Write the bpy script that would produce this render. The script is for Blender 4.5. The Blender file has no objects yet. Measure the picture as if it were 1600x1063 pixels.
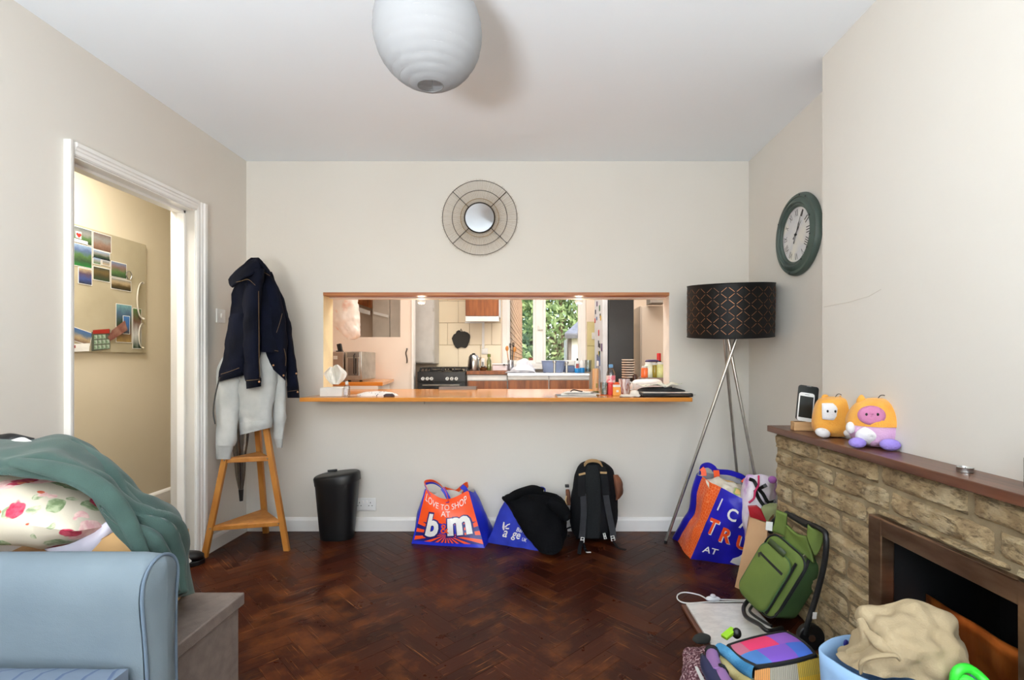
import bpy, bmesh, math, random
from mathutils import Vector, Matrix, noise

# ---------------------------------------------------------------- camera, world, lights, exposure
SC = bpy.context.scene
COL = SC.collection
F, CX, CY, CH = 785.0, 838.0, 566.0, 1.14
cam_d = bpy.data.cameras.new('camera')
cam = bpy.data.objects.new('camera', cam_d)
COL.objects.link(cam)
cam.location = (0, 0, CH)
cam.rotation_euler = (math.pi / 2, 0, 0)
cam_d.sensor_width = 36.0
cam_d.lens = F / 1600 * 36.0
cam_d.shift_x = -38.0 / 1600
cam_d.shift_y = 34.5 / 1600
cam_d.clip_start = 0.02
SC.camera = cam

SC.view_settings.view_transform = 'Standard'
SC.view_settings.look = 'None'
SC.view_settings.gamma = 1.0
SC.view_settings.use_curve_mapping = False
SC.view_settings.exposure = 0.0
SC.cycles.max_bounces = 10
SC.cycles.diffuse_bounces = 6
SC.cycles.transparent_max_bounces = 12
SC.cycles.sample_clamp_indirect = 6.0
SC.cycles.caustics_reflective = False
SC.cycles.caustics_refractive = False
SC.cycles.use_denoising = True

world = bpy.data.worlds.new('sky')
SC.world = world
world.use_nodes = True
wn = world.node_tree.nodes
wl = world.node_tree.links
bgn = wn['Background']
sky = wn.new('ShaderNodeTexSky')
sky.sky_type = 'NISHITA'
sky.sun_disc = False
sky.sun_elevation = math.radians(38)
sky.sun_rotation = math.radians(150)
sky.air_density = 1.0
sky.dust_density = 2.5
wl.new(sky.outputs[0], bgn.inputs['Color'])
bgn.inputs['Strength'].default_value = 0.8


def light(name, kind, loc, energy, color, size=1.0, size_y=None, target=None, spread=None):
    d = bpy.data.lights.new(name, kind)
    d.energy = energy
    d.color = color
    if kind == 'AREA':
        d.shape = 'RECTANGLE'
        d.size = size
        d.size_y = size_y or size
        if spread:
            d.spread = spread
    elif kind in ('POINT', 'SPOT'):
        d.shadow_soft_size = size
    elif kind == 'SUN':
        d.angle = size
    o = bpy.data.objects.new(name, d)
    COL.objects.link(o)
    o.location = loc
    if target is not None:
        v = Vector(target) - Vector(loc)
        o.rotation_euler = v.to_track_quat('-Z', 'Y').to_euler()
    return o


# daylight through the wide bay window behind the camera, through the kitchen window, and added lamps that brighten the rooms
light('window_daylight', 'AREA', (-0.25, -2.86, 1.58), 47, (0.87, 0.935, 1.0), 3.0, 1.42, (-0.25, 3, 2.4))
light('ceiling_fill_light', 'AREA', (-0.62, -0.75, 0.97), 166, (0.89, 0.935, 0.985), 0.44, 0.44, (-0.62, -0.75, 3))  # added lamp behind the camera, aimed up to brighten the ceiling
light('kitchen_fill_light', 'AREA', (0.1, 4.35, 2.46), 50, (1.0, 0.945, 0.88), 2.4, 0.8, (0.1, 4.35, 0))  # added fill without a fixture, lights the kitchen from above
light('hall_fill_light', 'AREA', (-2.5, 2.6, 2.46), 42, (1.0, 0.955, 0.89), 0.5, 0.5, (-2.5, 2.6, 0))  # added fill to brighten the hall, no lamp known there
light('sun', 'SUN', (6, 2, 12), 3.6, (1.0, 0.95, 0.86), math.radians(1.0), target=(1.0, 9.0, 0))

# ---------------------------------------------------------------- helpers
RND = random.Random(11)


def P(px, py, Y):
    """point at distance Y seen at photo pixel px, py"""
    return Vector(((px - CX) * Y / F, Y, CH - (py - CY) * Y / F))


def G(px, py, z=0.0):
    """point at height z seen at photo pixel px, py (below the horizon)"""
    return P(px, py, F * (CH - z) / (py - CY))


def lin(c):
    return tuple(((x / 255) / 12.92 if x / 255 <= 0.04045 else ((x / 255 + 0.055) / 1.055) ** 2.4) for x in c)


def rgba(c):
    return (*lin(c), 1.0)


MATS = {}


def mat(name, rgb, rough=0.55, metal=0.0, rgb2=None, vscale=6.0, bump=0.0, bscale=60.0, stretch=(1, 1, 1), coat=0.0,
        trans=0.0, alpha=1.0, sheen=0.0, emit=0.0, spec=0.5, detail=4.0, sss=0.0, lo=0.35, hi=0.65, coords='Object'):
    if name in MATS:
        return MATS[name]
    m = bpy.data.materials.new(name)
    m.use_nodes = True
    nt = m.node_tree
    b = nt.nodes['Principled BSDF']
    b.inputs['Base Color'].default_value = rgba(rgb)
    b.inputs['Roughness'].default_value = rough
    b.inputs['Metallic'].default_value = metal
    b.inputs['Coat Weight'].default_value = coat
    b.inputs['Transmission Weight'].default_value = trans
    b.inputs['Alpha'].default_value = alpha
    b.inputs['Sheen Weight'].default_value = sheen
    b.inputs['Specular IOR Level'].default_value = spec
    if sss:
        b.inputs['Subsurface Weight'].default_value = sss
        b.inputs['Subsurface Radius'].default_value = (0.02, 0.02, 0.02)
    if emit:
        b.inputs['Emission Color'].default_value = rgba(rgb)
        b.inputs['Emission Strength'].default_value = emit
    tc = nt.nodes.new('ShaderNodeTexCoord')
    mp = nt.nodes.new('ShaderNodeMapping')
    mp.inputs['Scale'].default_value = stretch
    nt.links.new(tc.outputs[coords], mp.inputs['Vector'])
    if rgb2 is None:
        rgb2 = tuple(x * 0.93 for x in rgb)
    n = nt.nodes.new('ShaderNodeTexNoise')
    n.inputs['Scale'].default_value = vscale
    n.inputs['Detail'].default_value = detail
    nt.links.new(mp.outputs[0], n.inputs['Vector'])
    r = nt.nodes.new('ShaderNodeValToRGB')
    r.color_ramp.elements[0].position = lo
    r.color_ramp.elements[0].color = rgba(rgb)
    r.color_ramp.elements[1].position = hi
    r.color_ramp.elements[1].color = rgba(rgb2)
    nt.links.new(n.outputs['Fac'], r.inputs['Fac'])
    nt.links.new(r.outputs['Color'], b.inputs['Base Color'])
    if bump:
        n2 = nt.nodes.new('ShaderNodeTexNoise')
        n2.inputs['Scale'].default_value = bscale
        n2.inputs['Detail'].default_value = 5
        nt.links.new(mp.outputs[0], n2.inputs['Vector'])
        bp = nt.nodes.new('ShaderNodeBump')
        bp.inputs['Strength'].default_value = bump
        bp.inputs['Distance'].default_value = 0.01
        nt.links.new(n2.outputs['Fac'], bp.inputs['Height'])
        nt.links.new(bp.outputs[0], b.inputs['Normal'])
    MATS[name] = m
    return m


class NT:
    """small helper for node materials"""

    def __init__(self, name, rough=0.6):
        self.m = bpy.data.materials.new(name)
        self.m.use_nodes = True
        self.t = self.m.node_tree
        self.b = self.t.nodes['Principled BSDF']
        self.b.inputs['Roughness'].default_value = rough
        MATS[name] = self.m

    def n(self, kind, **kw):
        x = self.t.nodes.new('ShaderNode' + kind)
        for k, v in kw.items():
            setattr(x, k, v)
        return x

    def l(self, a, b):
        self.t.links.new(a, b)

    def math(self, op, a, b=None, c=None):
        x = self.n('Math', operation=op)
        for i, v in enumerate((a, b, c)):
            if v is None:
                continue
            if isinstance(v, (int, float)):
                x.inputs[i].default_value = v
            else:
                self.l(v, x.inputs[i])
        return x.outputs[0]

    def mix(self, f, a, b):
        x = self.n('Mix', data_type='RGBA')
        for s, v in ((0, f), (6, a), (7, b)):
            if isinstance(v, (int, float)):
                x.inputs[s].default_value = v
            elif isinstance(v, tuple):
                x.inputs[s].default_value = rgba(v)
            else:
                self.l(v, x.inputs[s])
        return x.outputs[2]

    def uv(self):
        s = self.n('SeparateXYZ')
        tc = self.n('TexCoord')
        self.l(tc.outputs['UV'], s.inputs[0])
        return s.outputs[0], s.outputs[1], tc.outputs['UV']

    def noise(self, vec, scale, detail=4.0, rough=0.5):
        x = self.n('TexNoise')
        x.inputs['Scale'].default_value = scale
        x.inputs['Detail'].default_value = detail
        x.inputs['Roughness'].default_value = rough
        if vec is not None:
            self.l(vec, x.inputs['Vector'])
        return x.outputs['Fac']

    def ramp(self, f, stops, const=False):
        r = self.n('ValToRGB')
        e = r.color_ramp.elements
        while len(e) < len(stops):
            e.new(0.5)
        for i, (p, c) in enumerate(stops):
            e[i].position = p
            e[i].color = rgba(c)
        if const:
            r.color_ramp.interpolation = 'CONSTANT'
        self.l(f, r.inputs['Fac'])
        return r.outputs['Color']

    def scalevec(self, vec, s, add=None):
        x = self.n('Mapping')
        x.inputs['Scale'].default_value = s
        if add is not None:
            x.inputs['Location'].default_value = add
        self.l(vec, x.inputs['Vector'])
        return x.outputs[0]

    def color(self, c):
        self.l(c, self.b.inputs['Base Color'])

    def bump(self, h, strength=0.3, dist=0.01):
        x = self.n('Bump')
        x.inputs['Strength'].default_value = strength
        x.inputs['Distance'].default_value = dist
        self.l(h, x.inputs['Height'])
        self.l(x.outputs[0], self.b.inputs['Normal'])


def crom(pts, n, closed=False):
    """Catmull-Rom through pts, n points out"""
    m = len(pts)
    out = []
    segs = m if closed else m - 1
    for i in range(n):
        t = i / (n if closed else n - 1) * segs
        k = min(int(t), segs - 1)
        f = t - k
        if closed:
            a, b, c, d = pts[(k - 1) % m], pts[k % m], pts[(k + 1) % m], pts[(k + 2) % m]
        else:
            b, c = pts[k], pts[k + 1]
            a = pts[k - 1] if k > 0 else b + (b - c)
            d = pts[k + 2] if k + 2 < m else c + (c - b)
        out.append(0.5 * ((2 * b) + (c - a) * f + (2 * a - 5 * b + 4 * c - d) * f * f + (3 * b - a - 3 * c + d) * f ** 3))
    return out


def V(*a):
    return Vector(a)


class MB:
    def __init__(self):
        self.v, self.f, self.u, self.mi = [], [], [], []

    def add(self, vs, fs, uvs=None, mi=0):
        o = len(self.v)
        self.v += [Vector(x) for x in vs]
        for i, f in enumerate(fs):
            self.f.append([o + k for k in f])
            self.u.append([uvs[k] for k in f] if uvs else None)
            self.mi.append(mi)
        return self

    def box(self, c, s, rot=None, mi=0):
        c = Vector(c)
        h = Vector(s) / 2
        vs = [Vector((x * h.x, y * h.y, z * h.z)) for x in (-1, 1) for y in (-1, 1) for z in (-1, 1)]
        if rot is not None:
            vs = [rot @ p for p in vs]
        fs = [(0, 1, 3, 2), (4, 6, 7, 5), (0, 4, 5, 1), (2, 3, 7, 6), (0, 2, 6, 4), (1, 5, 7, 3)]
        return self.add([p + c for p in vs], fs, mi=mi)

    def span(self, a, b, mi=0):
        a, b = Vector(a), Vector(b)
        return self.box((a + b) / 2, [abs(x) for x in (b - a)], mi=mi)

    def prism(self, poly, d, mi=0):
        """poly: list of 3d points of a planar outline, extruded by vector d"""
        n = len(poly)
        p = [Vector(q) for q in poly]
        d = Vector(d)
        fs = [list(range(n))[::-1], [n + i for i in range(n)]]
        fs += [(i, (i + 1) % n, n + (i + 1) % n, n + i) for i in range(n)]
        return self.add(p + [q + d for q in p], fs, mi=mi)

    def frame(self, a, b):
        z = (b - a).normalized()
        x = z.orthogonal().normalized()
        return x, z.cross(x), z

    def cyl(self, a, b, r0, r1=None, n=12, cap=True, mi=0):
        a, b = Vector(a), Vector(b)
        r1 = r0 if r1 is None else r1
        x, y, z = self.frame(a, b)
        vs = []
        for p, r in ((a, r0), (b, r1)):
            vs += [p + (x * math.cos(t) + y * math.sin(t)) * r for t in (2 * math.pi * i / n for i in range(n))]
        fs = [(i, (i + 1) % n, n + (i + 1) % n, n + i) for i in range(n)]
        if cap:
            fs += [list(range(n))[::-1], [n + i for i in range(n)]]
        return self.add(vs, fs, mi=mi)

    def tube(self, pts, r, n=8, closed=False, smooth=0, mi=0, flat=1.0):
        pts = [Vector(p) for p in pts]
        if smooth:
            pts = crom(pts, smooth, closed)
        m = len(pts)
        rr = r if isinstance(r, (list, tuple)) else [r] * m
        if len(rr) != m:
            rr = [rr[min(int(i / (m - 1) * (len(rr) - 1)), len(rr) - 2)] * (1 - ((i / (m - 1) * (len(rr) - 1)) - min(int(i / (m - 1) * (len(rr) - 1)), len(rr) - 2)))
                  + rr[min(int(i / (m - 1) * (len(rr) - 1)), len(rr) - 2) + 1] * ((i / (m - 1) * (len(rr) - 1)) - min(int(i / (m - 1) * (len(rr) - 1)), len(rr) - 2)) for i in range(m)]
        ref = None
        vs = []
        for i, p in enumerate(pts):
            if closed:
                t = pts[(i + 1) % m] - pts[i - 1]
            else:
                t = pts[min(i + 1, m - 1)] - pts[max(i - 1, 0)]
            t = t.normalized()
            if ref is None:
                ref = t.orthogonal().normalized()
            x = (ref - t * ref.dot(t))
            x = x.normalized() if x.length > 1e-6 else t.orthogonal().normalized()
            ref = x
            y = t.cross(x)
            vs += [p + (x * math.cos(a) + y * math.sin(a) * flat) * rr[i] for a in (2 * math.pi * k / n for k in range(n))]
        fs = []
        for i in range(m if closed else m - 1):
            j = (i + 1) % m
            fs += [(i * n + k, i * n + (k + 1) % n, j * n + (k + 1) % n, j * n + k) for k in range(n)]
        if not closed:
            fs += [list(range(n))[::-1], [(m - 1) * n + k for k in range(n)]]
        return self.add(vs, fs, mi=mi)

    def ribbon(self, pts, width_dir, w, t=0.003, smooth=0, mi=0):
        """flat strap along pts, width along width_dir (vector or list), thickness t"""
        pts = [Vector(p) for p in pts]
        if smooth:
            pts = crom(pts, smooth)
        m = len(pts)
        vs = []
        for i, p in enumerate(pts):
            tg = (pts[min(i + 1, m - 1)] - pts[max(i - 1, 0)]).normalized()
            wd = Vector(width_dir)
            wd = (wd - tg * wd.dot(tg)).normalized()
            nn = tg.cross(wd)
            vs += [p + wd * w / 2 + nn * t / 2, p - wd * w / 2 + nn * t / 2, p - wd * w / 2 - nn * t / 2, p + wd * w / 2 - nn * t / 2]
        fs = []
        for i in range(m - 1):
            fs += [(i * 4 + k, i * 4 + (k + 1) % 4, i * 4 + 4 + (k + 1) % 4, i * 4 + 4 + k) for k in range(4)]
        fs += [(3, 2, 1, 0), ((m - 1) * 4, (m - 1) * 4 + 1, (m - 1) * 4 + 2, (m - 1) * 4 + 3)]
        return self.add(vs, fs, mi=mi)

    def lathe(self, prof, o=(0, 0, 0), n=24, rot=None, mi=0, sx=1.0, sy=1.0, cap=True):
        o = Vector(o)
        vs = []
        for r, z in prof:
            for i in range(n):
                a = 2 * math.pi * i / n
                p = Vector((r * math.cos(a) * sx, r * math.sin(a) * sy, z))
                vs.append((rot @ p if rot is not None else p) + o)
        fs = []
        for j in range(len(prof) - 1):
            fs += [(j * n + i, j * n + (i + 1) % n, (j + 1) * n + (i + 1) % n, (j + 1) * n + i) for i in range(n)]
        if cap:
            if prof[0][0] > 1e-5:
                fs.append(list(range(n))[::-1])
            if prof[-1][0] > 1e-5:
                fs.append([(len(prof) - 1) * n + i for i in range(n)])
        return self.add(vs, fs, mi=mi)

    def ellipsoid(self, c, r, rot=None, n=16, m=10, e=1.0, mi=0):
        c = Vector(c)
        vs, fs = [], []

        def sp(x):
            return math.copysign(abs(x) ** e, x)
        for j in range(m + 1):
            th = math.pi * j / m
            for i in range(n):
                ph = 2 * math.pi * i / n
                p = Vector((r[0] * sp(math.sin(th)) * sp(math.cos(ph)), r[1] * sp(math.sin(th)) * sp(math.sin(ph)), r[2] * sp(math.cos(th))))
                vs.append((rot @ p if rot is not None else p) + c)
        for j in range(m):
            fs += [(j * n + i, (j + 1) * n + i, (j + 1) * n + (i + 1) % n, j * n + (i + 1) % n) for i in range(n)]
        return self.add(vs, fs, mi=mi)

    def grid(self, rows, closed=False, uv=True, mi=0, caps=False):
        m, n = len(rows), len(rows[0])
        vs = [p for r in rows for p in r]
        uvs = [(i / (n - 1 if not closed else n), 1 - j / (m - 1)) for j in range(m) for i in range(n)]
        fs = []
        for j in range(m - 1):
            for i in range(n if closed else n - 1):
                k = (i + 1) % n
                fs.append((j * n + i, (j + 1) * n + i, (j + 1) * n + k, j * n + k))
        if caps:
            fs.append(list(range(n)))
            fs.append([(m - 1) * n + i for i in range(n)][::-1])
        return self.add(vs, fs, uvs if uv else None, mi=mi)

    def loft(self, rows, nu=12, nv=12, closed=False, caps=False, mi=0, amp=0.0, sc=8.0, seed=0.0):
        rows = [crom([Vector(p) for p in r], nu, closed) for r in rows]
        cols = [crom([r[i] for r in rows], nv) for i in range(nu)]
        g = [[cols[i][j] for i in range(nu)] for j in range(nv)]
        if amp:
            sv = Vector((seed, seed * 1.7, -seed))
            g2 = [[None] * nu for _ in range(nv)]
            for j in range(nv):
                for i in range(nu):
                    a = g[min(j + 1, nv - 1)][i] - g[max(j - 1, 0)][i]
                    b = (g[j][(i + 1) % nu] - g[j][i - 1]) if closed else (g[j][min(i + 1, nu - 1)] - g[j][max(i - 1, 0)])
                    nn = a.cross(b)
                    nn = nn.normalized() if nn.length > 1e-9 else Vector((0, 0, 0))
                    p = g[j][i]
                    g2[j][i] = p + nn * amp * (noise.noise(p * sc + sv) + 0.5 * noise.noise(p * sc * 2.3 + sv))
            g = g2
        self.last = g
        return self.grid(g, closed=closed, mi=mi, caps=caps)

    def rings(self, rings, n=20, nv=None, e=1.0, amp=0.0, sc=8.0, seed=0.0, mi=0):
        """rings: (centre, rx, ry[, yaw]) horizontal superellipses from bottom to top, lofted and capped"""
        rows = []
        for rg in rings:
            c, rx, ry = Vector(rg[0]), rg[1], rg[2]
            yaw = rg[3] if len(rg) > 3 else 0.0
            row = []
            for i in range(n):
                a = 2 * math.pi * i / n
                x = math.copysign(abs(math.cos(a)) ** e, math.cos(a)) * rx
                y = math.copysign(abs(math.sin(a)) ** e, math.sin(a)) * ry
                row.append(c + Vector((x * math.cos(yaw) - y * math.sin(yaw), x * math.sin(yaw) + y * math.cos(yaw), 0)))
            rows.append(row)
        if nv:
            cols = [crom([r[i] for r in rows], nv) for i in range(n)]
            rows = [[cols[i][j] for i in range(n)] for j in range(nv)]
        if amp:
            sv = Vector((seed, seed * 1.7, -seed))
            for j, r in enumerate(rows):
                c = sum(r, Vector()) / n
                for i in range(n):
                    d = r[i] - c
                    if d.length > 1e-6:
                        r[i] = r[i] + d.normalized() * amp * (noise.noise(r[i] * sc + sv) + 0.5 * noise.noise(r[i] * sc * 2.1 + sv))
        return self.grid(rows[::-1], closed=True, caps=True, mi=mi)

    def build(self, name, material, parent=None, smooth=True, angle=40, bevel=0.0, thick=0.0, sub=0, segs=2, mats=None):
        vs = self.v
        lo = Vector((min(p.x for p in vs), min(p.y for p in vs), min(p.z for p in vs)))
        hi = Vector((max(p.x for p in vs), max(p.y for p in vs), max(p.z for p in vs)))
        c = (lo + hi) / 2
        me = bpy.data.meshes.new(name)
        me.from_pydata([p - c for p in vs], [], self.f)
        if any(u is not None for u in self.u):
            ul = me.uv_layers.new(name='UVMap')
            k = 0
            for u, f in zip(self.u, self.f):
                for q in range(len(f)):
                    ul.data[k].uv = u[q] if u else (0, 0)
                    k += 1
        for mm in ([material] + list(mats or [])):
            me.materials.append(mm)
        if mats:
            me.polygons.foreach_set('material_index', self.mi)
        bm = bmesh.new()
        bm.from_mesh(me)
        bmesh.ops.remove_doubles(bm, verts=bm.verts, dist=1e-6)
        bmesh.ops.recalc_face_normals(bm, faces=bm.faces)
        bm.to_mesh(me)
        bm.free()
        if smooth:
            me.shade_smooth()
            me.set_sharp_from_angle(angle=math.radians(angle))
        o = bpy.data.objects.new(name, me)
        COL.objects.link(o)
        if parent is not None:
            o.parent = parent
            o.location = c - wloc(parent)
        else:
            o.location = c
        if thick:
            s = o.modifiers.new('solidify', 'SOLIDIFY')
            s.thickness = thick
            s.offset = 0
        if bevel:
            s = o.modifiers.new('bevel', 'BEVEL')
            s.width = bevel
            s.segments = segs
            s.limit_method = 'ANGLE'
            s.angle_limit = math.radians(40)
        if sub:
            s = o.modifiers.new('subsurf', 'SUBSURF')
            s.levels = s.render_levels = sub
        return o


def wloc(o):
    l = o.location.copy()
    while o.parent is not None:
        o = o.parent
        l = l + o.location
    return l


def thing(name, label, cat, loc=(0, 0, 0), group=None):
    o = bpy.data.objects.new(name, None)
    o.empty_display_size = 0.05
    COL.objects.link(o)
    o.location = loc
    return tag(o, label, cat, group)


def tag(o, label, cat, group=None):
    o['label'] = label
    o['category'] = cat
    if group:
        o['group'] = group
    return o


def struct(o):
    o['kind'] = 'structure'
    return o


def stuff(o):
    o['kind'] = 'stuff'
    return o


def lab(o, s):
    o['label'] = s
    return o


def dup(root, loc, label=None):
    r = root.copy()
    COL.objects.link(r)
    r.location = loc
    if label:
        r['label'] = label
    for ch in list(root.children):
        c = ch.copy()
        COL.objects.link(c)
        c.parent = r
        for g in list(ch.children):
            d = g.copy()
            COL.objects.link(d)
            d.parent = c
    return r


def text_mesh(s, size=1.0, res=3, offset=0.0, shear=0.0, spacing=1.0):
    cu = bpy.data.curves.new('lettering', 'FONT')
    cu.body = s
    cu.size = size
    cu.resolution_u = res
    cu.offset = offset
    cu.shear = shear
    cu.space_character = spacing
    cu.fill_mode = 'FRONT'
    o = bpy.data.objects.new('lettering', cu)
    COL.objects.link(o)
    dg = bpy.context.evaluated_depsgraph_get()
    me = bpy.data.meshes.new_from_object(o.evaluated_get(dg))
    vs = [v.co.copy() for v in me.vertices]
    fs = [list(p.vertices) for p in me.polygons]
    bpy.data.objects.remove(o)
    bpy.data.curves.remove(cu)
    bpy.data.meshes.remove(me)
    return vs, fs


def letters(name, s, mapf, material, parent, size=1.0, center=True, width=None, height=None, split=0, **kw):
    """lettering as thin real geometry; mapf(x, y) -> 3d point"""
    vs, fs = text_mesh(s, 1.0, **kw)
    x0, x1 = min(v.x for v in vs), max(v.x for v in vs)
    y0, y1 = min(v.y for v in vs), max(v.y for v in vs)
    sx = (width / (x1 - x0)) if width else size
    sy = (height / (y1 - y0)) if height else (sx if width else size)
    if split:
        bm = bmesh.new()
        bv = [bm.verts.new(v) for v in vs]
        for f in fs:
            try:
                bm.faces.new([bv[i] for i in f])
            except ValueError:
                pass
        for k in range(1, split):
            for ax in (0, 1):
                co = Vector((x0 + (x1 - x0) * k / split, y0 + (y1 - y0) * k / split, 0))
                nn = Vector((1, 0, 0)) if ax == 0 else Vector((0, 1, 0))
                bmesh.ops.bisect_plane(bm, geom=bm.verts[:] + bm.edges[:] + bm.faces[:], plane_co=co, plane_no=nn)
        bm.verts.index_update()
        vs = [v.co.copy() for v in bm.verts]
        fs = [[v.index for v in f.verts] for f in bm.faces]
        bm.free()
    cx, cy = ((x0 + x1) / 2, (y0 + y1) / 2) if center else (x0, y0)
    b = MB()
    b.add([mapf((v.x - cx) * sx, (v.y - cy) * sy) for v in vs], fs)
    return b.build(name, material, parent, smooth=False)


def ry(a):
    return Matrix.Rotation(a, 3, 'Y')


def rx(a):
    return Matrix.Rotation(a, 3, 'X')


def rz(a):
    return Matrix.Rotation(a, 3, 'Z')


D = math.radians
# ---------------------------------------------------------------- the room
XL, XR, XC, YB, YF, ZC = -1.963, 1.438, 1.277, 3.4, -3.0, 2.5
YCH = 2.243
WALL = mat('wall_paint', (219, 215, 207), 0.75, rgb2=(216, 211, 202), vscale=1.3, bump=0.05, bscale=35)
CEIL = mat('ceiling_paint', (240, 246, 251), 0.85, rgb2=(238, 244, 249), vscale=1.0, bump=0.05, bscale=25)
WHITE = mat('white_gloss_paint', (238, 237, 234), 0.32, rgb2=(233, 231, 226), vscale=4)
HALLP = mat('hall_paint', (214, 203, 180), 0.8, rgb2=(208, 197, 172), vscale=1.5, bump=0.04)
KITP = mat('kitchen_peach_paint', (236, 221, 204), 0.7, rgb2=(232, 215, 197), vscale=1.2, bump=0.03)
LIGHTWOOD = mat('light_oak', (206, 150, 88), 0.24, rgb2=(186, 128, 68), vscale=3.0, stretch=(1, 10, 10), bump=0.02, coat=0.3)
BAMBOO = mat('bamboo', (196, 134, 62), 0.42, rgb2=(176, 112, 46), vscale=6, stretch=(3, 3, 1), bump=0.03)
SOFFIT = mat('stained_pine', (150, 84, 44), 0.4, rgb2=(186, 122, 70), vscale=5, stretch=(0.6, 8, 8), bump=0.03)
BLACKPL = mat('black_plastic', (17, 18, 20), 0.42, rgb2=(13, 14, 16))
CHROME = mat('brushed_steel', (200, 198, 192), 0.28, 1.0, rgb2=(180, 178, 172), vscale=20)
WHITEPL = mat('white_plastic', (236, 236, 234), 0.35)
PAPER = mat('white_paper', (232, 231, 226), 0.7)


def glass_mat(name, tint=(255, 255, 255), refl=0.06, rough=0.02, fk=0.7):
    q = NT(name)
    t = q.n('BsdfTransparent')
    t.inputs[0].default_value = rgba(tint)
    g = q.n('BsdfGlossy')
    g.inputs['Roughness'].default_value = rough
    lw = q.n('LayerWeight')
    lw.inputs['Blend'].default_value = 0.25
    f = q.math('MULTIPLY_ADD', lw.outputs['Fresnel'], fk, refl)
    mx = q.n('MixShader')
    q.l(f, mx.inputs[0])
    q.l(t.outputs[0], mx.inputs[1])
    q.l(g.outputs[0], mx.inputs[2])
    q.l(mx.outputs[0], q.t.nodes['Material Output'].inputs['Surface'])
    return q.m


GLASS = glass_mat('window_glass', refl=0.002, fk=0.05)
CLEAR = glass_mat('clear_plastic', (240, 246, 250), 0.10, 0.06)

# walls
b = MB()
b.span((XL - 0.14, YB, 0), (-1.442, YB + 0.16, ZC)).span((0.90, YB, 0), (XR + 0.2, YB + 0.16, ZC))
b.span((-1.442, YB, 1.612), (0.90, YB + 0.16, ZC)).span((-1.442, YB, 0), (0.90, YB + 0.16, 0.894))
struct(b.build('wall_back', WALL, smooth=False))
b = MB()
DY0, DY1, DZ, DX = 2.125, 2.885, 2.012, -2.10
b.span((DX, YF, 0), (XL, DY0, ZC)).span((DX, DY1, 0), (XL, YB, ZC)).span((DX, DY0, DZ), (XL, DY1, ZC))
struct(b.build('wall_left', WALL, smooth=False))
b = MB()
b.span((XR, YCH, 0), (XR + 0.2, YB, ZC))
struct(b.build('wall_right', WALL, smooth=False))
b = MB()
FY0, FY1, FZ = 1.18, 1.70, 0.575
b.span((XC, YF, 0), (XC + 0.36, FY0, ZC)).span((XC, FY1, 0), (XC + 0.36, YCH, ZC)).span((XC, FY0, FZ), (XC + 0.36, FY1, ZC))
b.span((XC + 0.30, FY0, 0), (XC + 0.36, FY1, FZ))
struct(b.build('wall_chimney', WALL, smooth=False))
# hairline crack in the plaster of the chimney wall
b = MB()
b.tube([P(1287, 480, 785 * XC / 449) + V(-0.0005, 0, 0), V(XC - 0.0005, 2.05, 1.385), V(XC - 0.0005, 1.93, 1.392), V(XC - 0.0005, 1.86, 1.41)], 0.0009, 4)
o = b.build('trim_2', mat('plaster_crack', (200, 192, 178), 0.9))
struct(o)
b = MB()
b.span((XL - 0.14, YF - 0.15, 0), (-1.85, YF, ZC)).span((1.27, YF - 0.15, 0), (XC + 0.3, YF, ZC))
b.span((-1.85, YF - 0.15, 0), (1.27, YF, 0.8)).span((-1.85, YF - 0.15, 2.42), (1.27, YF, ZC))
struct(b.build('wall_front', WALL, smooth=False))
w2 = struct(MB().span((-1.85, YF - 0.12, 0.8), (1.27, YF - 0.06, 0.86)).span((-1.85, YF - 0.12, 2.36), (1.27, YF - 0.06, 2.42))
            .span((-1.85, YF - 0.12, 0.86), (-1.79, YF - 0.06, 2.36)).span((1.21, YF - 0.12, 0.86), (1.27, YF - 0.06, 2.36))
            .build('window_2', WHITE, smooth=False))
for x0 in (-1.79, -0.27):
    MB().span((x0, YF - 0.095, 0.86), (x0 + 1.48, YF - 0.089, 2.36)).build('pane', GLASS, w2, smooth=False)
MB().span((-0.31, YF - 0.12, 0.86), (-0.27, YF - 0.06, 2.36)).build('mullion', WHITE, w2, smooth=False)
struct(MB().span((XL - 0.14, YF - 0.15, ZC), (XR + 0.2, YB + 0.16, ZC + 0.1)).build('ceiling', CEIL, smooth=False))

# skirting boards
def skirt(name, a, bb, nrm):
    q = MB()
    a, bb, nrm = Vector(a), Vector(bb), Vector(nrm)
    prof = [(0.0, 0.0), (0.018, 0.0), (0.018, 0.072), (0.013, 0.082), (0.006, 0.089), (0.0, 0.092)]
    q.prism([a + nrm * x + V(0, 0, z) for x, z in prof], bb - a)
    return struct(q.build(name, WHITE, smooth=False))


skirt('baseboard_back', (XL, YB, 0), (XR, YB, 0), (0, -1, 0))
skirt('baseboard_left', (XL, 2.965, 0), (XL, YB, 0), (1, 0, 0))
skirt('baseboard_left_front', (XL, YF, 0), (XL, 2.07, 0), (1, 0, 0))
skirt('baseboard_right', (XR, 2.48, 0), (XR, YB, 0), (-1, 0, 0))

# door opening in the left wall: lining, stops and moulded architrave
dr = struct(MB().span((DX, DY1, 0), (XL + 0.003, DY1 + 0.012, DZ)).build('door_1', WHITE, smooth=False))
MB().span((DX, DY0 - 0.012, 0), (XL + 0.003, DY0, DZ)).build('lining', WHITE, dr, smooth=False)
MB().span((DX, DY0, DZ - 0.004), (XL + 0.003, DY1, DZ + 0.01)).build('head_lining', WHITE, dr, smooth=False)
MB().span((DX + 0.045, DY1 - 0.012, 0), (DX + 0.085, DY1, DZ - 0.004)).build('door_stop', WHITE, dr, smooth=False)
MB().span((DX + 0.045, DY0, DZ - 0.018), (DX + 0.085, DY1, DZ - 0.004)).build('door_stop', WHITE, dr, smooth=False)


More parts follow.
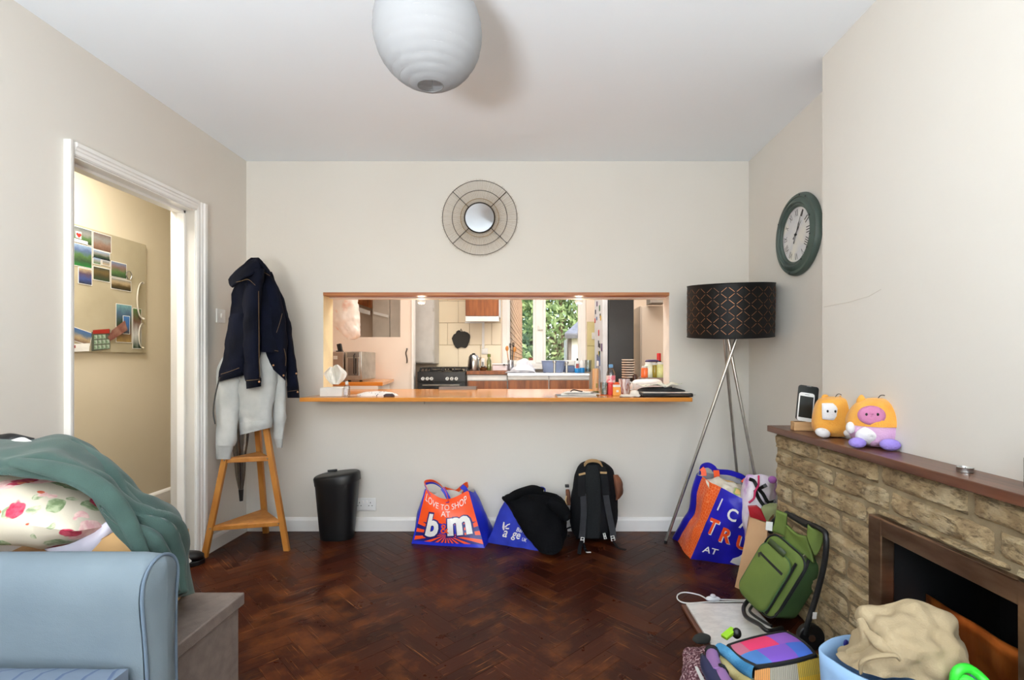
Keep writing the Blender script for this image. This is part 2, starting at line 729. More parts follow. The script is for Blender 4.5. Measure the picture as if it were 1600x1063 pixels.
def archi(w, flip):
    # moulded section: (across, out)
    s = [(0, 0), (0, 0.010), (0.12 * w, 0.016), (0.35 * w, 0.016), (0.42 * w, 0.020), (0.6 * w, 0.020), (0.68 * w, 0.027), (0.95 * w, 0.027), (w, 0.022), (w, 0)]
    return [(-a if flip else a, o) for a, o in s]


MB().prism([V(XL + o, DY1 + 0.004 + a, 0) for a, o in archi(0.074, False)], (0, 0, DZ + 0.056)).build('architrave', WHITE, dr, smooth=False)
MB().prism([V(XL + o, DY0 - 0.004 + a, 0) for a, o in archi(0.034, True)], (0, 0, DZ + 0.056)).build('architrave', WHITE, dr, smooth=False)
MB().prism([V(XL + o, DY0 - 0.004, DZ + 0.002 + a) for a, o in archi(0.056, False)], (0, DY1 - DY0 + 0.008, 0)).build('architrave', WHITE, dr, smooth=False)

# hall beyond the doorway
HX = -2.9
struct(MB().span((HX - 0.1, 0.8, 0), (HX, 5.2, ZC)).build('wall_hall_far', HALLP, smooth=False))
struct(MB().span((HX - 0.1, 5.1, 0), (-2.25, 5.2, ZC)).span((HX - 0.1, 0.8, 0), (DX, 0.9, ZC)).build('wall_hall_end', HALLP, smooth=False))
struct(MB().span((-2.25, 3.56, 0), (-2.18, 5.2, ZC)).build('wall_hall_side', HALLP, smooth=False))
struct(MB().span((HX - 0.1, 0.8, ZC), (DX, 5.2, ZC + 0.1)).build('ceiling_hall', CEIL, smooth=False))
struct(MB().span((HX - 0.1, 0.8, -0.06), (DX, 5.2, -0.001)).build('floor_hall', mat('hall_carpet', (104, 92, 80), 0.95, bump=0.3, bscale=200), smooth=False))
skirt('baseboard_hall', (HX, 0.9, 0.06), (HX, 5.1, 0.06), (1, 0, 0))
struct(MB().span((HX, 0.9, -0.001), (HX + 0.016, 5.1, 0.06)).build('baseboard_hall_lower', WHITE, smooth=False))

# ---------------------------------------------------------------- herringbone parquet, block by block
q = NT('parquet', 0.3)
u, v_, uvv = q.uv()
oi = q.n('ObjectInfo')
gi = q.n('NewGeometry')
rnd = q.math('FRACT', q.math('ADD', oi.outputs['Random'], gi.outputs['Random Per Island']))
tc = q.n('TexCoord')
cmb = q.n('CombineXYZ')
q.l(q.math('MULTIPLY', u, 2.2), cmb.inputs[0])
q.l(q.math('MULTIPLY', v_, 34.0), cmb.inputs[1])
q.l(q.math('MULTIPLY', rnd, 37.0), cmb.inputs[2])
grain = q.noise(cmb.outputs[0], 3.0, 6)
base = q.ramp(rnd, [(0.0, (44, 16, 8)), (0.3, (56, 22, 11)), (0.6, (66, 28, 14)), (0.85, (50, 18, 9)), (1.0, (76, 36, 17))])
base = q.mix(q.math('MULTIPLY', grain, 0.55), base, (34, 14, 8))
big = q.noise(gi.outputs['Position'], 1.6, 3)
wear = q.noise(q.scalevec(gi.outputs['Position'], (1, 1, 1)), 7.0, 8, 0.65)
wmask = q.ramp(q.math('ADD', q.math('MULTIPLY', wear, 0.6), q.math('MULTIPLY', big, 0.45)), [(0.53, (0, 0, 0)), (0.64, (170, 170, 170))])
col = q.mix(wmask, base, (124, 70, 32))
# thin pale scuffs along the grain
cm2 = q.n('CombineXYZ')
q.l(q.math('MULTIPLY', u, 5.0), cm2.inputs[0])
q.l(q.math('MULTIPLY', v_, 160.0), cm2.inputs[1])
q.l(q.math('MULTIPLY', rnd, 91.0), cm2.inputs[2])
sc = q.ramp(q.noise(cm2.outputs[0], 1.0, 2), [(0.66, (0, 0, 0)), (0.72, (190, 190, 190))])
col = q.mix(sc, col, (160, 104, 58))
q.color(col)
q.l(q.math('ADD', q.math('MULTIPLY', wear, 0.36), 0.14), q.b.inputs['Roughness'])
q.b.inputs['Specular IOR Level'].default_value = 0.11
hh = q.math('ADD', q.math('MULTIPLY', grain, 0.5), q.math('MULTIPLY', q.noise(gi.outputs['Position'], 30.0, 3), 0.5))
q.bump(hh, 0.12, 0.004)
PARQ = q.m

floor = struct(MB().span((XL - 0.14, YF - 0.1, -0.06), (XR + 0.1, YB + 0.02, -0.018)).build('floor', mat('floor_base', (30, 14, 9), 0.7), smooth=False))
PW = 0.0775
PLN = 4 * PW


def block(L, W, c=0.0009):
    vs, fs = [], []
    for z, i in ((-0.018, 0.0003), (-c, 0.0003), (0.0, 0.0003 + c)):
        for x, y in ((i, i), (L - i, i), (L - i, W - i), (i, W - i)):
            vs.append(V(x - L / 2, y - W / 2, z))
    fs = [(8, 9, 10, 11)] + [(r + k, r + (k + 1) % 4, r + 4 + (k + 1) % 4, r + 4 + k) for r in (0, 4) for k in range(4)]
    return vs, fs


bv, bf = block(PLN, PW)
pm = bpy.data.meshes.new('parquet_block')
pm.from_pydata(bv, [], bf)
ul = pm.uv_layers.new(name='UVMap')
for lp in pm.loops:
    co = pm.vertices[lp.vertex_index].co
    ul.data[lp.index].uv = (co.x + 0.5, co.y + 0.5)
pm.materials.append(PARQ)
rot45 = Matrix.Rotation(math.pi / 4, 3, 'Z')
blocks = []
for i in range(-60, 61):
    for j in range(-14, 15):
        o0 = V(i * PW + j * PLN, i * PW - j * PLN, 0)
        for c, ang in ((o0 + V(PLN / 2, PW / 2, 0), 0.0), (o0 + V(PLN + PW / 2, PW - PLN / 2, 0), math.pi / 2)):
            w = rot45 @ c + V(0.108 - PW * 0.0, 1.925 - 1.2, 0)
            if -2.3 < w.x < 1.8 and -0.2 < w.y < 3.7:
                blocks.append((w, ang + math.pi / 4))
whole, cut = [], []
for w, a in blocks:
    m = Matrix.Rotation(a, 3, 'Z')
    pts = [m @ V(sx * PLN / 2, sy * PW / 2, 0) + w for sx in (-1, 1) for sy in (-1, 1)]
    inside = all(XL + 0.001 < p.x < XR - 0.001 and p.y < YB - 0.001 for p in pts) and not any(p.x > 1.19 and p.y < 2.49 for p in pts)
    scr = [(CX + p.x * F / max(p.y, 0.3), CY + F * CH / max(p.y, 0.3)) for p in pts]
    seen = any(-60 < s[0] < 1660 and s[1] < 1110 for s in scr)
    (whole if inside and seen and w.y > 1.2 else cut).append((w, a, inside))
whole.sort(key=lambda t: t[0].y)
for w, a, _ in whole[298:]:
    cut.append((w, a, True))
for w, a, _ in whole[:298]:
    o = bpy.data.objects.new('parquet_block', pm)
    COL.objects.link(o)
    o.parent = floor
    o.location = w - wloc(floor)
    o.rotation_euler.z = a
bm = bmesh.new()
uvl = bm.loops.layers.uv.new('UVMap')
for w, a, inside in cut:
    if w.y > 3.7:
        continue
    m = Matrix.Rotation(a, 3, 'Z')
    vv = [bm.verts.new(m @ p + w) for p in bv]
    for f in bf:
        nf = bm.faces.new([vv[k] for k in f])
        for lp, k in zip(nf.loops, f):
            lp[uvl].uv = (bv[k].x + 0.5, bv[k].y + 0.5)
for co, no in ((V(XL, 0, 0), V(-1, 0, 0)), (V(XR, 0, 0), V(1, 0, 0)), (V(0, YB, 0), V(0, 1, 0)), (V(0, -0.3, 0), V(0, -1, 0))):
    bmesh.ops.bisect_plane(bm, geom=bm.verts[:] + bm.edges[:] + bm.faces[:], plane_co=co, plane_no=no, clear_outer=True)
me = bpy.data.meshes.new('parquet_edge_blocks')
bm.to_mesh(me)
bm.free()
me.materials.append(PARQ)
o = stuff(bpy.data.objects.new('parquet_edge_blocks', me))
COL.objects.link(o)
o.parent = floor
o.location = -wloc(floor)

o = MB().span((-0.85, -2.7, 0.0005), (1.15, -0.45, 0.012)).build('bounce_rug', mat('cream_wool', (236, 230, 218), 0.95, bump=0.3, bscale=150), None, bevel=0.004)  # unseen rug, added to throw window light up to the ceiling
tag(o, 'cream wool rug added out of view to bounce light onto the ceiling', 'rug')

# ---------------------------------------------------------------- hatch lining and breakfast bar
hs = struct(MB().span((-1.442, YB - 0.004, 1.590), (0.90, YB + 0.10, 1.612)).build('trim_1', SOFFIT, smooth=False, bevel=0.002))
MB().span((-1.442, YB + 0.10, 1.584), (0.90, YB + 0.175, 1.612)).build('trim_strip', WHITE, hs, smooth=False)
MB().span((-1.4423, YB + 0.002, 0.92), (-1.441, YB + 0.158, 1.598)).build('reveal_lining', mat('reveal_lit_yellow', (246, 234, 190), 0.6), hs, smooth=False)  # yellow light falling on the left reveal is put into its colour
MB().span((0.899, YB + 0.002, 0.92), (0.9003, YB + 0.158, 1.598)).build('reveal_lining', mat('reveal_white', (246, 240, 230), 0.6), hs, smooth=False)
# small round lamps under the hatch trim
for px in (657, 905):
    c = P(px, 465, 3.60)
    t = thing('puck_light', 'round warm lamp glowing under the hatch lintel, ' + ('beside the cream kitchen door' if px < 700 else 'above the kitchen window'), 'light', (c.x, c.y + 0.03, 1.575))
    MB().lathe([(0.0, -0.010), (0.022, -0.010), (0.029, -0.004), (0.03, 0.009)], (c.x, c.y + 0.03, 1.575), 20).build('housing', WHITEPL, t)
    MB().lathe([(0.0, -0.016), (0.016, -0.014), (0.021, -0.0105)], (c.x, c.y + 0.03, 1.575), 20).build('diffuser', mat('lamp_glow', (255, 226, 180), 0.4, emit=14), t)
    light('puck_lamp', 'POINT', (c.x, c.y + 0.03, 1.54), 1.0, (1.0, 0.8, 0.55), 0.02)

q = NT('bar_oak', 0.16)
tc = q.n('TexCoord')
g1 = q.noise(q.scalevec(tc.outputs['Object'], (0.8, 14, 14)), 3.0, 6)
g2 = q.noise(q.scalevec(tc.outputs['Object'], (1.2, 2, 2)), 1.5, 3)
q.color(q.mix(g2, q.ramp(g1, [(0.3, (190, 120, 48)), (0.7, (218, 152, 72))]), (208, 132, 56)))
q.b.inputs['Specular IOR Level'].default_value = 0.25
BAROAK = q.m
bar = thing('breakfast_bar', 'long varnished oak worktop running through the kitchen hatch', 'worktop', (-0.25, 3.3, 0.894))
b = MB()
out = [(-1.461, 3.10), (0.9635, 3.10), (0.9635, 3.398), (0.897, 3.398), (0.897, 3.562), (1.10, 3.562), (1.10, 4.10), (-1.98, 4.10), (-1.98, 3.562), (-1.439, 3.562), (-1.439, 3.398), (-1.461, 3.398)]
b.prism([V(x, y, 0.895) for x, y in out], (0, 0, 0.025))
b.build('top', BAROAK, bar, smooth=False, bevel=0.002)
for x0, x1 in ((515, 663), (690, 835), (862, 1008)):
    a, c = P(x0, 628, 3.385), P(x1, 636, 3.385)
    MB().span((a.x, 3.372, 0.856), (c.x, 3.399, 0.8945)).build('support_batten', WALL, bar, smooth=False, bevel=0.001)
# left kitchen run of worktop with a white edge
b = MB()
# ---------------------------------------------------------------- fireplace
SX = 1.17
fp = thing('fireplace', 'rough tan stone fireplace with a dark wooden mantel and bronze framed firebox', 'fireplace', (1.23, 1.6, 0))
MORT = mat('mortar', (158, 142, 112), 0.95, rgb2=(128, 112, 86), bump=0.5, bscale=60)
q = NT('rough_stone', 0.9)
oi = q.n('ObjectInfo')
tc = q.n('TexCoord')
cv = q.n('VectorMath', operation='ADD')
q.l(tc.outputs['Object'], cv.inputs[0])
sv = q.n('CombineXYZ')
q.l(q.math('MULTIPLY', oi.outputs['Random'], 19.0), sv.inputs[0])
q.l(q.math('MULTIPLY', oi.outputs['Random'], 7.0), sv.inputs[1])
q.l(sv.outputs[0], cv.inputs[1])
n1 = q.noise(cv.outputs[0], 9.0, 8, 0.6)
n2 = q.noise(q.scalevec(cv.outputs[0], (1, 0.6, 1.6)), 38.0, 6, 0.7)
c1 = q.ramp(n1, [(0.28, (150, 122, 86)), (0.5, (198, 172, 130)), (0.72, (222, 204, 168))])
c1 = q.mix(q.ramp(n2, [(0.36, (220, 220, 220)), (0.50, (0, 0, 0))]), c1, (98, 78, 54))
q.color(c1)
q.bump(q.math('ADD', n2, q.math('MULTIPLY', n1, 0.7)), 1.0, 0.03)
STONE = q.m
b = MB()
b.span((SX + 0.011, FY1, 0), (XC - 0.0005, YCH, 0.795)).span((SX + 0.011, YCH, 0), (XR - 0.0005, 2.462, 0.795))
b.span((SX + 0.011, FY0, FZ), (XC - 0.0005, FY1, 0.795)).span((SX + 0.011, 0.2, 0), (XC - 0.0005, FY0, 0.795))
b.build('core', MORT, fp, smooth=False)


def stone(y0, y1, z0, z1, seed):
    g = 0.0055
    y0, y1, z0, z1 = y0 + g, y1 - g, z0 + g, z1 - g
    n, m = max(5, int((y1 - y0) / 0.022)), 6
    rows = []
    for j in range(m + 1):
        row = []
        for i in range(n + 1):
            fy, fz = i / n, j / m
            p = V(0, y0 + (y1 - y0) * fy, z0 + (z1 - z0) * fz)
            ed = min(fy * (y1 - y0), (1 - fy) * (y1 - y0), fz * (z1 - z0), (1 - fz) * (z1 - z0))
            e = min(1.0, ed / 0.010)
            s = V(seed * 3.1, p.y * 14, p.z * 26)
            p.x = SX + 0.014 - 0.018 * e ** 0.5 - 0.013 * e * noise.noise(s) - 0.010 * e * noise.noise(s * 2.7)
            p.y += 0.004 * noise.noise(s * 1.3 + V(5, 0, 0)) * (1 if 0 < i < n else 0.6)
            p.z += 0.0035 * noise.noise(s * 1.1 + V(0, 9, 0))
            row.append(p)
        rows.append(row)
    q = MB()
    q.grid(rows, uv=False)
    # side faces back to the mortar
    per = rows[0] + [r[-1] for r in rows[1:]] + rows[-1][-2::-1] + [r[0] for r in rows[-2:0:-1]]
    k = len(per)
    q.add(per + [V(SX + 0.03, p.y, p.z) for p in per], [(i, (i + 1) % k, k + (i + 1) % k, k + i) for i in range(k)])
    return q.build('stone', STONE, fp, angle=50)


zs = [0.795 - 0.0795 * k for k in range(11)]
for k in range(10):
    z1, z0 = zs[k], zs[k + 1]
    y = 2.468
    first = 0.37 if k % 2 == 0 else 0.155
    while y > 0.75:
        L = first if first else RND.uniform(0.31, 0.42)
        first = None
        ya = y - L
        if z0 < 0.60 and ya < 1.742:
            if y > 1.76:
                ya = 1.742
            else:
                if y > 1.0:
                    y = 1.137
                    ya = y - L
        zz1 = z1
        stone(max(ya, 0.7), y, max(z0, 0.001), zz1, RND.uniform(0, 90))
        y = ya
        if z0 < 0.60 and abs(y - 1.742) < 1e-6:
            y = 1.137
for ya, y in ((1.56, 1.742), (1.24, 1.56), (1.137, 1.24)):
    stone(ya, y, 0.612, 0.640, RND.uniform(0, 90))
# end face stones at the alcove side
for k in range(10):
    stn = MB().box((1.31, 2.466, (zs[k] + zs[k + 1]) / 2), (0.25, 0.016, 0.07)).build('stone', STONE, fp, bevel=0.006)
MANT = mat('dark_mantel_wood', (112, 70, 48), 0.34, rgb2=(82, 46, 30), vscale=4, stretch=(10, 0.8, 10), bump=0.05, bscale=30, coat=0.15)
b = MB()
b.prism([V(1.143, 0.2, 0.797), V(1.143, 2.49, 0.797), V(XR - 0.001, 2.49, 0.797), V(XR - 0.001, YCH + 0.001, 0.797), V(XC - 0.001, YCH + 0.001, 0.797), V(XC - 0.001, 0.2, 0.797)], (0, 0, 0.030))
mantel = b.build('mantel_shelf', MANT, fp, smooth=False, bevel=0.003)
BRONZE = mat('brushed_bronze', (150, 122, 98), 0.36, 0.85, rgb2=(120, 92, 70), vscale=5, stretch=(1, 1, 4), bump=0.02)
b = MB()
iy0, iy1, iz = 1.185, 1.71, 0.545
for (a, c) in (((1.150, FY1 - 0.022, 0.0), (1.196, 1.742, 0.615)), ((1.150, 1.138, 0.0), (1.196, FY0 + 0.02, 0.615)), ((1.150, FY0 + 0.02, 0.558), (1.196, FY1 - 0.022, 0.615))):
    b.span(a, c)
b.build('firebox_frame', BRONZE, fp, smooth=False, bevel=0.004)
SOOT = mat('soot_black', (18, 19, 22), 0.6, rgb2=(12, 12, 14))
b = MB()
b.span((1.197, FY0 + 0.001, 0), (XC + 0.29, FY0 + 0.012, FZ - 0.001)).span((1.197, FY1 - 0.012, 0), (XC + 0.29, FY1 - 0.001, FZ - 0.001))
b.span((1.197, FY0 + 0.012, FZ - 0.012), (XC + 0.29, FY1 - 0.012, FZ - 0.001)).span((XC + 0.28, FY0 + 0.012, 0), (XC + 0.29, FY1 - 0.012, FZ - 0.012))
b.build('firebox', SOOT, fp, smooth=False)
COP = mat('copper_sheet', (196, 112, 44), 0.3, 0.8, rgb2=(150, 78, 28), vscale=7, stretch=(1, 1.5, 0.7), bump=0.35, bscale=9)
rows = [[V(1.30 + 0.012 * noise.noise(V(y * 9, z * 7, 1)), y, z) for y in [FY0 + 0.02 + (FY1 - FY0 - 0.04) * i / 14 for i in range(15)]] for z in [0.002 + 0.363 * j / 8 for j in range(9)]]
MB().grid(rows).build('copper_curb', COP, fp, thick=0.004)
# ---------------------------------------------------------------- paper globe, mirror, clock
c = V(-0.353, 1.64, 2.215)
t = thing('paper_lantern', 'white ribbed paper globe lantern hanging from the ceiling', 'lamp', (c.x, c.y, ZC))
q = NT('rice_paper', 0.85)
tr = q.n('BsdfTranslucent')
tr.inputs[0].default_value = rgba((180, 181, 183))
q.b.inputs['Base Color'].default_value = rgba((182, 183, 185))
tc = q.n('TexCoord')
q.bump(q.noise(tc.outputs['Object'], 18, 5), 0.25, 0.01)
mx = q.n('MixShader')
mx.inputs[0].default_value = 0.35
q.l(q.b.outputs[0], mx.inputs[1])
q.l(tr.outputs[0], mx.inputs[2])
q.l(mx.outputs[0], q.t.nodes['Material Output'].inputs['Surface'])
RICE = q.m
R0 = 0.175
prof = []
nr = 15
for i in range(nr * 6 + 1):
    a = -math.pi / 2 + 0.24 + (math.pi - 0.48) * i / (nr * 6)
    s = abs(math.sin(math.pi * i / 6))
    r = R0 - 0.0013 * (1 - s)
    prof.append((r * math.cos(a), r * math.sin(a)))
b = MB()
tilt = rx(D(3)) @ ry(D(-2))
n = 48
for j, (r, z) in enumerate(prof):
    pass
vs, fs = [], []
for j, (r, z) in enumerate(prof):
    for i in range(n):
        a = 2 * math.pi * i / n
        rr = r + 0.0016 * noise.noise(V(math.cos(a) * 3, math.sin(a) * 3, z * 26))
        vs.append(tilt @ V(rr * math.cos(a), rr * math.sin(a), z) + c)
for j in range(len(prof) - 1):
    fs += [(j * n + i, j * n + (i + 1) % n, (j + 1) * n + (i + 1) % n, (j + 1) * n + i) for i in range(n)]
b.add(vs, fs)
b.build('shade', RICE, t, angle=60)
b = MB()
for k in range(nr + 1):
    j = k * 6
    r, z = prof[j]
    b.tube([tilt @ V((r - 0.001) * math.cos(a), (r - 0.001) * math.sin(a), z) + c for a in (2 * math.pi * i / 40 for i in range(40))], 0.0007, 4, True)
WIRE = mat('pale_wire', (200, 200, 200), 0.4, 0.6)
stuff(b.build('rib_wires', WIRE, t))
r, z = prof[0]
b = MB()
b.tube([tilt @ V(r * math.cos(a), r * math.sin(a), z) + c for a in (2 * math.pi * i / 40 for i in range(40))], 0.0013, 6, True)
b.tube([tilt @ V(0, -r, z) + c, tilt @ V(0, -r * 0.3, -0.02) + c, tilt @ V(0, r * 0.3, -0.02) + c, tilt @ V(0, r, z) + c], 0.0011, 6)
b.build('wire_frame', mat('grey_wire', (150, 150, 150), 0.4, 0.7), t)
MB().cyl(c + V(0, 0, 0.03), c + V(0, 0, 0.10), 0.019, 0.016, 16).build('lamp_holder', WHITEPL, t)
MB().ellipsoid(c + V(0, 0, -0.008), (0.03, 0.03, 0.042)).build('bulb', mat('opal_bulb', (245, 244, 240), 0.25), t)
MB().cyl(c + V(0, 0, 0.09), (c.x, c.y, ZC - 0.02), 0.003).build('cord', WHITEPL, t)
MB().lathe([(0.045, 0), (0.045, -0.012), (0.02, -0.03), (0.006, -0.034)], (c.x, c.y, ZC), 24).build('ceiling_rose', WHITEPL, t)

# round mirror with a wire and reed surround
mc = P(749.5, 340.5, 3.375)
t = thing('wall_mirror', 'round mirror in a spoked wire and reed frame on the cream wall above the hatch', 'mirror', mc)
k = 3.375 / F
MB().cyl(mc + V(0, 0.002, 0), mc + V(0, -0.004, 0), 22.8 * k, n=48).build('glass', mat('mirror_silver', (235, 240, 243), 0.02, 1.0, rgb2=(235, 240, 243)), t)
DKM = mat('dark_bronze_wire', (52, 46, 40), 0.45, 0.6)
REED = mat('reed_tan', (176, 152, 118), 0.7, rgb2=(150, 126, 94), vscale=40)


def circ(r, yo, n=64, ph=0.0):
    return [mc + V(r * math.cos(a), yo, r * math.sin(a)) for a in (ph + 2 * math.pi * i / n for i in range(n))]


b = MB().tube(circ(23.4 * k, -0.004), 0.0045, 8, True)
b.build('rim', DKM, t)
for r, mm, w in ((58.2, DKM, 0.0018), (42.9, DKM, 0.0017), (29.9, REED, 0.0022)):
    MB().tube(circ(r * k, -0.002), w, 6, True).build('hoop', mm, t)
for a in (D(44), D(136), D(224), D(317)):
    d = V(math.cos(a), 0, math.sin(a))
    MB().cyl(mc + d * 23 * k + V(0, -0.004, 0), mc + d * 58.6 * k + V(0, -0.004, 0), 0.0022, n=6).build('spoke', DKM, t)
b = MB()
for i in range(168):
    a = 2 * math.pi * i / 168 + RND.uniform(-0.006, 0.006)
    d, d2 = V(math.cos(a), 0, math.sin(a)), V(math.cos(a + 0.01), 0, math.sin(a + 0.01))
    b.cyl(mc + d * 24.5 * k, mc + d2 * RND.uniform(59.0, 61.5) * k, 0.0009, n=4)
stuff(b.build('reed_spines', REED, t))

# wall clock on the right wall
cc = V(XR, 2.735, 1.834)
CLK = mat('verdigris_paint', (76, 92, 84), 0.5, rgb2=(60, 74, 68), vscale=5, bump=0.1, bscale=25)
t = thing('wall_clock', 'round green-grey antique style clock with roman numerals on the right wall', 'clock', cc)
rot = ry(D(-90))     # local z -> -x (into the room)
RC = 0.222
b = MB()
prof = [(RC * 0.98, 0), (RC, 0.008), (RC * 0.99, 0.022), (RC * 0.955, 0.033), (RC * 0.90, 0.034), (RC * 0.885, 0.030), (RC * 0.87, 0.031), (RC * 0.83, 0.040), (RC * 0.78, 0.042),
        (RC * 0.755, 0.038), (RC * 0.745, 0.033), (RC * 0.70, 0.034), (RC * 0.66, 0.024)]
b.lathe(prof, cc + V(-0.001, 0, 0), 56, rot, cap=False)
b.build('rim', CLK, t)
CHIP = mat('dark_paint_chip', (30, 32, 32), 0.6)
b = MB()
for a, r in ((75, .93), (57, .93), (150, .93), (-60, .78), (-35, .78), (255, .93), (20, .8), (-12, .78)):
    y, z = math.cos(D(a)), math.sin(D(a))
    zz = 0.0335 if r > .9 else 0.042
    b.ellipsoid(cc + V(-zz - 0.001, -y * RC * r, z * RC * r), (0.0025, 0.006, 0.005), n=8, m=5)
stuff(b.build('worn_spots', CHIP, t))
q = NT('clock_face', 0.4)
tc = q.n('TexCoord')
q.color(q.ramp(q.noise(tc.outputs['Object'], 6, 4), [(0.35, (222, 220, 216)), (0.5, (208, 208, 210)), (0.65, (226, 222, 210))]))
b = MB().cyl(cc + V(-0.012, 0, 0), cc + V(-0.022, 0, 0), RC * 0.665, n=48)
b.build('dial', q.m, t, smooth=False)
INK = mat('clock_ink', (52, 50, 50), 0.6)
xf = cc.x - 0.0226
for i, s in enumerate(['XII', 'I', 'II', 'III', 'IIII', 'V', 'VI', 'VII', 'VIII', 'IX', 'X', 'XI']):
    th = 2 * math.pi * i / 12
    ra = RC * 0.53

    def mp(x, y, th=th, ra=ra):
        rr = ra + y
        # right-hand direction on the dial as seen from the room is -y in the world
        px = rr * math.sin(th) + x * math.cos(th)
        pz = rr * math.cos(th) - x * math.sin(th)
        return V(xf, cc.y - px, cc.z + pz)
    letters('numeral', s, mp, INK, t, width=0.012 + 0.007 * len(s) * (1 if s not in ('I', 'V', 'X') else .6), height=0.036)


def hand(th, L, tail, w, xo, name):
    q2 = MB()
    d = V(0, -math.sin(th), math.cos(th))
    s = V(0, math.cos(th), math.sin(th))
    o = V(xf - xo, cc.y, cc.z)
    q2.prism([o - d * tail + s * w * 1.6, o - d * tail * 0.5 + s * w * 0.7, o + d * L * 0.35 + s * w, o + d * L * 0.45 + s * w * 1.8, o + d * L * 0.6 + s * w * .5, o + d * L,
              o + d * L * 0.6 - s * w * .5, o + d * L * 0.45 - s * w * 1.8, o + d * L * 0.35 - s * w, o - d * tail * 0.5 - s * w * 0.7, o - d * tail - s * w * 1.6], (-0.0012, 0, 0))
    q2.build(name, INK, t, smooth=False)


hand(D(28), 0.125, 0.05, 0.0026, 0.003, 'minute_hand')
hand(D(46), 0.088, 0.03, 0.003, 0.006, 'hour_hand')
MB().cyl((xf, cc.y, cc.z), (xf - 0.010, cc.y, cc.z), 0.005).build('hand_pin', INK, t)
MB().cyl(cc + V(-0.0215, 0, 0), cc + V(-0.0225, 0, 0), RC * 0.635, n=48).build('cover_glass', GLASS, t, smooth=False) if False else None

# sockets and switch
t = thing('light_switch', 'white single light switch on the left wall beside the door frame', 'light switch', P(343.5, 494, F * 1.963 / 494.5))
c = V(XL, F * 1.963 / 494.5, P(343.5, 494, F * 1.963 / 494.5).z)
MB().box(c + V(0.005, 0, 0), (0.009, 0.086, 0.086)).build('plate', WHITEPL, t, bevel=0.003)
MB().box(c + V(0.0105, 0, 0.002), (0.006, 0.012, 0.024), ry(D(10))).build('rocker', WHITE, t, bevel=0.001)
t = thing('double_socket', 'white double power socket low on the back wall beside the black bin', 'socket', P(571, 788, 3.399))
c = P(571, 788, 3.397)
MB().box(c + V(0, -0.0045, 0), (0.146, 0.009, 0.086)).build('plate', WHITEPL, t, bevel=0.003)
b = MB()
for s in (-0.037, 0.037):
    b.box(c + V(s, -0.0092, 0.012), (0.004, 0.002, 0.009)).box(c + V(s - 0.011, -0.0092, -0.008), (0.007, 0.002, 0.004)).box(c + V(s + 0.011, -0.0092, -0.008), (0.007, 0.002, 0.004))
stuff(b.build('pin_holes', BLACKPL, t, smooth=False))
for s in (-0.013, 0.013):
    MB().box(c + V(s, -0.0105, 0.018), (0.010, 0.005, 0.018)).build('rocker', WHITE, t, bevel=0.001)

# ---------------------------------------------------------------- hall pin board with postcards
HXF = HX + 0.001


def hp(px, py):
    return P(px, py, F * 2.885 / (CX - px)) if px < 500 else None


bd = thing('pin_board', 'large grey canvas pin board with clips on the hall wall', 'pin board', (HX, 3.42, 1.6))
yA, yB = F * 2.9 / (CX - 110.5), F * 2.9 / (CX - 224.5)
zt, zb = 1.14 + (566 - 349) * yA / F, 1.14 + (566 - 549.5) * yA / F
CANV = mat('grey_canvas', (176, 166, 140), 0.85, rgb2=(164, 154, 128), vscale=3, bump=0.1, bscale=300)
MB().span((HX, yA, zb), (HX + 0.018, yB, zt)).build('panel', CANV, bd, smooth=False, bevel=0.002)
MB().span((HX, yA - 0.012, zb - 0.01), (HX + 0.016, yA - 0.001, zt + 0.008)).build('edge_strip', mat('brown_strip', (110, 78, 60), 0.6), bd, smooth=False)
LET = mat('pale_acrylic', (222, 216, 202), 0.25, rgb2=(206, 198, 180))
# large pale loop ornaments hung over the right edge (two rings)


def land(name, cols):
    q3 = NT(name, 0.45)
    uu, vv, uvv = q3.uv()
    nz = q3.noise(uvv, 3.0, 6, 0.6)
    f = q3.math('ADD', vv, q3.math('MULTIPLY_ADD', nz, 0.5, -0.25))
    st = [(i / (len(cols) - 1), cc_) for i, cc_ in enumerate(cols)]
    c1 = q3.ramp(f, st)
    q3.color(q3.mix(q3.math('MULTIPLY', q3.noise(uvv, 14.0, 5), 0.45), c1, (40, 42, 40)))
    return q3.m


def card(px0, py0, px1, py1, cols, label, border=True, lift=0.0205, nm='postcard', rotv=0.0):
    """photo-space corners measured near the board plane; turned into a flat card on it"""
    xx = HX + lift
    y0, y1 = F * -xx / (CX - px0), F * -xx / (CX - px1)
    ym = (y0 + y1) / 2
    a = 0.30 * (px1 - px0)
    z1 = CH - (py0 - CY) * y0 / F
    z0 = CH - (py1 - CY) * y0 / F
    t = thing(nm, label, 'postcard', (xx, ym, z0), 'postcards clipped to the hall pin board')
    m = Matrix.Rotation(rotv, 3, 'X')
    ctr = V(xx, ym, (z0 + z1) / 2)
    w, h = y1 - y0, z1 - z0
    MB().box(ctr, (0.0008, w, h), m).build('sheet', PAPER, t, smooth=False)
    bb = 0.004 if border else 0.0
    b = MB()
    w2_, h2 = w / 2 - bb, h / 2 - bb
    b.add([m @ V(0.0008, -w2_, -h2) + ctr, m @ V(0.0008, w2_, -h2) + ctr, m @ V(0.0008, w2_, h2) + ctr, m @ V(0.0008, -w2_, h2) + ctr],
          [(0, 1, 2, 3)], [(0, 0), (1, 0), (1, 1), (0, 1)])
    b.build('picture', land('print_' + label[:20].replace(' ', '_'), cols), t, smooth=False)
    return t


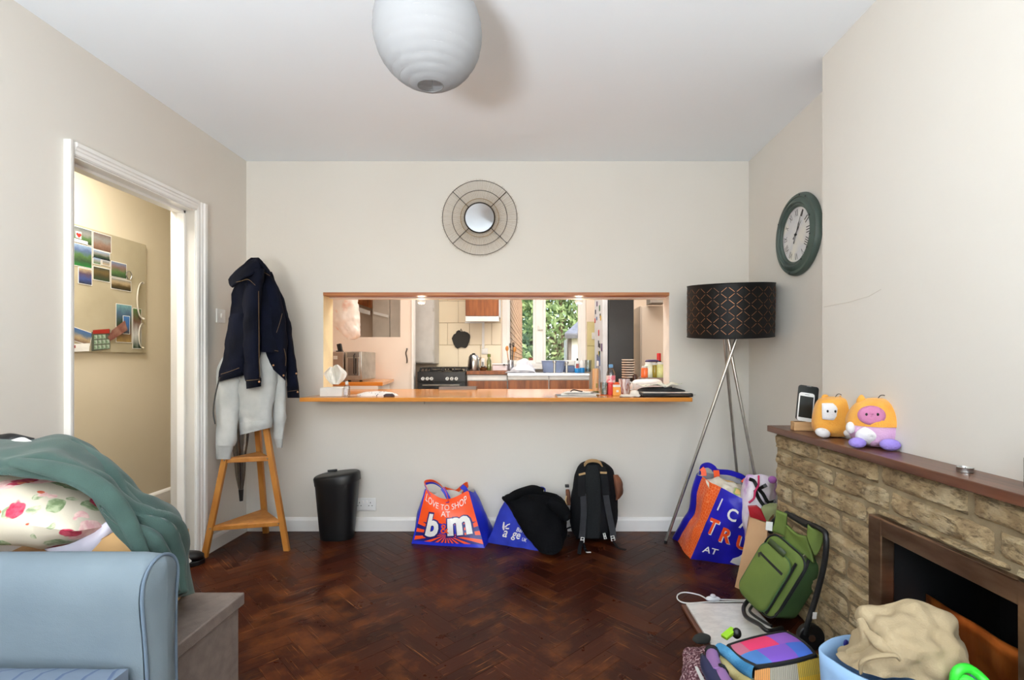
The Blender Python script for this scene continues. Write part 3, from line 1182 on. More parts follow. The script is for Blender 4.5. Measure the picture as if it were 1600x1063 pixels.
SKY, SEA, GRN, DKG, BRN, SND, GRY, RED, NVY = (150, 176, 206), (60, 100, 150), (84, 120, 66), (50, 74, 48), (116, 84, 66), (190, 168, 130), (150, 150, 146), (150, 50, 40), (40, 46, 66)
cards = [
    (112, 351, 144, 377, [DKG, GRN, GRY, (110, 120, 120)], 'top left postcard of a green valley, at the corner of the pin board'),
    (145, 361, 174, 389, [BRN, (150, 120, 104), GRY, (130, 110, 104)], 'brown rocky postcard in the top row of the pin board'),
    (112, 378, 144, 414, [(24, 120, 50), DKG, GRN, (90, 110, 150), SKY], 'bright green and blue postcard under the heart sticker'),
    (145, 389, 172, 403, [NVY, DKG, GRY, SKY], 'narrow panorama postcard under the brown rocky one'),
    (145, 401, 158, 412, [GRN, GRY, SKY], 'small square picture, near one of the pair under the panorama'),
    (159, 403, 172, 414, [SND, GRY, (200, 206, 214)], 'small square pale picture, far one of the pair under the panorama'),
    (122, 417, 144, 443, [NVY, (60, 80, 140), (90, 70, 90), SND], 'dark blue postcard lowest in the near column'),
    (145, 415, 172, 437, [DKG, (70, 66, 40), (110, 90, 50), (60, 70, 60)], 'dark olive postcard in the middle column'),
    (173, 407, 198, 432, [DKG, GRN, (140, 110, 100), (120, 140, 170)], 'postcard of trees and roofs in the far column'),
    (173, 433, 205, 451, [(40, 40, 26), (90, 72, 34), SND, (150, 150, 140)], 'sunset postcard lowest in the far column'),
    (112, 514, 143, 536, [(130, 100, 84), SND, (90, 120, 150), (70, 110, 170)], 'mountain postcard leaning at the lower near corner', ),
    (181, 474, 206, 535, [(170, 140, 80), BRN, DKG, (80, 110, 140), (120, 170, 176)], 'tall postcard with turquoise sky low on the board'),
    (207, 481, 221, 545, [DKG, (200, 200, 196), BRN, GRN], 'tall bordered photo strip at the lower far corner'),
    (192, 493, 203, 522, [(90, 90, 90), (60, 110, 170), (70, 130, 200)], 'small blue tower postcard overlapping the tall one'),
]
for i, cd in enumerate(cards):
    lift = 0.0205 + (0.004 if i in (13,) else 0)
    o = card(*cd[:6], lift=lift, rotv=D(-14) if i == 10 else 0)
    if i == 2:
        # heart badge over the second row
        pass
# pieces of paper with their own look
xx = HX + 0.0225


def hpt(px, py, lift=0.0225):
    x = HX + lift
    return P(px, py, F * -x / (CX - px))


t = thing('heart_card', 'white card with a red heart at the top near corner of the board', 'card', hpt(122, 368))
o = MB().prism([hpt(112.5, 371), hpt(137, 378), hpt(137, 383), hpt(112.5, 376)], (0.001, 0, 0)).build('strip', PAPER, t, smooth=False)
MB().prism([hpt(118, 361), hpt(127, 363), hpt(127, 374), hpt(118, 371)], (0.0012, 0, 0)).build('badge', PAPER, t, smooth=False)
hc = hpt(122.7, 367.5)
hpts = []
for i in range(28):
    a = 2 * math.pi * i / 28
    hpts.append(hc + V(0.0016, -0.0011 * 16 * math.sin(a) ** 3, 0.0011 * (13 * math.cos(a) - 5 * math.cos(2 * a) - 2 * math.cos(3 * a) - math.cos(4 * a))))
MB().prism(hpts, (0.0008, 0, 0)).build('heart', mat('heart_red', (200, 48, 44), 0.5), t, smooth=False)
t = thing('calendar', 'red topped calendar of small pictures low on the pin board', 'calendar', hpt(158, 548))
MB().prism([hpt(143, 519), hpt(172, 515), hpt(172, 545), hpt(143, 549)], (0.0012, 0, 0)).build('sheet', mat('calendar_dark', (86, 92, 78), 0.6), t, smooth=False)
MB().prism([hpt(145, 516, .024), hpt(171, 514, .024), hpt(171, 521, .024), hpt(145, 522, .024)], (0.0012, 0, 0)).build('header', mat('calendar_red', (160, 40, 30), 0.5), t, smooth=False)
pic = mat('calendar_picture', (176, 190, 176), 0.5, rgb2=(110, 140, 110), vscale=30)
for r in range(3):
    for cpx in range(4 if r else 3):
        x0, y0 = 147 + cpx * 6.3, 524 + r * 8
        MB().prism([hpt(x0, y0 - cpx * .4, .024), hpt(x0 + 5, y0 - cpx * .4 - .3, .024), hpt(x0 + 5, y0 + 6 - cpx * .4, .024), hpt(x0, y0 + 6.3 - cpx * .4, .024)], (0.0008, 0, 0)).build('picture', pic, t, smooth=False)
t = thing('leaflet', 'white leaflet with a small red emblem at the lower near corner', 'leaflet', hpt(126, 549))
MB().prism([hpt(112.5, 538), hpt(140, 536.5), hpt(139, 549), hpt(112.5, 550)], (0.0012, 0, 0)).build('sheet', PAPER, t, smooth=False)
MB().prism([hpt(114.5, 540, .024), hpt(118, 539.6, .024), hpt(118, 544, .024), hpt(114.5, 544.3, .024)], (0.0006, 0, 0)).build('emblem', mat('emblem_red', (150, 60, 60), 0.5), t, smooth=False)
t = thing('leaflet', 'brown folded leaflet fanned beside the red calendar', 'leaflet', hpt(183, 530))
for i in range(3):
    MB().prism([hpt(168 + i * 3, 527 - i * 5, .026 + i * .002), hpt(189 + i * 3, 505 - i * 2, .026 + i * .002), hpt(195 + i * 2, 516, .026 + i * .002), hpt(172 + i * 2, 533 - i, .026 + i * .002)], (0.001, 0, 0)).build('leaf', mat('leaflet_brown', (112, 60, 50), 0.6, rgb2=(150, 110, 96), vscale=16), t, smooth=False)
for k2, (px, py, rr_, w_) in enumerate(((222, 470, 0.13, 0.04), (222, 525, 0.085, 0.03))):
    ctr = hpt(px, py, 0.03)
    b = MB()
    b.tube([ctr + V(0, rr_ * 0.34 * math.cos(a), rr_ * math.sin(a)) for a in (D(75) + D(210) * i / 24 for i in range(25))], [w_ * 0.25, w_ * 0.42, w_ * .3], 8, flat=0.35)
    tag(b.build('loop_ornament', LET, None), ('upper larger' if k2 == 0 else 'lower smaller') + ' pale curved loop ornament hanging at the far edge of the pin board', 'ornament')
b = MB()
b.tube([hpt(201, 437, .03), hpt(197, 429, .03), hpt(202, 424, .03), hpt(206, 430, .03), hpt(204, 437, .03)], 0.003, 6, smooth=16)
tag(b.build('binder_clip', mat('clip_steel', (150, 146, 138), 0.4, 0.8), None), 'small metal clip over the sunset postcard on the pin board', 'clip')

# ---------------------------------------------------------------- coat stand with jacket, hoodie, umbrella
A0, B0, C0 = G(319.5, 872), G(448.5, 861), V(-1.80, 3.345, 0)
Yx = 3.06
X0 = P(391, 526, Yx)
apex = {}
st = thing('coat_stand', 'bamboo tripod coat stand with two triangular shelves in the corner by the door', 'coat stand', ((A0.x + B0.x) / 2, 3.05, 0))


def leg_at(f0, z):
    k = z / X0.z
    return f0.lerp(X0, k)


for f0 in (A0, B0, C0):
    d = (X0 - f0)
    off = V((f0.x - X0.x) * 0.02, (f0.y - X0.y) * 0.02, 0)
    top = f0 + d * 1.30
    ax = d.normalized()
    side = ax.cross(V(0, 1, 0)).normalized()
    nn = side.cross(ax)
    b = MB()
    w1, w2_ = 0.017, 0.012
    pts = []
    for p in (f0 + V(0, 0, 0.0), top):
        pts += [p + side * w1 + nn * w2_, p - side * w1 + nn * w2_, p - side * w1 - nn * w2_, p + side * w1 - nn * w2_]
    for i in range(4):
        pts[i].z = max(pts[i].z, 0.0005)
        if abs(pts[i].z) < 0.012:
            pts[i].z = 0.0005
    b.add(pts, [(0, 1, 2, 3), (4, 5, 6, 7), (0, 1, 5, 4), (1, 2, 6, 5), (2, 3, 7, 6), (3, 0, 4, 7)])
    b.build('leg', BAMBOO, st, smooth=False, bevel=0.003)
for z in (0.165, 0.555):
    pp = [leg_at(f0, z) for f0 in (A0, B0, C0)]
    ctr = sum(pp, Vector()) / 3
    pp = [p + (ctr - p).normalized() * 0.012 for p in pp]
    MB().prism(pp, (0, 0, 0.014)).build('shelf', BAMBOO, st, smooth=False, bevel=0.003)
    mid = (pp[0] + pp[1]) / 2
    MB().box(mid + V(0, -0.006, -0.002), ((pp[1] - pp[0]).length, 0.012, 0.024), rz(math.atan2(pp[1].y - pp[0].y, pp[1].x - pp[0].x))).build('shelf_rail', BAMBOO, st, smooth=False, bevel=0.002)
    for p in pp:
        MB().cyl(p + V(0, -0.03, 0.005), p + V(0, -0.022, 0.005), 0.004, n=8).build('bolt', CHROME, st)

# umbrella hanging in the stand
t = thing('umbrella', 'closed clear and black umbrella hanging point down in the coat stand', 'umbrella', P(376, 783, 3.16))
U0, U1 = P(377, 783, 3.16), P(374, 640, 3.16)
ax = (U1 - U0)
b = MB()
b.cyl(U0 + ax * 0.13, U1, 0.004)
b.build('shaft', BLACKPL, t)
MB().cyl(U0, U0 + ax * 0.125, 0.010, 0.015, 12).build('tip_cap', BLACKPL, t)
b = MB()
for i in range(8):
    a = 2 * math.pi * i / 8
    d = V(math.cos(a), math.sin(a), 0)
    b.tube([U0 + ax * 0.12 + d * 0.011, U0 + ax * 0.4 + d * 0.016, U0 + ax * 0.78 + d * 0.02], 0.0022, 5)
b.build('ribs', mat('steel_rib', (120, 118, 114), 0.4, 0.8), t)
rows = []
for j, (f, r) in enumerate(((0.13, 0.012), (0.3, 0.024), (0.5, 0.03), (0.68, 0.045), (0.85, 0.05), (0.95, 0.03))):
    rows.append([U0 + ax * f + V(math.cos(a), math.sin(a), 0) * r * (1 + 0.22 * math.cos(5 * a)) for a in (2 * math.pi * i / 30 for i in range(30))])
MB().loft(rows, 40, 16, closed=True).build('canopy', glass_mat('clear_vinyl', (216, 212, 206), 0.16, 0.18), t)

# grey hoodie
HOOD = mat('grey_marl', (188, 190, 188), 0.92, rgb2=(170, 173, 172), vscale=9, bump=0.12, bscale=160, sheen=0.2)
hd = thing('hoodie', 'pale grey sweatshirt hanging under the denim jacket on the coat stand', 'sweatshirt', P(395, 600, 3.02))


def slab(cols, Y, mid=0.05, back=0.09, nu=26, nv=22, **kw):
    """closed soft body: cols = list of rows (py, x0, x1, [front bulge]) around depth Y"""
    rows = []
    for r in cols:
        py, x0, x1 = r[0], r[1], r[2]
        bl = r[3] if len(r) > 3 else mid
        tl = r[4] if len(r) > 4 else 0.0   # vertical tilt in px (right side lower)
        ring = []
        for f, dpt in ((0.0, 0.0), (0.12, -0.7), (0.32, -0.95), (0.5, -1.0), (0.68, -0.95), (0.88, -0.7), (1.0, 0.0), (0.85, 0.8), (0.5, 1.0), (0.15, 0.8)):
            yy = Y + (dpt * bl if dpt < 0 else dpt * min(back, bl))
            ring.append(P(x0 + (x1 - x0) * f, py + tl * f, yy))
        rows.append(ring)
    b = MB()
    b.loft(rows, nu, nv, closed=True, caps=True, **kw)
    return b


b = slab([(500, 372, 424, .06), (560, 364, 436, .07), (600, 362, 434, .075), (640, 370, 427, .075), (660, 372, 426, .07, -6), (676, 373, 425.5, .066, -10)], 3.03, back=0.06, nu=56, nv=30, amp=0.012, sc=9)
b.build('body', HOOD, hd)
b = slab([(661, 374, 425, .069, -6), (671, 374.5, 425, .069, -9), (680, 375, 424.5, .062, -12)], 3.027, back=0.058, nu=40, nv=8, amp=0.003, sc=30)
b.build('waist_rib', HOOD, hd)
b = slab([(550, 350, 380, .02), (590, 338, 376, .04), (640, 337, 374, .045), (680, 337, 370, .042), (697, 336, 366, .04)], 2.99, back=0.045, nu=36, nv=26, amp=0.011, sc=10, seed=4)
b.build('sleeve', HOOD, hd)
b = slab([(695, 337, 365, .034), (706, 337, 363, .036), (718, 338, 360, .032)], 2.99, back=0.035, nu=30, nv=8, amp=0.003, sc=25)
b.build('cuff', HOOD, hd)
b = slab([(540, 420, 448, .04), (590, 424, 447.5, .045), (640, 426, 447, .045), (668, 427, 445.5, .04), (686, 427.5, 443, .036)], 3.06, back=0.045, nu=36, nv=24, amp=0.010, sc=10, seed=8)
b.build('sleeve', HOOD, hd)
b = slab([(684, 429, 442, .032), (692, 430, 442, .032), (700, 432, 441, .028)], 3.06, back=0.03, nu=24, nv=8)
b.build('cuff', HOOD, hd)
b = MB()
b.tube([P(343, 590, 2.9), P(336, 620, 2.9), P(333.5, 645, 2.9), P(336, 663, 2.9)], 0.004, 6, smooth=14)
b.build('drawstring', mat('dark_cord', (60, 60, 60), 0.7), hd)

# dark denim jacket
DEN = mat('dark_denim', (14, 18, 34), 0.9, rgb2=(8, 11, 22), vscale=7, bump=0.25, bscale=260, spec=0.12)
STI = mat('tan_stitching', (112, 88, 58), 0.7)
jk = thing('denim_jacket', 'dark indigo denim jacket with tan stitching hung over the coat stand', 'jacket', P(400, 405, 3.05))
b = slab([(404, 393, 403, .02), (411, 384, 412, .045, 2), (424, 372, 420, .07, 6), (445, 364, 428, .085, 10), (480, 360, 436, .10, 12), (520, 354, 443, .105, 8), (548, 350, 448, .105, 4)], 3.03, back=0.10, nu=64, nv=34, amp=0.012, sc=8, seed=2)
b.build('yoke', DEN, jk)
b = slab([(490, 359, 400, .05), (540, 351, 396, .06), (565, 346, 392, .06), (583, 343, 388, .055, -6), (592, 341.5, 384, .05, -9)], 2.955, back=0.06, nu=48, nv=26, amp=0.012, sc=9, seed=3)
b.build('left_front', DEN, jk)
b = slab([(585, 343, 386, .058, -7), (591, 342, 385, .060, -9), (597, 340.5, 383, .055, -11)], 2.954, back=0.06, nu=36, nv=6)
b.build('hem_band', DEN, jk)
b = slab([(420, 386, 416, .05), (450, 380, 410, .062), (500, 378, 408, .066), (550, 379, 408, .06), (580, 382, 408, .055), (596, 384, 409, .05)], 2.925, back=0.06, nu=40, nv=30, amp=0.012, sc=9, seed=6)
b.build('sleeve', DEN, jk)
b = slab([(592, 384, 408.5, .054, -1), (600, 384.5, 408, .055, -2), (608, 385, 408, .05, -4)], 2.925, back=0.06, nu=30, nv=6)
b.build('cuff', DEN, jk)
b = slab([(424, 404, 420, .03), (450, 402, 432, .045), (480, 402, 442, .05), (520, 406, 449, .055), (550, 411, 448, .05), (562, 415, 447, .045, 10), (573, 424, 446, .03, 22)], 3.0, back=0.06, nu=44, nv=24, amp=0.011, sc=10, seed=9)
b.build('right_front', DEN, jk)
b = slab([(425, 408, 424, .025), (450, 420, 436, .035), (475, 427, 446, .04), (500, 434, 452, .045), (540, 442, 459, .045), (580, 446, 464, .04), (606, 448, 467, .038)], 3.07, back=0.05, nu=34, nv=26, amp=0.009, sc=11, seed=12)
b.build('sleeve', DEN, jk)
b = slab([(604, 448, 467, .041), (612, 448.5, 467.5, .042), (622, 449, 468, .038)], 3.07, back=0.045, nu=30, nv=6)
b.build('cuff', DEN, jk)
# collar: folded flap from the apex down to the left
rows = [[P(401, 404, 2.97), P(386, 411, 2.93), P(368, 425, 2.92), P(359, 438, 2.93)], [P(405, 410, 2.93), P(390, 418, 2.89), P(373, 432, 2.88), P(360, 446, 2.9)], [P(408, 420, 2.915), P(395, 429, 2.87), P(380, 436, 2.865), P(362, 449, 2.88)]]
MB().loft(rows, 20, 10, amp=0.004, sc=20).build('collar', DEN, jk, thick=0.012)
rows = [[P(402, 404, 2.98), P(412, 412, 2.95), P(421, 424, 2.95)], [P(404, 412, 2.93), P(413, 420, 2.92), P(423, 432, 2.925)]]
MB().loft(rows, 12, 6).build('collar', DEN, jk, thick=0.01)


def stitch(pts, r=0.0012):
    b = MB()
    b.tube(pts, r, 5, smooth=18)
    return b.build('stitching', STI, jk)


stitch([P(369, 441, 2.845), P(378, 439, 2.835), P(388, 437, 2.83), P(399, 446, 2.845)])
stitch([P(401, 421, 2.90), P(411, 425, 2.91), P(422, 431, 2.925)])
stitch([P(404, 455, 2.868), P(404.5, 500, 2.86), P(405, 560, 2.868), P(406, 590, 2.872)])
stitch([P(385, 595, 2.866), P(396, 594, 2.862), P(406, 593, 2.872)])
stitch([P(432, 520, 2.935), P(437, 505, 2.94), P(441, 490, 2.955)])
stitch([P(415, 546, 2.935), P(425, 547, 2.937), P(435, 549, 2.94)])
stitch([P(345, 585, 2.895), P(358, 581, 2.892), P(374, 575, 2.893)])
stitch([P(449, 612, 3.022), P(457, 611, 3.02), P(466, 610, 3.025)])
stitch([P(446, 572, 2.965), P(447, 560, 2.962), P(444, 545, 2.958)])
for px, py, Y in ((405, 597, 2.868), (443, 587, 2.955), (463, 584, 3.022), (427, 571, 2.95), (465, 613, 3.022)):
    MB().ellipsoid(P(px, py, Y), (0.006, 0.004, 0.006), n=10, m=6).build('button', mat('jacket_button', (196, 150, 110), 0.35, 0.7), jk)

# ---------------------------------------------------------------- bin
cb = G(527, 840)
t = thing('waste_bin', 'black oval plastic bin with a tilted lid standing by the back wall', 'bin', cb)
b = MB()
yaw = D(28)
cz = [(0.0, 0.072, 0.098), (0.012, 0.080, 0.105), (0.20, 0.094, 0.122), (0.385, 0.106, 0.138)]
b.rings([(V(cb.x, cb.y, z + 0.0005), a * 0.98, bb, yaw + D(62)) for z, a, bb in cz], 40, 14, e=0.8)
b.build('bucket', BLACKPL, t)
tl = Matrix.Rotation(D(7), 3, 'Y') @ Matrix.Rotation(D(4), 3, 'X')
b = MB()
rows = []
for z, a, bb in ((-0.030, 0.110, 0.142), (0.014, 0.112, 0.144), (0.024, 0.108, 0.140), (0.030, 0.098, 0.13), (0.032, 0.06, 0.08), (0.033, 0.004, 0.006)):
    row = []
    for i in range(40):
        an = 2 * math.pi * i / 40
        x = math.copysign(abs(math.cos(an)) ** .85, math.cos(an)) * a
        y = math.copysign(abs(math.sin(an)) ** .85, math.sin(an)) * bb
        yy = yaw + D(62)
        p = V(x * math.cos(yy) - y * math.sin(yy), x * math.sin(yy) + y * math.cos(yy), z)
        row.append(Matrix.Rotation(D(-7), 3, 'Y') @ p + V(cb.x, cb.y, 0.388))
    rows.append(row)
b.grid(rows, closed=True, caps=True)
b.build('lid', BLACKPL, t)
MB().box(V(cb.x - 0.06, cb.y + 0.07, 0.420), (0.06, 0.02, 0.012), rz(yaw)).build('hinge', BLACKPL, t, bevel=0.003)

# ---------------------------------------------------------------- shoe and plant by the door frame
sh = G(296, 884)
t = thing('shoe', 'black shoe with white stripes lying at the foot of the door frame', 'shoe', sh)
yw = D(100)
m3 = rz(D(35))
o3 = V(sh.x - 0.06, sh.y - 0.03, 0.001)
rows = []
for x, w, h in ((-0.13, 0.010, 0.03), (-0.12, 0.034, 0.075), (-0.07, 0.040, 0.095), (0.0, 0.043, 0.085), (0.06, 0.047, 0.062), (0.11, 0.040, 0.048), (0.135, 0.012, 0.03)):
    rows.append([o3 + m3 @ V(x, w * math.cos(a), 0.02 + h * 0.5 + h * 0.5 * math.sin(a)) for a in (2 * math.pi * i / 12 for i in range(12))])
MB().loft(rows, 20, 20, closed=True, caps=True).build('upper', BLACKPL, t)
rows = []
for x, w in ((-0.135, 0.012), (-0.12, 0.038), (-0.05, 0.044), (0.05, 0.05), (0.11, 0.044), (0.14, 0.014)):
    rows.append([o3 + m3 @ V(x, w * c_, z_) for c_, z_ in ((-1, 0), (1, 0), (1, 0.024), (-1, 0.024))])
b = MB()
b.grid(rows, closed=True, caps=True)
b.build('sole', BLACKPL, t, smooth=False, bevel=0.003)
for k in range(3):
    b = MB()
    x = -0.03 + k * 0.04
    b.ribbon([o3 + m3 @ V(x + 0.02, -0.049, 0.03), o3 + m3 @ V(x, -0.046, 0.06), o3 + m3 @ V(x - 0.015, -0.035, 0.094)], m3 @ V(1, 0, 0), 0.016, 0.004, smooth=8)
    b.build('stripe', PAPER, t)

# ---------------------------------------------------------------- ottoman and what lies on it
OTT = mat('taupe_linen', (124, 112, 104), 0.95, rgb2=(112, 100, 93), vscale=30, bump=0.25, bscale=420)
ot = thing('storage_ottoman', 'grey-brown fabric storage ottoman with a lift-off lid behind the sofa arm', 'ottoman', (-1.36, 1.5, 0))
ox0, ox1, oy0, oy1 = -1.735, -0.985, 1.335, 1.665
MB().span((ox0, oy0, 0.001), (ox1, oy1, 0.33)).build('box', OTT, ot, smooth=True, bevel=0.006)
b = MB()
n = 16
rows = []
for j in range(9):
    y = oy0 - 0.012 + (oy1 - oy0 + 0.024) * j / 8
    rows.append([V(ox0 - 0.012 + (ox1 - ox0 + 0.024) * i / n, y, 0.372 + 0.010 * math.sin(math.pi * i / n) * math.sin(math.pi * j / 8)) for i in range(n + 1)])
b.grid(rows)
lo_ = [V(p.x, p.y, 0.332) for p in (rows[0] + [r[-1] for r in rows[1:]] + rows[-1][-2::-1] + [r[0] for r in rows[-2:0:-1]])]
hi_ = (rows[0] + [r[-1] for r in rows[1:]] + rows[-1][-2::-1] + [r[0] for r in rows[-2:0:-1]])
kk = len(lo_)
b.add(hi_ + lo_, [(i, (i + 1) % kk, kk + (i + 1) % kk, kk + i) for i in range(kk)] + [[kk + i for i in range(kk)]])
b.build('lid', OTT, ot, bevel=0.004)

KRAFT = mat('cardboard', (204, 164, 112), 0.8, rgb2=(190, 150, 98), vscale=4, bump=0.04)
t = thing('cardboard_box', 'brown cardboard box on the ottoman under the green garment', 'box', (-1.3, 1.5, 0.38))
m4 = rz(D(14))
bc = V(-1.33, 1.505, 0)
b = MB()
b.box(bc + V(0, 0, 0.484), (0.42, 0.24, 0.204), m4)
b.build('carton', KRAFT, t, smooth=False, bevel=0.002)
MB().prism([P(128, 862, 1.40), P(140, 853, 1.40), P(187, 826, 1.42), P(208, 862, 1.40), P(205, 880, 1.39), P(128, 880, 1.39)], (0, 0.006, 0.001)).build('flap', KRAFT, t, smooth=False)
MB().box(bc + m4 @ V(0.215, 0.0, 0.548), (0.004, 0.04, 0.07), m4).build('tape', mat('brown_tape', (170, 120, 70), 0.3), t, smooth=False)
t = thing('picture_book', 'flat orange-red book sticking out from under the floral cushion', 'book', (-1.39, 1.5, 0.592))
bq_ = [P(132, 858, 1.415), P(178, 812, 1.43), P(190, 822, 1.45), P(150, 868, 1.42)]
MB().prism(bq_, (0.0, 0.012, -0.004)).build('cover', mat('orange_red_board', (206, 70, 28), 0.45), t, smooth=False, bevel=0.002)
MB().prism([p_ + V(0, 0.0135, -0.006) for p_ in bq_], (0, 0.006, -0.002)).build('pages', PAPER, t, smooth=False)
LAV = mat('pale_lavender_plastic', (214, 212, 226), 0.35, rgb2=(200, 198, 216), vscale=5, bump=0.1, bscale=14)
b = MB()
rows = [[P(70, 858, 1.40), P(110, 850, 1.40), P(145, 832, 1.41), P(176, 808, 1.43)], [P(80, 868, 1.395), P(120, 862, 1.395), P(150, 846, 1.405), P(178, 820, 1.43)], [P(84, 884, 1.40), P(124, 878, 1.40), P(152, 862, 1.41), P(180, 832, 1.44)]]
b.loft(rows, 24, 14, amp=0.003, sc=20)
tag(b.build('plastic_bag', LAV, None, thick=0.006), 'flattened pale lavender plastic bag between the orange book and floral cushion', 'bag')

# floral cushion
q = NT('floral_cotton', 0.85)
tc = q.n('TexCoord')
ov = tc.outputs['Object']
wv = q.n('VectorMath', operation='ADD')
q.l(ov, wv.inputs[0])
nzv = q.n('TexNoise')
nzv.inputs['Scale'].default_value = 22
q.l(ov, nzv.inputs['Vector'])
sc_ = q.n('VectorMath', operation='SCALE')
q.l(nzv.outputs['Color'], sc_.inputs[0])
sc_.inputs['Scale'].default_value = 0.035
q.l(sc_.outputs[0], wv.inputs[1])


def blob(scale, thr, c_in, c_out, colr, seed):
    vo = q.n('TexVoronoi')
    vo.inputs['Scale'].default_value = scale
    vo.inputs['Randomness'].default_value = 0.85
    q.l(q.scalevec(wv.outputs[0], (1, 1, 1), (seed, seed * 2, 0)), vo.inputs['Vector'])
    m = q.ramp(vo.outputs['Distance'], [(thr - 0.02, (255, 255, 255)), (thr, (0, 0, 0))])
    inner = q.ramp(q.noise(wv.outputs[0], 60, 3), [(0.38, c_in), (0.62, c_out)])
    return q.mix(m, colr, inner)


colr = q.ramp(q.noise(ov, 5, 3), [(0.3, (220, 212, 194)), (0.7, (210, 200, 180))])
colr = blob(11, 0.30, (120, 142, 100), (176, 188, 150), colr, 0.33)
colr = blob(15, 0.22, (140, 156, 118), (204, 206, 176), colr, 1.9)
colr = blob(8.5, 0.36, (226, 170, 172), (240, 208, 200), colr, 0.0)
colr = blob(8.5, 0.27, (176, 36, 70), (214, 84, 108), colr, 0.02)
colr = blob(17, 0.17, (204, 88, 60), (226, 150, 120), colr, 3.1)
q.color(colr)
q.bump(q.noise(ov, 300, 2), 0.1, 0.003)
FLOR = q.m
b = MB()
pc = P(42, 797, 1.46)
rows = []
m5 = ry(D(9)) @ rx(D(-8))
nu, nv = 44, 26
for side in (1, -1):
    rr_ = []
    for j in range(nv + 1):
        row = []
        for i in range(nu + 1):
            s, tt = 2 * i / nu - 1, 2 * j / nv - 1
            prf = max(0.0, (1 - abs(s) ** 2.3)) ** 0.75 * max(0.0, (1 - abs(tt) ** 2.6)) ** 0.6
            x = s * 0.262 * (1 - 0.06 * tt * tt)
            y = tt * 0.13 * (1 - 0.05 * s * s)
            p = V(x, y, side * 0.093 * prf)
            d = 0.010 * noise.noise(V(x * 9, y * 14, side * 3.0)) + 0.006 * noise.noise(V(x * 20 + y * 16, y * 6, side))
            p.z += d * min(1, prf * 2)
            row.append(m5 @ p + pc)
        rr_.append(row)
    b.grid(rr_)
cu = b.build('floral_cushion', FLOR, None)
tag(cu, 'cream cushion with pink and red rose print on the ottoman pile', 'cushion')

# green garment draped over cushion and ottoman
GRNC = mat('sage_green_jersey', (62, 88, 81), 0.9, rgb2=(50, 73, 68), vscale=6, bump=0.18, bscale=320, sheen=0.15)
rows = [
    [P(-70, 690, 1.66), P(-20, 688, 1.64), P(40, 690, 1.66), P(106, 683, 1.66), P(150, 704, 1.64), P(176, 726, 1.62), P(210, 764, 1.62), P(246, 782, 1.62), P(270, 800, 1.66), P(282, 850, 1.69), P(286, 925, 1.70)],
    [P(-70, 698, 1.53), P(-20, 697, 1.52), P(40, 697, 1.53), P(96, 692, 1.55), P(140, 716, 1.52), P(172, 738, 1.50), P(200, 772, 1.50), P(240, 790, 1.51), P(275, 812, 1.52), P(289, 870, 1.55), P(296, 930, 1.55)],
    [P(-70, 722, 1.42), P(-20, 719, 1.41), P(30, 714, 1.40), P(80, 716, 1.40), P(120, 738, 1.385), P(158, 756, 1.38), P(190, 788, 1.39), P(225, 806, 1.40), P(262, 822, 1.42), P(280, 870, 1.44), P(288, 928, 1.42)],
    [P(-70, 742, 1.385), P(-20, 739, 1.37), P(20, 739, 1.36), P(60, 741, 1.35), P(104, 750, 1.345), P(140, 764, 1.345), P(164, 796, 1.35), P(194, 816, 1.36), P(236, 838, 1.365), P(258, 880, 1.375), P(270, 926, 1.36)],
    [P(-70, 744, 1.39), P(-20, 741, 1.375), P(20, 741, 1.365), P(62, 744, 1.358), P(106, 754, 1.355), P(136, 774, 1.352), P(160, 806, 1.356), P(186, 836, 1.362), P(212, 866, 1.36), P(228, 900, 1.37), P(236, 924, 1.37)],
]
b = MB()
b.loft(rows, 110, 56, amp=0.012, sc=7, seed=5)
g_ = b.last
for j, r_ in enumerate(g_):
    for i in range(len(r_)):
        uu, vv_ = i / 109, j / 55
        a_ = (g_[j][min(i + 1, 109)] - g_[j][max(i - 1, 0)]).cross(g_[min(j + 1, 55)][i] - g_[max(j - 1, 0)][i])
        a_ = a_.normalized() if a_.length > 1e-9 else V(0, 0, 0)
        w_ = 0.3 + 0.7 * max(0, min(1, (uu - 0.25) * 3))
        ph_ = 30 * vv_ + 9 * uu + 3.0 * noise.noise(V(uu * 5, vv_ * 3, 2))
        b.v[j * 110 + i] = b.v[j * 110 + i] + a_ * 0.014 * w_ * math.sin(ph_) * math.sin(math.pi * min(1, max(0, vv_ * 1.1)))
o = b.build('green_garment', GRNC, None, thick=0.007)
tag(o, 'sage green sweater draped over the floral cushion and ottoman', 'sweater')
# folded sleeve ridge
b = MB()
b.tube([P(20, 722, 1.36), P(70, 730, 1.345), P(118, 744, 1.335), P(160, 768, 1.33), P(190, 800, 1.335), P(212, 840, 1.34), P(228, 880, 1.345)], [0.014, 0.022, 0.026, 0.026, 0.022, 0.018, 0.014], 14, smooth=40, flat=0.55)
b2 = MB()
b2.tube([P(112, 690, 1.60), P(150, 718, 1.54), P(172, 742, 1.50), P(186, 776, 1.46), P(212, 806, 1.42), P(240, 850, 1.40), P(255, 900, 1.40)], [0.012, 0.02, 0.024, 0.028, 0.03, 0.03, 0.02], 14, smooth=40, flat=0.6)
b.build('sleeve', GRNC, o)
b2.build('fold', GRNC, o)
b = MB()
b.tube([P(-40, 692, 1.60), P(0, 686, 1.60), P(18, 684, 1.60), P(52, 688, 1.62)], [0.012, 0.018, 0.016, 0.008], 10, smooth=20, flat=0.5)
tag(b.build('black_scarf', BLACKPL, None), 'thin black scarf edge showing behind the green sweater', 'scarf')
b = MB()
b.tube([P(16, 691, 1.575), P(32, 689, 1.575), P(48, 692, 1.58)], [0.008, 0.014, 0.006], 10, smooth=16, flat=0.5)
tag(b.build('white_cloth', PAPER, None), 'small white cloth tucked beside the black scarf', 'cloth')

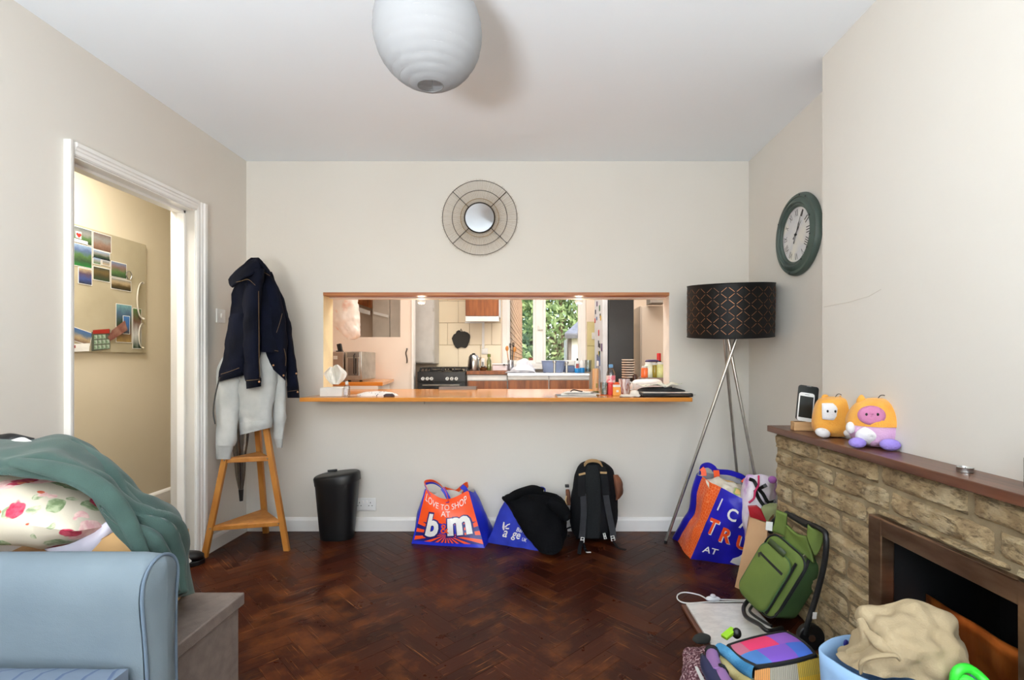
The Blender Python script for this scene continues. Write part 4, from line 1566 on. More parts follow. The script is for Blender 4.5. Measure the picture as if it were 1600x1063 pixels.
# ---------------------------------------------------------------- sofa
q = NT('pale_blue_cotton', 0.9)
tc = q.n('TexCoord')
q.color(q.ramp(q.noise(tc.outputs['Object'], 4, 3), [(0.35, (113, 127, 136)), (0.65, (105, 119, 129))]))
w = q.noise(q.scalevec(tc.outputs['Object'], (3, 6, 6)), 4, 4)
q.bump(q.math('ADD', q.math('MULTIPLY', w, 0.8), q.math('MULTIPLY', q.noise(tc.outputs['Object'], 400, 2), 0.2)), 0.2, 0.01)
SOFA = q.m
q = NT('pale_blue_stripe', 0.9)
tc = q.n('TexCoord')
sx_ = q.n('SeparateXYZ')
q.l(tc.outputs['Object'], sx_.inputs[0])
wob = q.math('MULTIPLY', q.noise(tc.outputs['Object'], 3, 2), 0.06)
fr = q.math('FRACT', q.math('MULTIPLY', q.math('ADD', q.math('ADD', sx_.outputs[0], q.math('MULTIPLY', sx_.outputs[1], 0.35)), wob), 22.0))
q.color(q.mix(q.ramp(fr, [(0.10, (255, 255, 255)), (0.18, (0, 0, 0))]), (112, 126, 144), (84, 100, 130)))
q.bump(q.noise(tc.outputs['Object'], 9, 3), 0.2, 0.01)
STRP = q.m
PIPE = mat('blue_piping', (100, 117, 134), 0.85)
sf = thing('sofa', 'pale blue slipcovered sofa with a rolled arm, cut off by the near corner', 'sofa', (-1.45, 0.7, 0))
# arm: cross-section (y, z) swept along x; bulged scroll at the top
SEC = [(1.205, 0.02), (1.200, 0.30), (1.192, 0.45), (1.183, 0.54), (1.180, 0.585), (1.186, 0.625), (1.206, 0.655), (1.235, 0.668), (1.262, 0.664), (1.285, 0.650), (1.300, 0.622), (1.302, 0.59),
       (1.296, 0.55), (1.294, 0.45), (1.296, 0.30), (1.296, 0.02)]
SECS = crom([V(0, a, z) for a, z in SEC], 44)
rows = []
for x in (-1.92, -1.7, -1.4, -1.15, -0.98, -0.945, -0.936):
    s = 1.0 if x < -0.95 else (0.985 if x < -0.94 else 0.96)
    cy_, cz_ = 1.245, 0.42
    rows.append([V(x, cy_ + (p.y - cy_) * s + 0.003 * noise.noise(V(x * 5, p.y * 8, p.z * 6)), min(p.z, 0.42 + (p.z - 0.42) * s)) for p in SECS])
b = MB()
b.grid(rows)
b.build('arm', SOFA, sf, angle=60)
fr_ = [V(-0.930, 1.245 + (p.y - 1.245) * 0.97, 0.42 + (p.z - 0.42) * 0.975) for p in SECS]
ctr = [V(-0.930, 1.245 + (p.y - 1.245) * 0.0, 0.36 + (p.z - 0.36) * 0.9) for p in SECS]
rows = []
for f in (0.0, 0.12, 0.35, 0.6, 0.85, 1.0):
    rows.append([a.lerp(c_, f) + V(0.016 * math.sin(math.pi / 2 * f) + 0.008 * (1 - f) * noise.noise(V(a.y * 22, a.z * 16 + a.y * 30, f * 2)) * (1 if 0 < f else 0), 0, 0) for a, c_ in zip(fr_, ctr)])
b = MB()
b.grid(rows)
b.build('arm_front_panel', SOFA, sf, angle=70)
MB().tube([p + V(0.002, 0, 0) for p in fr_], 0.0042, 8).build('piping', PIPE, sf)
# the near arm, seat frame, cushions and back
b = MB()
rows = []
for x in (-1.92, -1.4, -0.98, -0.945, -0.936):
    k_ = 1.0 if x < -0.95 else (0.985 if x < -0.94 else 0.96)
    rows.append([V(x, -0.83 + (1.245 - p.y) * k_, min(p.z, 0.42 + (p.z - 0.42) * k_)) for p in SECS])
b.grid(rows, caps=True)
b.build('arm', SOFA, sf, angle=60)
MB().span((-1.92, -0.77, 0.02), (-0.955, 1.178, 0.27)).build('seat_base', SOFA, sf, bevel=0.02)


def cushion(cx_, cy_, cz_, hx, hy, hz, m_, nm):
    b = MB()
    rr2 = []
    for side in (1, -1):
        rr_ = []
        for j in range(17):
            row = []
            for i in range(25):
                s, tt = 2 * i / 24 - 1, 2 * j / 16 - 1
                prf = max(0.0, (1 - abs(s) ** 6)) ** 0.5 * max(0.0, (1 - abs(tt) ** 6)) ** 0.5
                row.append(V(cx_ + s * hx, cy_ + tt * hy, cz_ + side * hz * (0.43 + 0.57 * prf) + 0.004 * noise.noise(V(s * 4, tt * 6, side))))
            rr_.append(row)
        b.grid(rr_)
        rr2.append(rr_)
    per2 = [g[0] + [r[-1] for r in g[1:]] + g[-1][-2::-1] + [r[0] for r in g[-2:0:-1]] for g in rr2]
    kk = len(per2[0])
    b.add(per2[0] + per2[1], [(i, (i + 1) % kk, kk + (i + 1) % kk, kk + i) for i in range(kk)])
    return b.build(nm, m_, sf, angle=60)


cushion(-1.43, 0.71, 0.392, 0.475, 0.466, 0.07, STRP, 'seat_cushion')
cushion(-1.43, -0.24, 0.392, 0.475, 0.466, 0.07, STRP, 'seat_cushion')
MB().span((-1.955, -0.77, 0.02), (-1.78, 1.178, 0.60)).build('backrest', SOFA, sf, bevel=0.03)
# ---------------------------------------------------------------- kitchen shell
KY = 5.6
KXL, KXR = -2.18, 1.95
TILE = mat('cream_tile', (236, 224, 198), 0.25, rgb2=(230, 216, 188), vscale=2)
kz = 1.05


def kx(px, Y=KY):
    return (px - CX) * Y / F


def kzf(py, Y=KY):
    return CH - (py - CY) * Y / F


WX0, WX1, WZ0, WZ1 = kx(784), kx(916), 1.085, 2.12
b = MB()
b.span((KXL, KY, 0), (WX0, KY + 0.22, ZC)).span((WX1, KY, 0), (KXR, KY + 0.22, ZC))
b.span((WX0, KY, 0), (WX1, KY + 0.22, WZ0)).span((WX0, KY, WZ1), (WX1, KY + 0.22, ZC))
struct(b.build('wall_kitchen_back', KITP, smooth=False))
struct(MB().span((KXL - 0.05, 3.56, 0), (KXL, KY + 0.22, ZC)).build('wall_kitchen_left', KITP, smooth=False))
struct(MB().span((KXR, 3.56, 0), (KXR + 0.1, KY + 0.22, ZC)).build('wall_kitchen_right', KITP, smooth=False))
struct(MB().span((KXL - 0.05, 3.56, ZC), (KXR + 0.1, KY + 0.22, ZC + 0.1)).build('ceiling_kitchen', CEIL, smooth=False))
struct(MB().span((KXL - 0.05, 3.42, -0.06), (KXR + 0.1, KY + 0.22, 0)).build('floor_kitchen', mat('kitchen_vinyl', (170, 150, 128), 0.4), smooth=False))
struct(MB().span((XR + 0.2, 3.4, 0), (KXR + 0.1, 3.56, ZC)).build('wall_kitchen_front', WALL, smooth=False))

# splashback tiles, laid one by one
sp = struct(MB().span((kx(681), KY - 0.004, 0.9), (kx(783), KY - 0.0005, 2.3)).build('trim_3', mat('grout', (196, 184, 160), 0.9), smooth=False))
xs = [kx(682), kx(730), kx(782)]
pitch = 0.245
z = 1.085
r = 0
while z < 2.2:
    x = kx(682) - (0.0 if r % 2 == 0 else 0.12)
    while x < kx(783):
        x0, x1 = max(x, kx(681.5)), min(x + pitch, kx(783))
        if x1 - x0 > 0.03:
            MB().span((x0 + 0.002, KY - 0.012, z + 0.002), (x1 - 0.002, KY - 0.004, z + pitch - 0.002)).build('tile', TILE, sp, smooth=False, bevel=0.002, segs=1)
        x += pitch
    z += pitch
    r += 1
sp2 = struct(MB().span((kx(917), KY - 0.004, 1.05), (kx(960), KY - 0.0005, kzf(503))).build('trim_4', mat('grout_yellow', (190, 180, 140), 0.9), smooth=False))
YT = mat('pale_yellow_tile', (224, 212, 158), 0.3, rgb2=(214, 202, 146))
for i in range(2):
    for j in range(2):
        x0, z0 = kx(917.5) + i * 0.15, 1.05 + j * 0.27
        MB().span((x0, KY - 0.011, z0), (x0 + 0.146, KY - 0.004, z0 + 0.266)).build('tile', YT, sp2, smooth=False, bevel=0.002, segs=1)

# kitchen window
win = struct(MB().span((WX0, KY + 0.06, WZ0), (WX0 + 0.055, KY + 0.13, WZ1)).build('window_1', WHITE, smooth=False, bevel=0.003))
MB().span((WX1 - 0.055, KY + 0.06, WZ0), (WX1, KY + 0.13, WZ1)).build('window_frame', WHITE, win, smooth=False, bevel=0.003)
MB().span((WX0 + 0.055, KY + 0.06, WZ0), (WX1 - 0.055, KY + 0.13, WZ0 + 0.045)).build('window_frame', WHITE, win, smooth=False, bevel=0.003)
MB().span((WX0 + 0.055, KY + 0.06, WZ1 - 0.05), (WX1 - 0.055, KY + 0.13, WZ1)).build('window_frame', WHITE, win, smooth=False, bevel=0.003)
mx0, mx1 = kx(837, KY + 0.06), kx(848.5, KY + 0.06)
MB().span((mx0, KY + 0.055, WZ0 + 0.045), (mx1, KY + 0.13, WZ1 - 0.05)).build('mullion', WHITE, win, smooth=False, bevel=0.003)
for a, c in ((WX0 + 0.055, mx0), (mx1, WX1 - 0.055)):
    b = MB()
    for (p0, p1) in (((a, WZ0 + .045), (a + .03, WZ1 - .05)), ((c - .03, WZ0 + .045), (c, WZ1 - .05)), ((a + .03, WZ0 + .045), (c - .03, WZ0 + .075)), ((a + .03, WZ1 - .08), (c - .03, WZ1 - .05))):
        b.span((p0[0], KY + 0.075, p0[1]), (p1[0], KY + 0.12, p1[1]))
    s = b.build('sash', WHITE, win, smooth=False)
    MB().span((a + 0.03, KY + 0.095, WZ0 + 0.075), (c - 0.03, KY + 0.100, WZ1 - 0.08)).build('pane', GLASS, s, smooth=False)
b = MB()
hc = P(841.5, 513, KY + 0.05)
b.box(hc, (0.012, 0.012, 0.05)).box(hc + V(0.022, -0.012, -0.012), (0.06, 0.008, 0.010))
b.build('window_handle', CHROME, win, smooth=False, bevel=0.002)
MB().span((WX0 - 0.02, KY - 0.05, WZ0 - 0.025), (WX1 + 0.02, KY + 0.06, WZ0)).build('window_sill', WHITE, win, smooth=False, bevel=0.004)

# ---------------------------------------------------------------- outside the kitchen window
struct(MB().span((-14, 6.2, -0.6), (16, 34, -0.5)).build('ground', mat('garden_lawn', (96, 120, 62), 0.95, rgb2=(120, 130, 76), vscale=3), smooth=False))
BRK = [mat('yellow_stock_brick', (164, 128, 94), 0.9, rgb2=(132, 98, 70), vscale=12, bump=0.3), ]
bx = -0.335
bw = thing('brick_wall', 'weathered yellow brick side wall outside the kitchen window', 'wall', (bx - 0.11, 7.5, -0.5))
MB().span((bx - 0.22, 6.1, -0.5), (bx - 0.008, 11.6, 3.2)).build('core', mat('brick_mortar', (140, 130, 118), 0.95), bw, smooth=False)
bmesh_v, bmesh_f = None, None
bme = None
cnt = 0
rest = MB()
for k in range(12, 40):
    z = -0.5 + k * 0.075
    if z < 0.7 or z > 2.5:
        continue
    for i in range(25):
        y = 6.1 + i * 0.225 + (0.1125 if k % 2 else 0)
        if y + 0.21 > 11.6:
            continue
        if bme is None:
            o = MB().box((bx - 0.004, y + 0.1075, z + 0.0325), (0.03, 0.215, 0.065)).build('brick', BRK[0], bw, smooth=False)
            bme = o.data
        elif cnt < 290:
            o = bpy.data.objects.new('brick', bme)
            COL.objects.link(o)
            o.parent = bw
            o.location = V(bx - 0.004 + RND.uniform(-.004, .004), y + 0.1075, z + 0.0325) - wloc(bw)
        else:
            rest.box((bx - 0.004, y + 0.1075, z + 0.0325), (0.03, 0.215, 0.065))
        cnt += 1
if rest.v:
    stuff(rest.build('far_brick', BRK[0], bw, smooth=False))


def leafmat(name, c1, c2):
    q = NT(name, 0.55)
    g = q.n('NewGeometry')
    q.color(q.ramp(g.outputs['Random Per Island'], [(0.0, c1), (1.0, c2)]))
    tr = q.n('BsdfTranslucent')
    tr.inputs[0].default_value = rgba(c2)
    mx = q.n('MixShader')
    mx.inputs[0].default_value = 0.4
    q.l(q.b.outputs[0], mx.inputs[1])
    q.l(tr.outputs[0], mx.inputs[2])
    q.l(mx.outputs[0], q.t.nodes['Material Output'].inputs['Surface'])
    return q.m


LG = leafmat('leaf_green', (96, 122, 78), (158, 176, 122))
LD = leafmat('leaf_dark', (82, 112, 84), (140, 166, 122))
LY = leafmat('leaf_yellow', (186, 196, 132), (224, 222, 170))
BARK = mat('bark', (110, 92, 76), 0.95, rgb2=(84, 70, 58), vscale=8, bump=0.4)


def tree(c, h, blobs, mtl, label, nleaf, size):
    t = thing('tree', label, 'tree', c, 'garden trees beyond the kitchen window')
    c = V(*c)
    top = c + V(0, 0, h * 0.75)
    b = MB()
    b.tube([c, c + V(0.05, 0, h * 0.3), top], [0.12, 0.09, 0.03], 8, smooth=8)
    for bl in blobs[:5]:
        b.tube([c + V(0, 0, h * 0.3), (c + V(0, 0, h * 0.45)).lerp(c + V(*bl[0]), 0.6), c + V(*bl[0])], [0.05, 0.035, 0.015], 6, smooth=6)
    b.build('trunk', BARK, t)
    vs, fs = [], []
    tot = sum(bl[1] ** 2 for bl in blobs)
    for bl in blobs:
        bc, br = c + V(*bl[0]), bl[1]
        for _ in range(int(nleaf * br * br / tot)):
            d = V(RND.gauss(0, 1), RND.gauss(0, 1), RND.gauss(0, 1)).normalized()
            p = bc + d * br * (0.55 + 0.5 * RND.random()) * (0.85 + 0.3 * noise.noise(d * 3 + bc))
            x = V(RND.gauss(0, 1), RND.gauss(0, 1), RND.gauss(0, 1)).normalized()
            y = x.orthogonal().normalized()
            s = size * RND.uniform(0.6, 1.3)
            k = len(vs)
            vs += [p - x * s, p + y * s * 0.5 + x * s * 0.1, p + x * s, p - y * s * 0.5 + x * s * 0.1]
            fs.append((k, k + 1, k + 2, k + 3))
    b = MB()
    b.v, b.f, b.u, b.mi = vs, fs, [None] * len(fs), [0] * len(fs)
    me_o = b.build('foliage', mtl, t, smooth=False)
    stuff(me_o)


tree((-0.15, 15.0, -0.5), 4.6, [((0.1, 0, 1.4), .6), ((-.15, .1, 2.2), .65), ((.15, 0, 2.9), .5), ((-0.2, 0, 3.5), .5), ((-.2, .1, 1.0), .5)], LD, 'dark green slender tree beside the brick wall outside', 3400, 0.085)
tree((0.62, 13.2, -0.5), 5.4, [((-.5, 0, 1.6), .7), ((.4, .2, 1.9), .75), ((-.3, 0, 2.7), .8), ((.6, .1, 3.0), .7), ((-.8, 0, 3.4), .6), ((.1, 0, 3.8), .8)], LG, 'leafy mid green tree in the middle of the kitchen window', 3800, 0.09)
tree((0.2, 16.0, -0.5), 7, [((-1.6, 0, 2.6), 1.0), ((-.6, 0, 3.7), 1.0), ((.6, 0, 4.3), 1.1), ((1.9, 0, 3.6), 1.0), ((-2.2, 0, 4.2), .9), ((2.6, 0, 4.6), 1.0)], LY, 'tall pale yellow-green tree behind the others outside', 1500, 0.13)
tree((0.62, 10.4, -0.5), 2.2, [((-.3, 0, 1.0), .45), ((.15, 0, 1.15), .5), ((.6, 0, .95), .45)], LD, 'low dark shrub-like tree under the taller ones outside', 1500, 0.07)
tree((3.2, 17.5, -0.5), 6, [((-.4, 0, 2.2), 1.0), ((.8, 0, 2.8), 1.1), ((0, 0, 3.6), 1.0), ((1.6, 0, 2.0), 1.0)], LG, 'broad green tree beside the white house outside', 1300, 0.13)

hs_ = thing('house', 'small white house with a slate roof beyond the garden trees', 'house', (1.8, 10.9, -0.5))
a, c = P(893, 524, 9.6), P(960, 600, 9.6)
RENDER_ = mat('white_render', (240, 240, 236), 0.9, rgb2=(226, 226, 222))
SLATE = mat('slate', (108, 112, 120), 0.7, rgb2=(88, 92, 100), vscale=10)
MB().span((a.x, 9.6, -0.5), (a.x + 2.2, 12.2, a.z)).build('wall', RENDER_, hs_, smooth=False)
MB().span((a.x - 0.06, 9.56, -0.5), (a.x, 9.9, a.z)).build('drainpipe', mat('grey_brick_edge', (110, 104, 100), 0.9), hs_, smooth=False)
rp = [V(a.x - 0.14, 9.45, a.z - 0.03), V(a.x + 2.4, 9.45, a.z - 0.03), V(a.x + 2.4, 11.0, a.z + 0.55), V(a.x + 0.5, 11.0, a.z + 0.55)]
MB().prism(rp, (0, 0, 0.06)).build('roof', SLATE, hs_, smooth=False)
MB().span((a.x - 0.14, 9.40, a.z - 0.07), (a.x + 2.4, 9.45, a.z)).build('gutter', mat('dark_gutter', (70, 72, 76), 0.5), hs_, smooth=False)
# potted plants on the outside ledge
TERR = mat('terracotta', (178, 92, 70), 0.8)
for i, (px, py, s, lb) in enumerate([(833, 566, 0.052, 'terracotta pot with a plant low outside the kitchen window')]):
    pp = P(px, py, 6.15)
    t = thing('plant_pot', lb, 'plant pot', pp)
    MB().lathe([(s * .7, -s), (s, s * .6), (s * 1.12, s * .6), (s * 1.12, s), (s * .9, s), (s * .85, s * .5)], pp, 18).build('pot', TERR, t)
    b = MB()
    for k in range(60 if i == 0 else 30):
        a2 = RND.uniform(0, 6.28)
        l = RND.uniform(0.05, 0.16)
        d = V(math.cos(a2) * .6, math.sin(a2) * .6, 1.0).normalized()
        p0 = pp + V(0, 0, s)
        sd = d.cross(V(0, 0, 1)).normalized() * 0.012
        b.add([p0, p0 + d * l * .5 + sd, p0 + d * l, p0 + d * l * .5 - sd], [(0, 1, 2, 3)])
    stuff(b.build('foliage', LD, t, smooth=False))
struct(MB().span((WX0 - 0.1, KY + 0.22, WZ0 - 0.06), (WX1 + 0.1, KY + 0.72, WZ0 - 0.02)).build('sill_outside', mat('stone_sill', (200, 196, 188), 0.8), smooth=False))

# ---------------------------------------------------------------- kitchen units
WALN = mat('walnut_veneer', (158, 92, 44), 0.4, rgb2=(112, 60, 26), vscale=3.0, stretch=(9, 9, 1.0), bump=0.03)
BLACKM = mat('black_enamel', (22, 24, 26), 0.25, rgb2=(18, 19, 21))
# cupboard run left of the window
t = thing('base_cabinet', 'walnut fronted base unit with a white drawer strip beside the black cooker', 'cabinet', (kx(760, 5.0), 5.3, 0))
x0, x1 = kx(729.5, 5.0), kx(792.5, 5.0)
MB().span((x0, 5.02, 0.0), (x1, KY - 0.001, 1.012)).build('body', WHITE, t, smooth=False)
MB().span((x0 + 0.004, 5.002, 0.10), (x1 - 0.004, 5.019, kzf(595.5, 5.0))).build('door', WALN, t, smooth=False, bevel=0.002)
MB().span((x0 + 0.004, 4.998, kzf(594.5, 5.0)), (x1 - 0.004, 5.019, kzf(586.5, 5.0))).build('drawer', WHITEPL, t, smooth=False, bevel=0.002)
MB().span((x0, 4.985, 1.016), (x1, KY - 0.013, 1.05)).build('worktop_left', WALN, None, smooth=False, bevel=0.002)
o = bpy.data.objects['worktop_left']
o.name = 'worktop'
tag(o, 'short walnut edged worktop carrying the kettle', 'worktop')
t = thing('sink_unit', 'stainless steel sink top on walnut fronted units under the kitchen window', 'sink', (kx(858, 4.9), 5.2, 0))
x0b, x1b = kx(793.2, 4.9), kx(921, 4.9)
x0b = max(x0b, x1 + 0.002)
MB().span((x0b, 4.93, 0.0), (x1b, KY - 0.014, 0.99)).build('body', WHITE, t, smooth=False)
xm = kx(857.5, 4.9)
for a, c in ((x0b, xm - 0.002), (xm + 0.002, x1b)):
    MB().span((a + 0.003, 4.911, 0.1), (c - 0.003, 4.929, kzf(594.5, 4.91))).build('door', WALN, t, smooth=False, bevel=0.002)
    MB().span((a + 0.003, 4.907, kzf(593.5, 4.91)), (c - 0.003, 4.929, kzf(587, 4.91))).build('drawer', WHITEPL, t, smooth=False, bevel=0.002)
STEEL = mat('satin_steel', (206, 208, 212), 0.25, 1.0, rgb2=(190, 192, 196), vscale=12)
zt_ = kzf(583.5, 4.9)
b = MB()
b.span((x0b, 4.89, zt_ - 0.022), (x1b, 5.0, zt_)).span((x0b, 5.38, zt_ - 0.022), (x1b, KY - 0.015, zt_))
b.span((x0b, 5.0, zt_ - 0.022), (x0b + 0.38, 5.38, zt_)).span((x1b - 0.08, 5.0, zt_ - 0.022), (x1b, 5.38, zt_))
b.build('sink_top', STEEL, t, smooth=False)
MB().span((x0b + 0.38, 5.0, zt_ - 0.17), (x1b - 0.08, 5.38, zt_ - 0.16)).build('basin', STEEL, t, smooth=False)
for px in (866.5, 885.5):
    p = P(px, 583, 4.955)
    p.z = zt_
    b = MB()
    hh = 0.10 if px < 870 else 0.09
    b.cyl(p, p + V(0, 0, hh), 0.013, 0.011).tube([p + V(0, 0, hh * 0.8), p + V(0, 0.05, hh * 0.85), p + V(0, 0.09, hh * 0.6)], 0.009, 8, smooth=8)
    tp = b.build('tap', CHROME, t)
    MB().lathe([(0.012, 0), (0.02, 0.006), (0.019, 0.022), (0.008, 0.028)], p + V(0, 0, hh), 12).build('tap_handle', CHROME, tp)
# cooker
t = thing('gas_cooker', 'black freestanding gas cooker with white knobs against the kitchen wall', 'cooker', (kx(690, 4.95), 5.3, 0))
x0, x1 = kx(652, 4.95), kx(728, 4.95)
zc_ = kzf(581, 4.95)
MB().span((x0, 4.96, 0.0), (x1, KY - 0.02, zc_)).build('body', BLACKM, t, smooth=False, bevel=0.004)
MB().span((x0 + 0.002, 4.94, kzf(597, 4.95)), (x1 - 0.002, 4.965, zc_ - 0.002)).build('control_panel', BLACKM, t, smooth=False, bevel=0.004)
dd = MB().span((x0 + 0.004, 4.938, 0.32), (x1 - 0.004, 4.958, kzf(598, 4.95))).build('oven_door', BLACKM, t, smooth=False, bevel=0.004)
MB().tube([V(x0 + 0.06, 4.938, kzf(602, 4.95)), V(x0 + 0.06, 4.91, kzf(602, 4.95)), V(x1 - 0.06, 4.91, kzf(602, 4.95)), V(x1 - 0.06, 4.938, kzf(602, 4.95))], 0.008, 8).build('door_handle', CHROME, dd)
for px in (661, 668, 674.5, 699, 706, 713):
    p = P(px, 592, 4.94)
    kn = MB().cyl(p, p + V(0, -0.022, 0), 0.017, 0.015, 14).build('knob', WHITEPL, t)
    MB().box(p + V(0.003, -0.024, 0.003), (0.004, 0.003, 0.022), ry(D(30))).build('pointer', BLACKPL, kn, smooth=False)
for i in range(4):
    bx_, by_ = x0 + (x1 - x0) * (0.27 if i % 2 == 0 else 0.73), 5.12 if i < 2 else 5.38
    MB().lathe([(0.04, 0), (0.04, 0.012), (0.02, 0.018)], (bx_, by_, zc_), 14).build('burner', BLACKPL, t)
for i in range(2):
    b = MB()
    cx_ = x0 + (x1 - x0) * (0.26 if i == 0 else 0.74)
    for dx in (-0.11, 0, 0.11):
        b.tube([V(cx_ + dx, 5.0, zc_ + 0.004), V(cx_ + dx, 5.03, zc_ + 0.034), V(cx_ + dx, 5.48, zc_ + 0.034), V(cx_ + dx, 5.51, zc_ + 0.004)], 0.007, 6)
    for y in (5.08, 5.25, 5.42):
        b.tube([V(cx_ - 0.125, y, zc_ + 0.004), V(cx_ - 0.11, y, zc_ + 0.034), V(cx_ + 0.11, y, zc_ + 0.034), V(cx_ + 0.125, y, zc_ + 0.004)], 0.007, 6)
    b.build('pan_support', BLACKPL, t)
# wall units
t = thing('wall_cabinet', 'walnut wall cupboard with a white light pelmet above the kettle', 'cabinet', (kx(754, 5.3), 5.45, 1.6))
x0, x1 = kx(727, 5.3), kx(779.5, 5.3)
zb_ = kzf(494, 5.3)
MB().span((x0, 5.32, zb_), (x1, KY - 0.013, 2.3)).build('body', WHITE, t, smooth=False)
MB().span((x0 + 0.002, 5.30, zb_ + 0.002), (x1 - 0.002, 5.319, 2.3)).build('door', WALN, t, smooth=False, bevel=0.002)
MB().span((x0, 5.305, kzf(502.5, 5.3)), (x1, 5.34, zb_ - 0.002)).build('pelmet', WHITEPL, t, smooth=False, bevel=0.004)
b = MB().span((kx(727), KY - 0.016, kzf(505.5)), (kx(755), KY - 0.012, kzf(502.8)))
b.span((kx(753.6), KY - 0.028, kzf(544)), (kx(757.2), KY - 0.012, kzf(503)))
tag(b.build('cable_trunking', WHITEPL, None, smooth=False), 'slim white cable trunking running down the tiles to the socket', 'trunking')
t = thing('kitchen_socket', 'white wall socket on the tiles above the kettle counter', 'socket', P(758, 549, KY - 0.012))
MB().box(P(757.5, 549, KY - 0.018), (0.07, 0.010, 0.066)).build('plate', WHITEPL, t, bevel=0.003)
MB().box(P(757.5, 549, KY - 0.024), (0.05, 0.004, 0.04)).build('plug', WHITEPL, t, bevel=0.003)
t = thing('kitchen_socket', 'pale socket plate on the yellow tiles beside the fridge', 'socket', P(930, 525, KY - 0.012))
MB().box(P(930, 525, KY - 0.016), (0.075, 0.008, 0.075)).build('plate', WHITEPL, t, bevel=0.003)
MB().box(P(930, 524, KY - 0.021), (0.02, 0.004, 0.03)).build('rocker', WHITE, t, bevel=0.001)
# black chopping board shaped like an apple
t = thing('chopping_board', 'black apple-shaped board hanging on the cream tiles', 'board', P(720.5, 544, KY - 0.015))
pts = [(706, 529), (709, 523), (712.5, 521), (713.5, 518), (717, 516), (721, 518.5), (726, 518), (731, 520), (734.5, 523.5), (735, 527), (733, 535), (730, 542), (727, 544.2), (722, 543), (720, 543), (715, 545), (712, 543), (709, 538)]
b = MB()
b.prism([P(x, y, KY - 0.014) for x, y in pts], (0, -0.014, 0))
b.build('plate', mat('black_board', (44, 43, 40), 0.7), t, smooth=False, bevel=0.003)
MB().tube([P(718.6, 518.5, KY - 0.02), P(720.2, 514, KY - 0.02), P(722, 518.5, KY - 0.02)], 0.005, 6).build('hanging_loop', BLACKPL, t)
# boiler door panel
t = thing('boiler', 'tall pale grey boiler casing on the wall behind the cream door', 'boiler', (kx(664, 5.3), 5.45, kzf(568, 5.3)))
MB().span((kx(640, 5.3), 5.32, kzf(568.5, 5.3)), (kx(677.8, 5.3), KY - 0.005, 2.35)).build('casing', mat('pale_grey_metal', (198, 196, 192), 0.45), t, smooth=False, bevel=0.004)
MB().span((kx(641, 5.3), 5.302, kzf(567, 5.3)), (kx(677, 5.3), 5.319, 2.34)).build('front_panel', mat('pale_grey_metal', (198, 196, 192), 0.45), t, smooth=False, bevel=0.004)
MB().box(P(653, 564.5, 5.301), (0.06, 0.003, 0.012)).build('badge', mat('grey_badge', (180, 178, 172), 0.4), t, smooth=False)
for py in (484, 549):
    MB().cyl(P(677.5, py - 3, 5.3), P(677.5, py + 3, 5.3), 0.006).build('hinge', CHROME, t)
# cream kitchen door with upper glazed pane
DYK = 4.95
DCR = mat('cream_door_paint', (236, 223, 210), 0.4, rgb2=(232, 217, 203), vscale=1.5)
px0, px1, pz0, pz1 = kx(548, DYK), kx(625.5, DYK), kzf(527, DYK), 2.02
d3 = struct(MB().span((KXL, DYK, 0.0), (px0, DYK + 0.04, 2.1)).span((px1, DYK, 0.0), (kx(643.5, DYK), DYK + 0.04, 2.1)).span((px0, DYK, 0.0), (px1, DYK + 0.04, pz0)).span((px0, DYK, pz1), (px1, DYK + 0.04, 2.1)).build('door_2', DCR, smooth=False))
MB().span((px0, DYK + 0.018, pz0), (px1, DYK + 0.023, pz1)).build('pane', GLASS, d3, smooth=False)
MB().tube([P(635.5, 545, DYK - 0.002), P(636, 546, DYK - 0.03), P(634.2, 552, DYK - 0.035), P(635.8, 560, DYK - 0.035), P(636, 566, DYK - 0.03), P(635.5, 567, DYK - 0.002)], 0.0065, 8, smooth=20).build('door_handle', mat('pewter', (104, 98, 92), 0.35, 0.9), d3)
MB().span((kx(643.5, DYK), DYK - 0.01, 0), (kx(646.5, DYK), DYK + 0.07, 2.15)).build('door_edge', WHITE, d3, smooth=False)
# what shows through the pane: cupboard and grey cupboard doors
t = thing('wall_cabinet', 'walnut wall cupboard with white pelmet seen through the glazed pane', 'cabinet', (kx(563, 5.4), 5.45, 1.6))
x0, x1 = kx(545, 5.35), kx(579, 5.35)
b = MB()
b.prism([P(545, 470, 5.36), P(579.5, 482, 5.36), P(579.5, 420, 5.36), P(545, 420, 5.36)], (0, 0.2, 0))
b.build('body', WALN, t, smooth=False)
b = MB()
b.prism([P(555, 478, 5.345), P(577, 486, 5.345), P(577, 492, 5.345), P(556, 487, 5.345)], (0, 0.03, 0))
b.build('pelmet', WHITEPL, t, smooth=False)
GRYD = mat('grey_beige_door', (206, 196, 182), 0.5)
t = thing('larder_cupboard', 'tall grey-beige larder cupboard seen through the glazed pane', 'cupboard', (kx(605, 5.45), 5.5, 0))
MB().span((kx(581, 5.4), 5.42, 0), (kx(628, 5.4), KY - 0.006, 2.3)).build('body', GRYD, t, smooth=False)
MB().span((kx(582, 5.4), 5.40, 0.1), (kx(608.5, 5.4), 5.419, 2.28)).build('door', GRYD, t, smooth=False, bevel=0.003)
MB().span((kx(609.5, 5.4), 5.40, 0.1), (kx(627.5, 5.4), 5.419, 2.28)).build('door', GRYD, t, smooth=False, bevel=0.003)
b = MB().prism([P(584, 487, 5.398), P(607, 492.5, 5.398), P(607, 497, 5.398), P(584, 491, 5.398)], (0, -0.01, 0))
b.build('rail', WHITE, t, smooth=False)

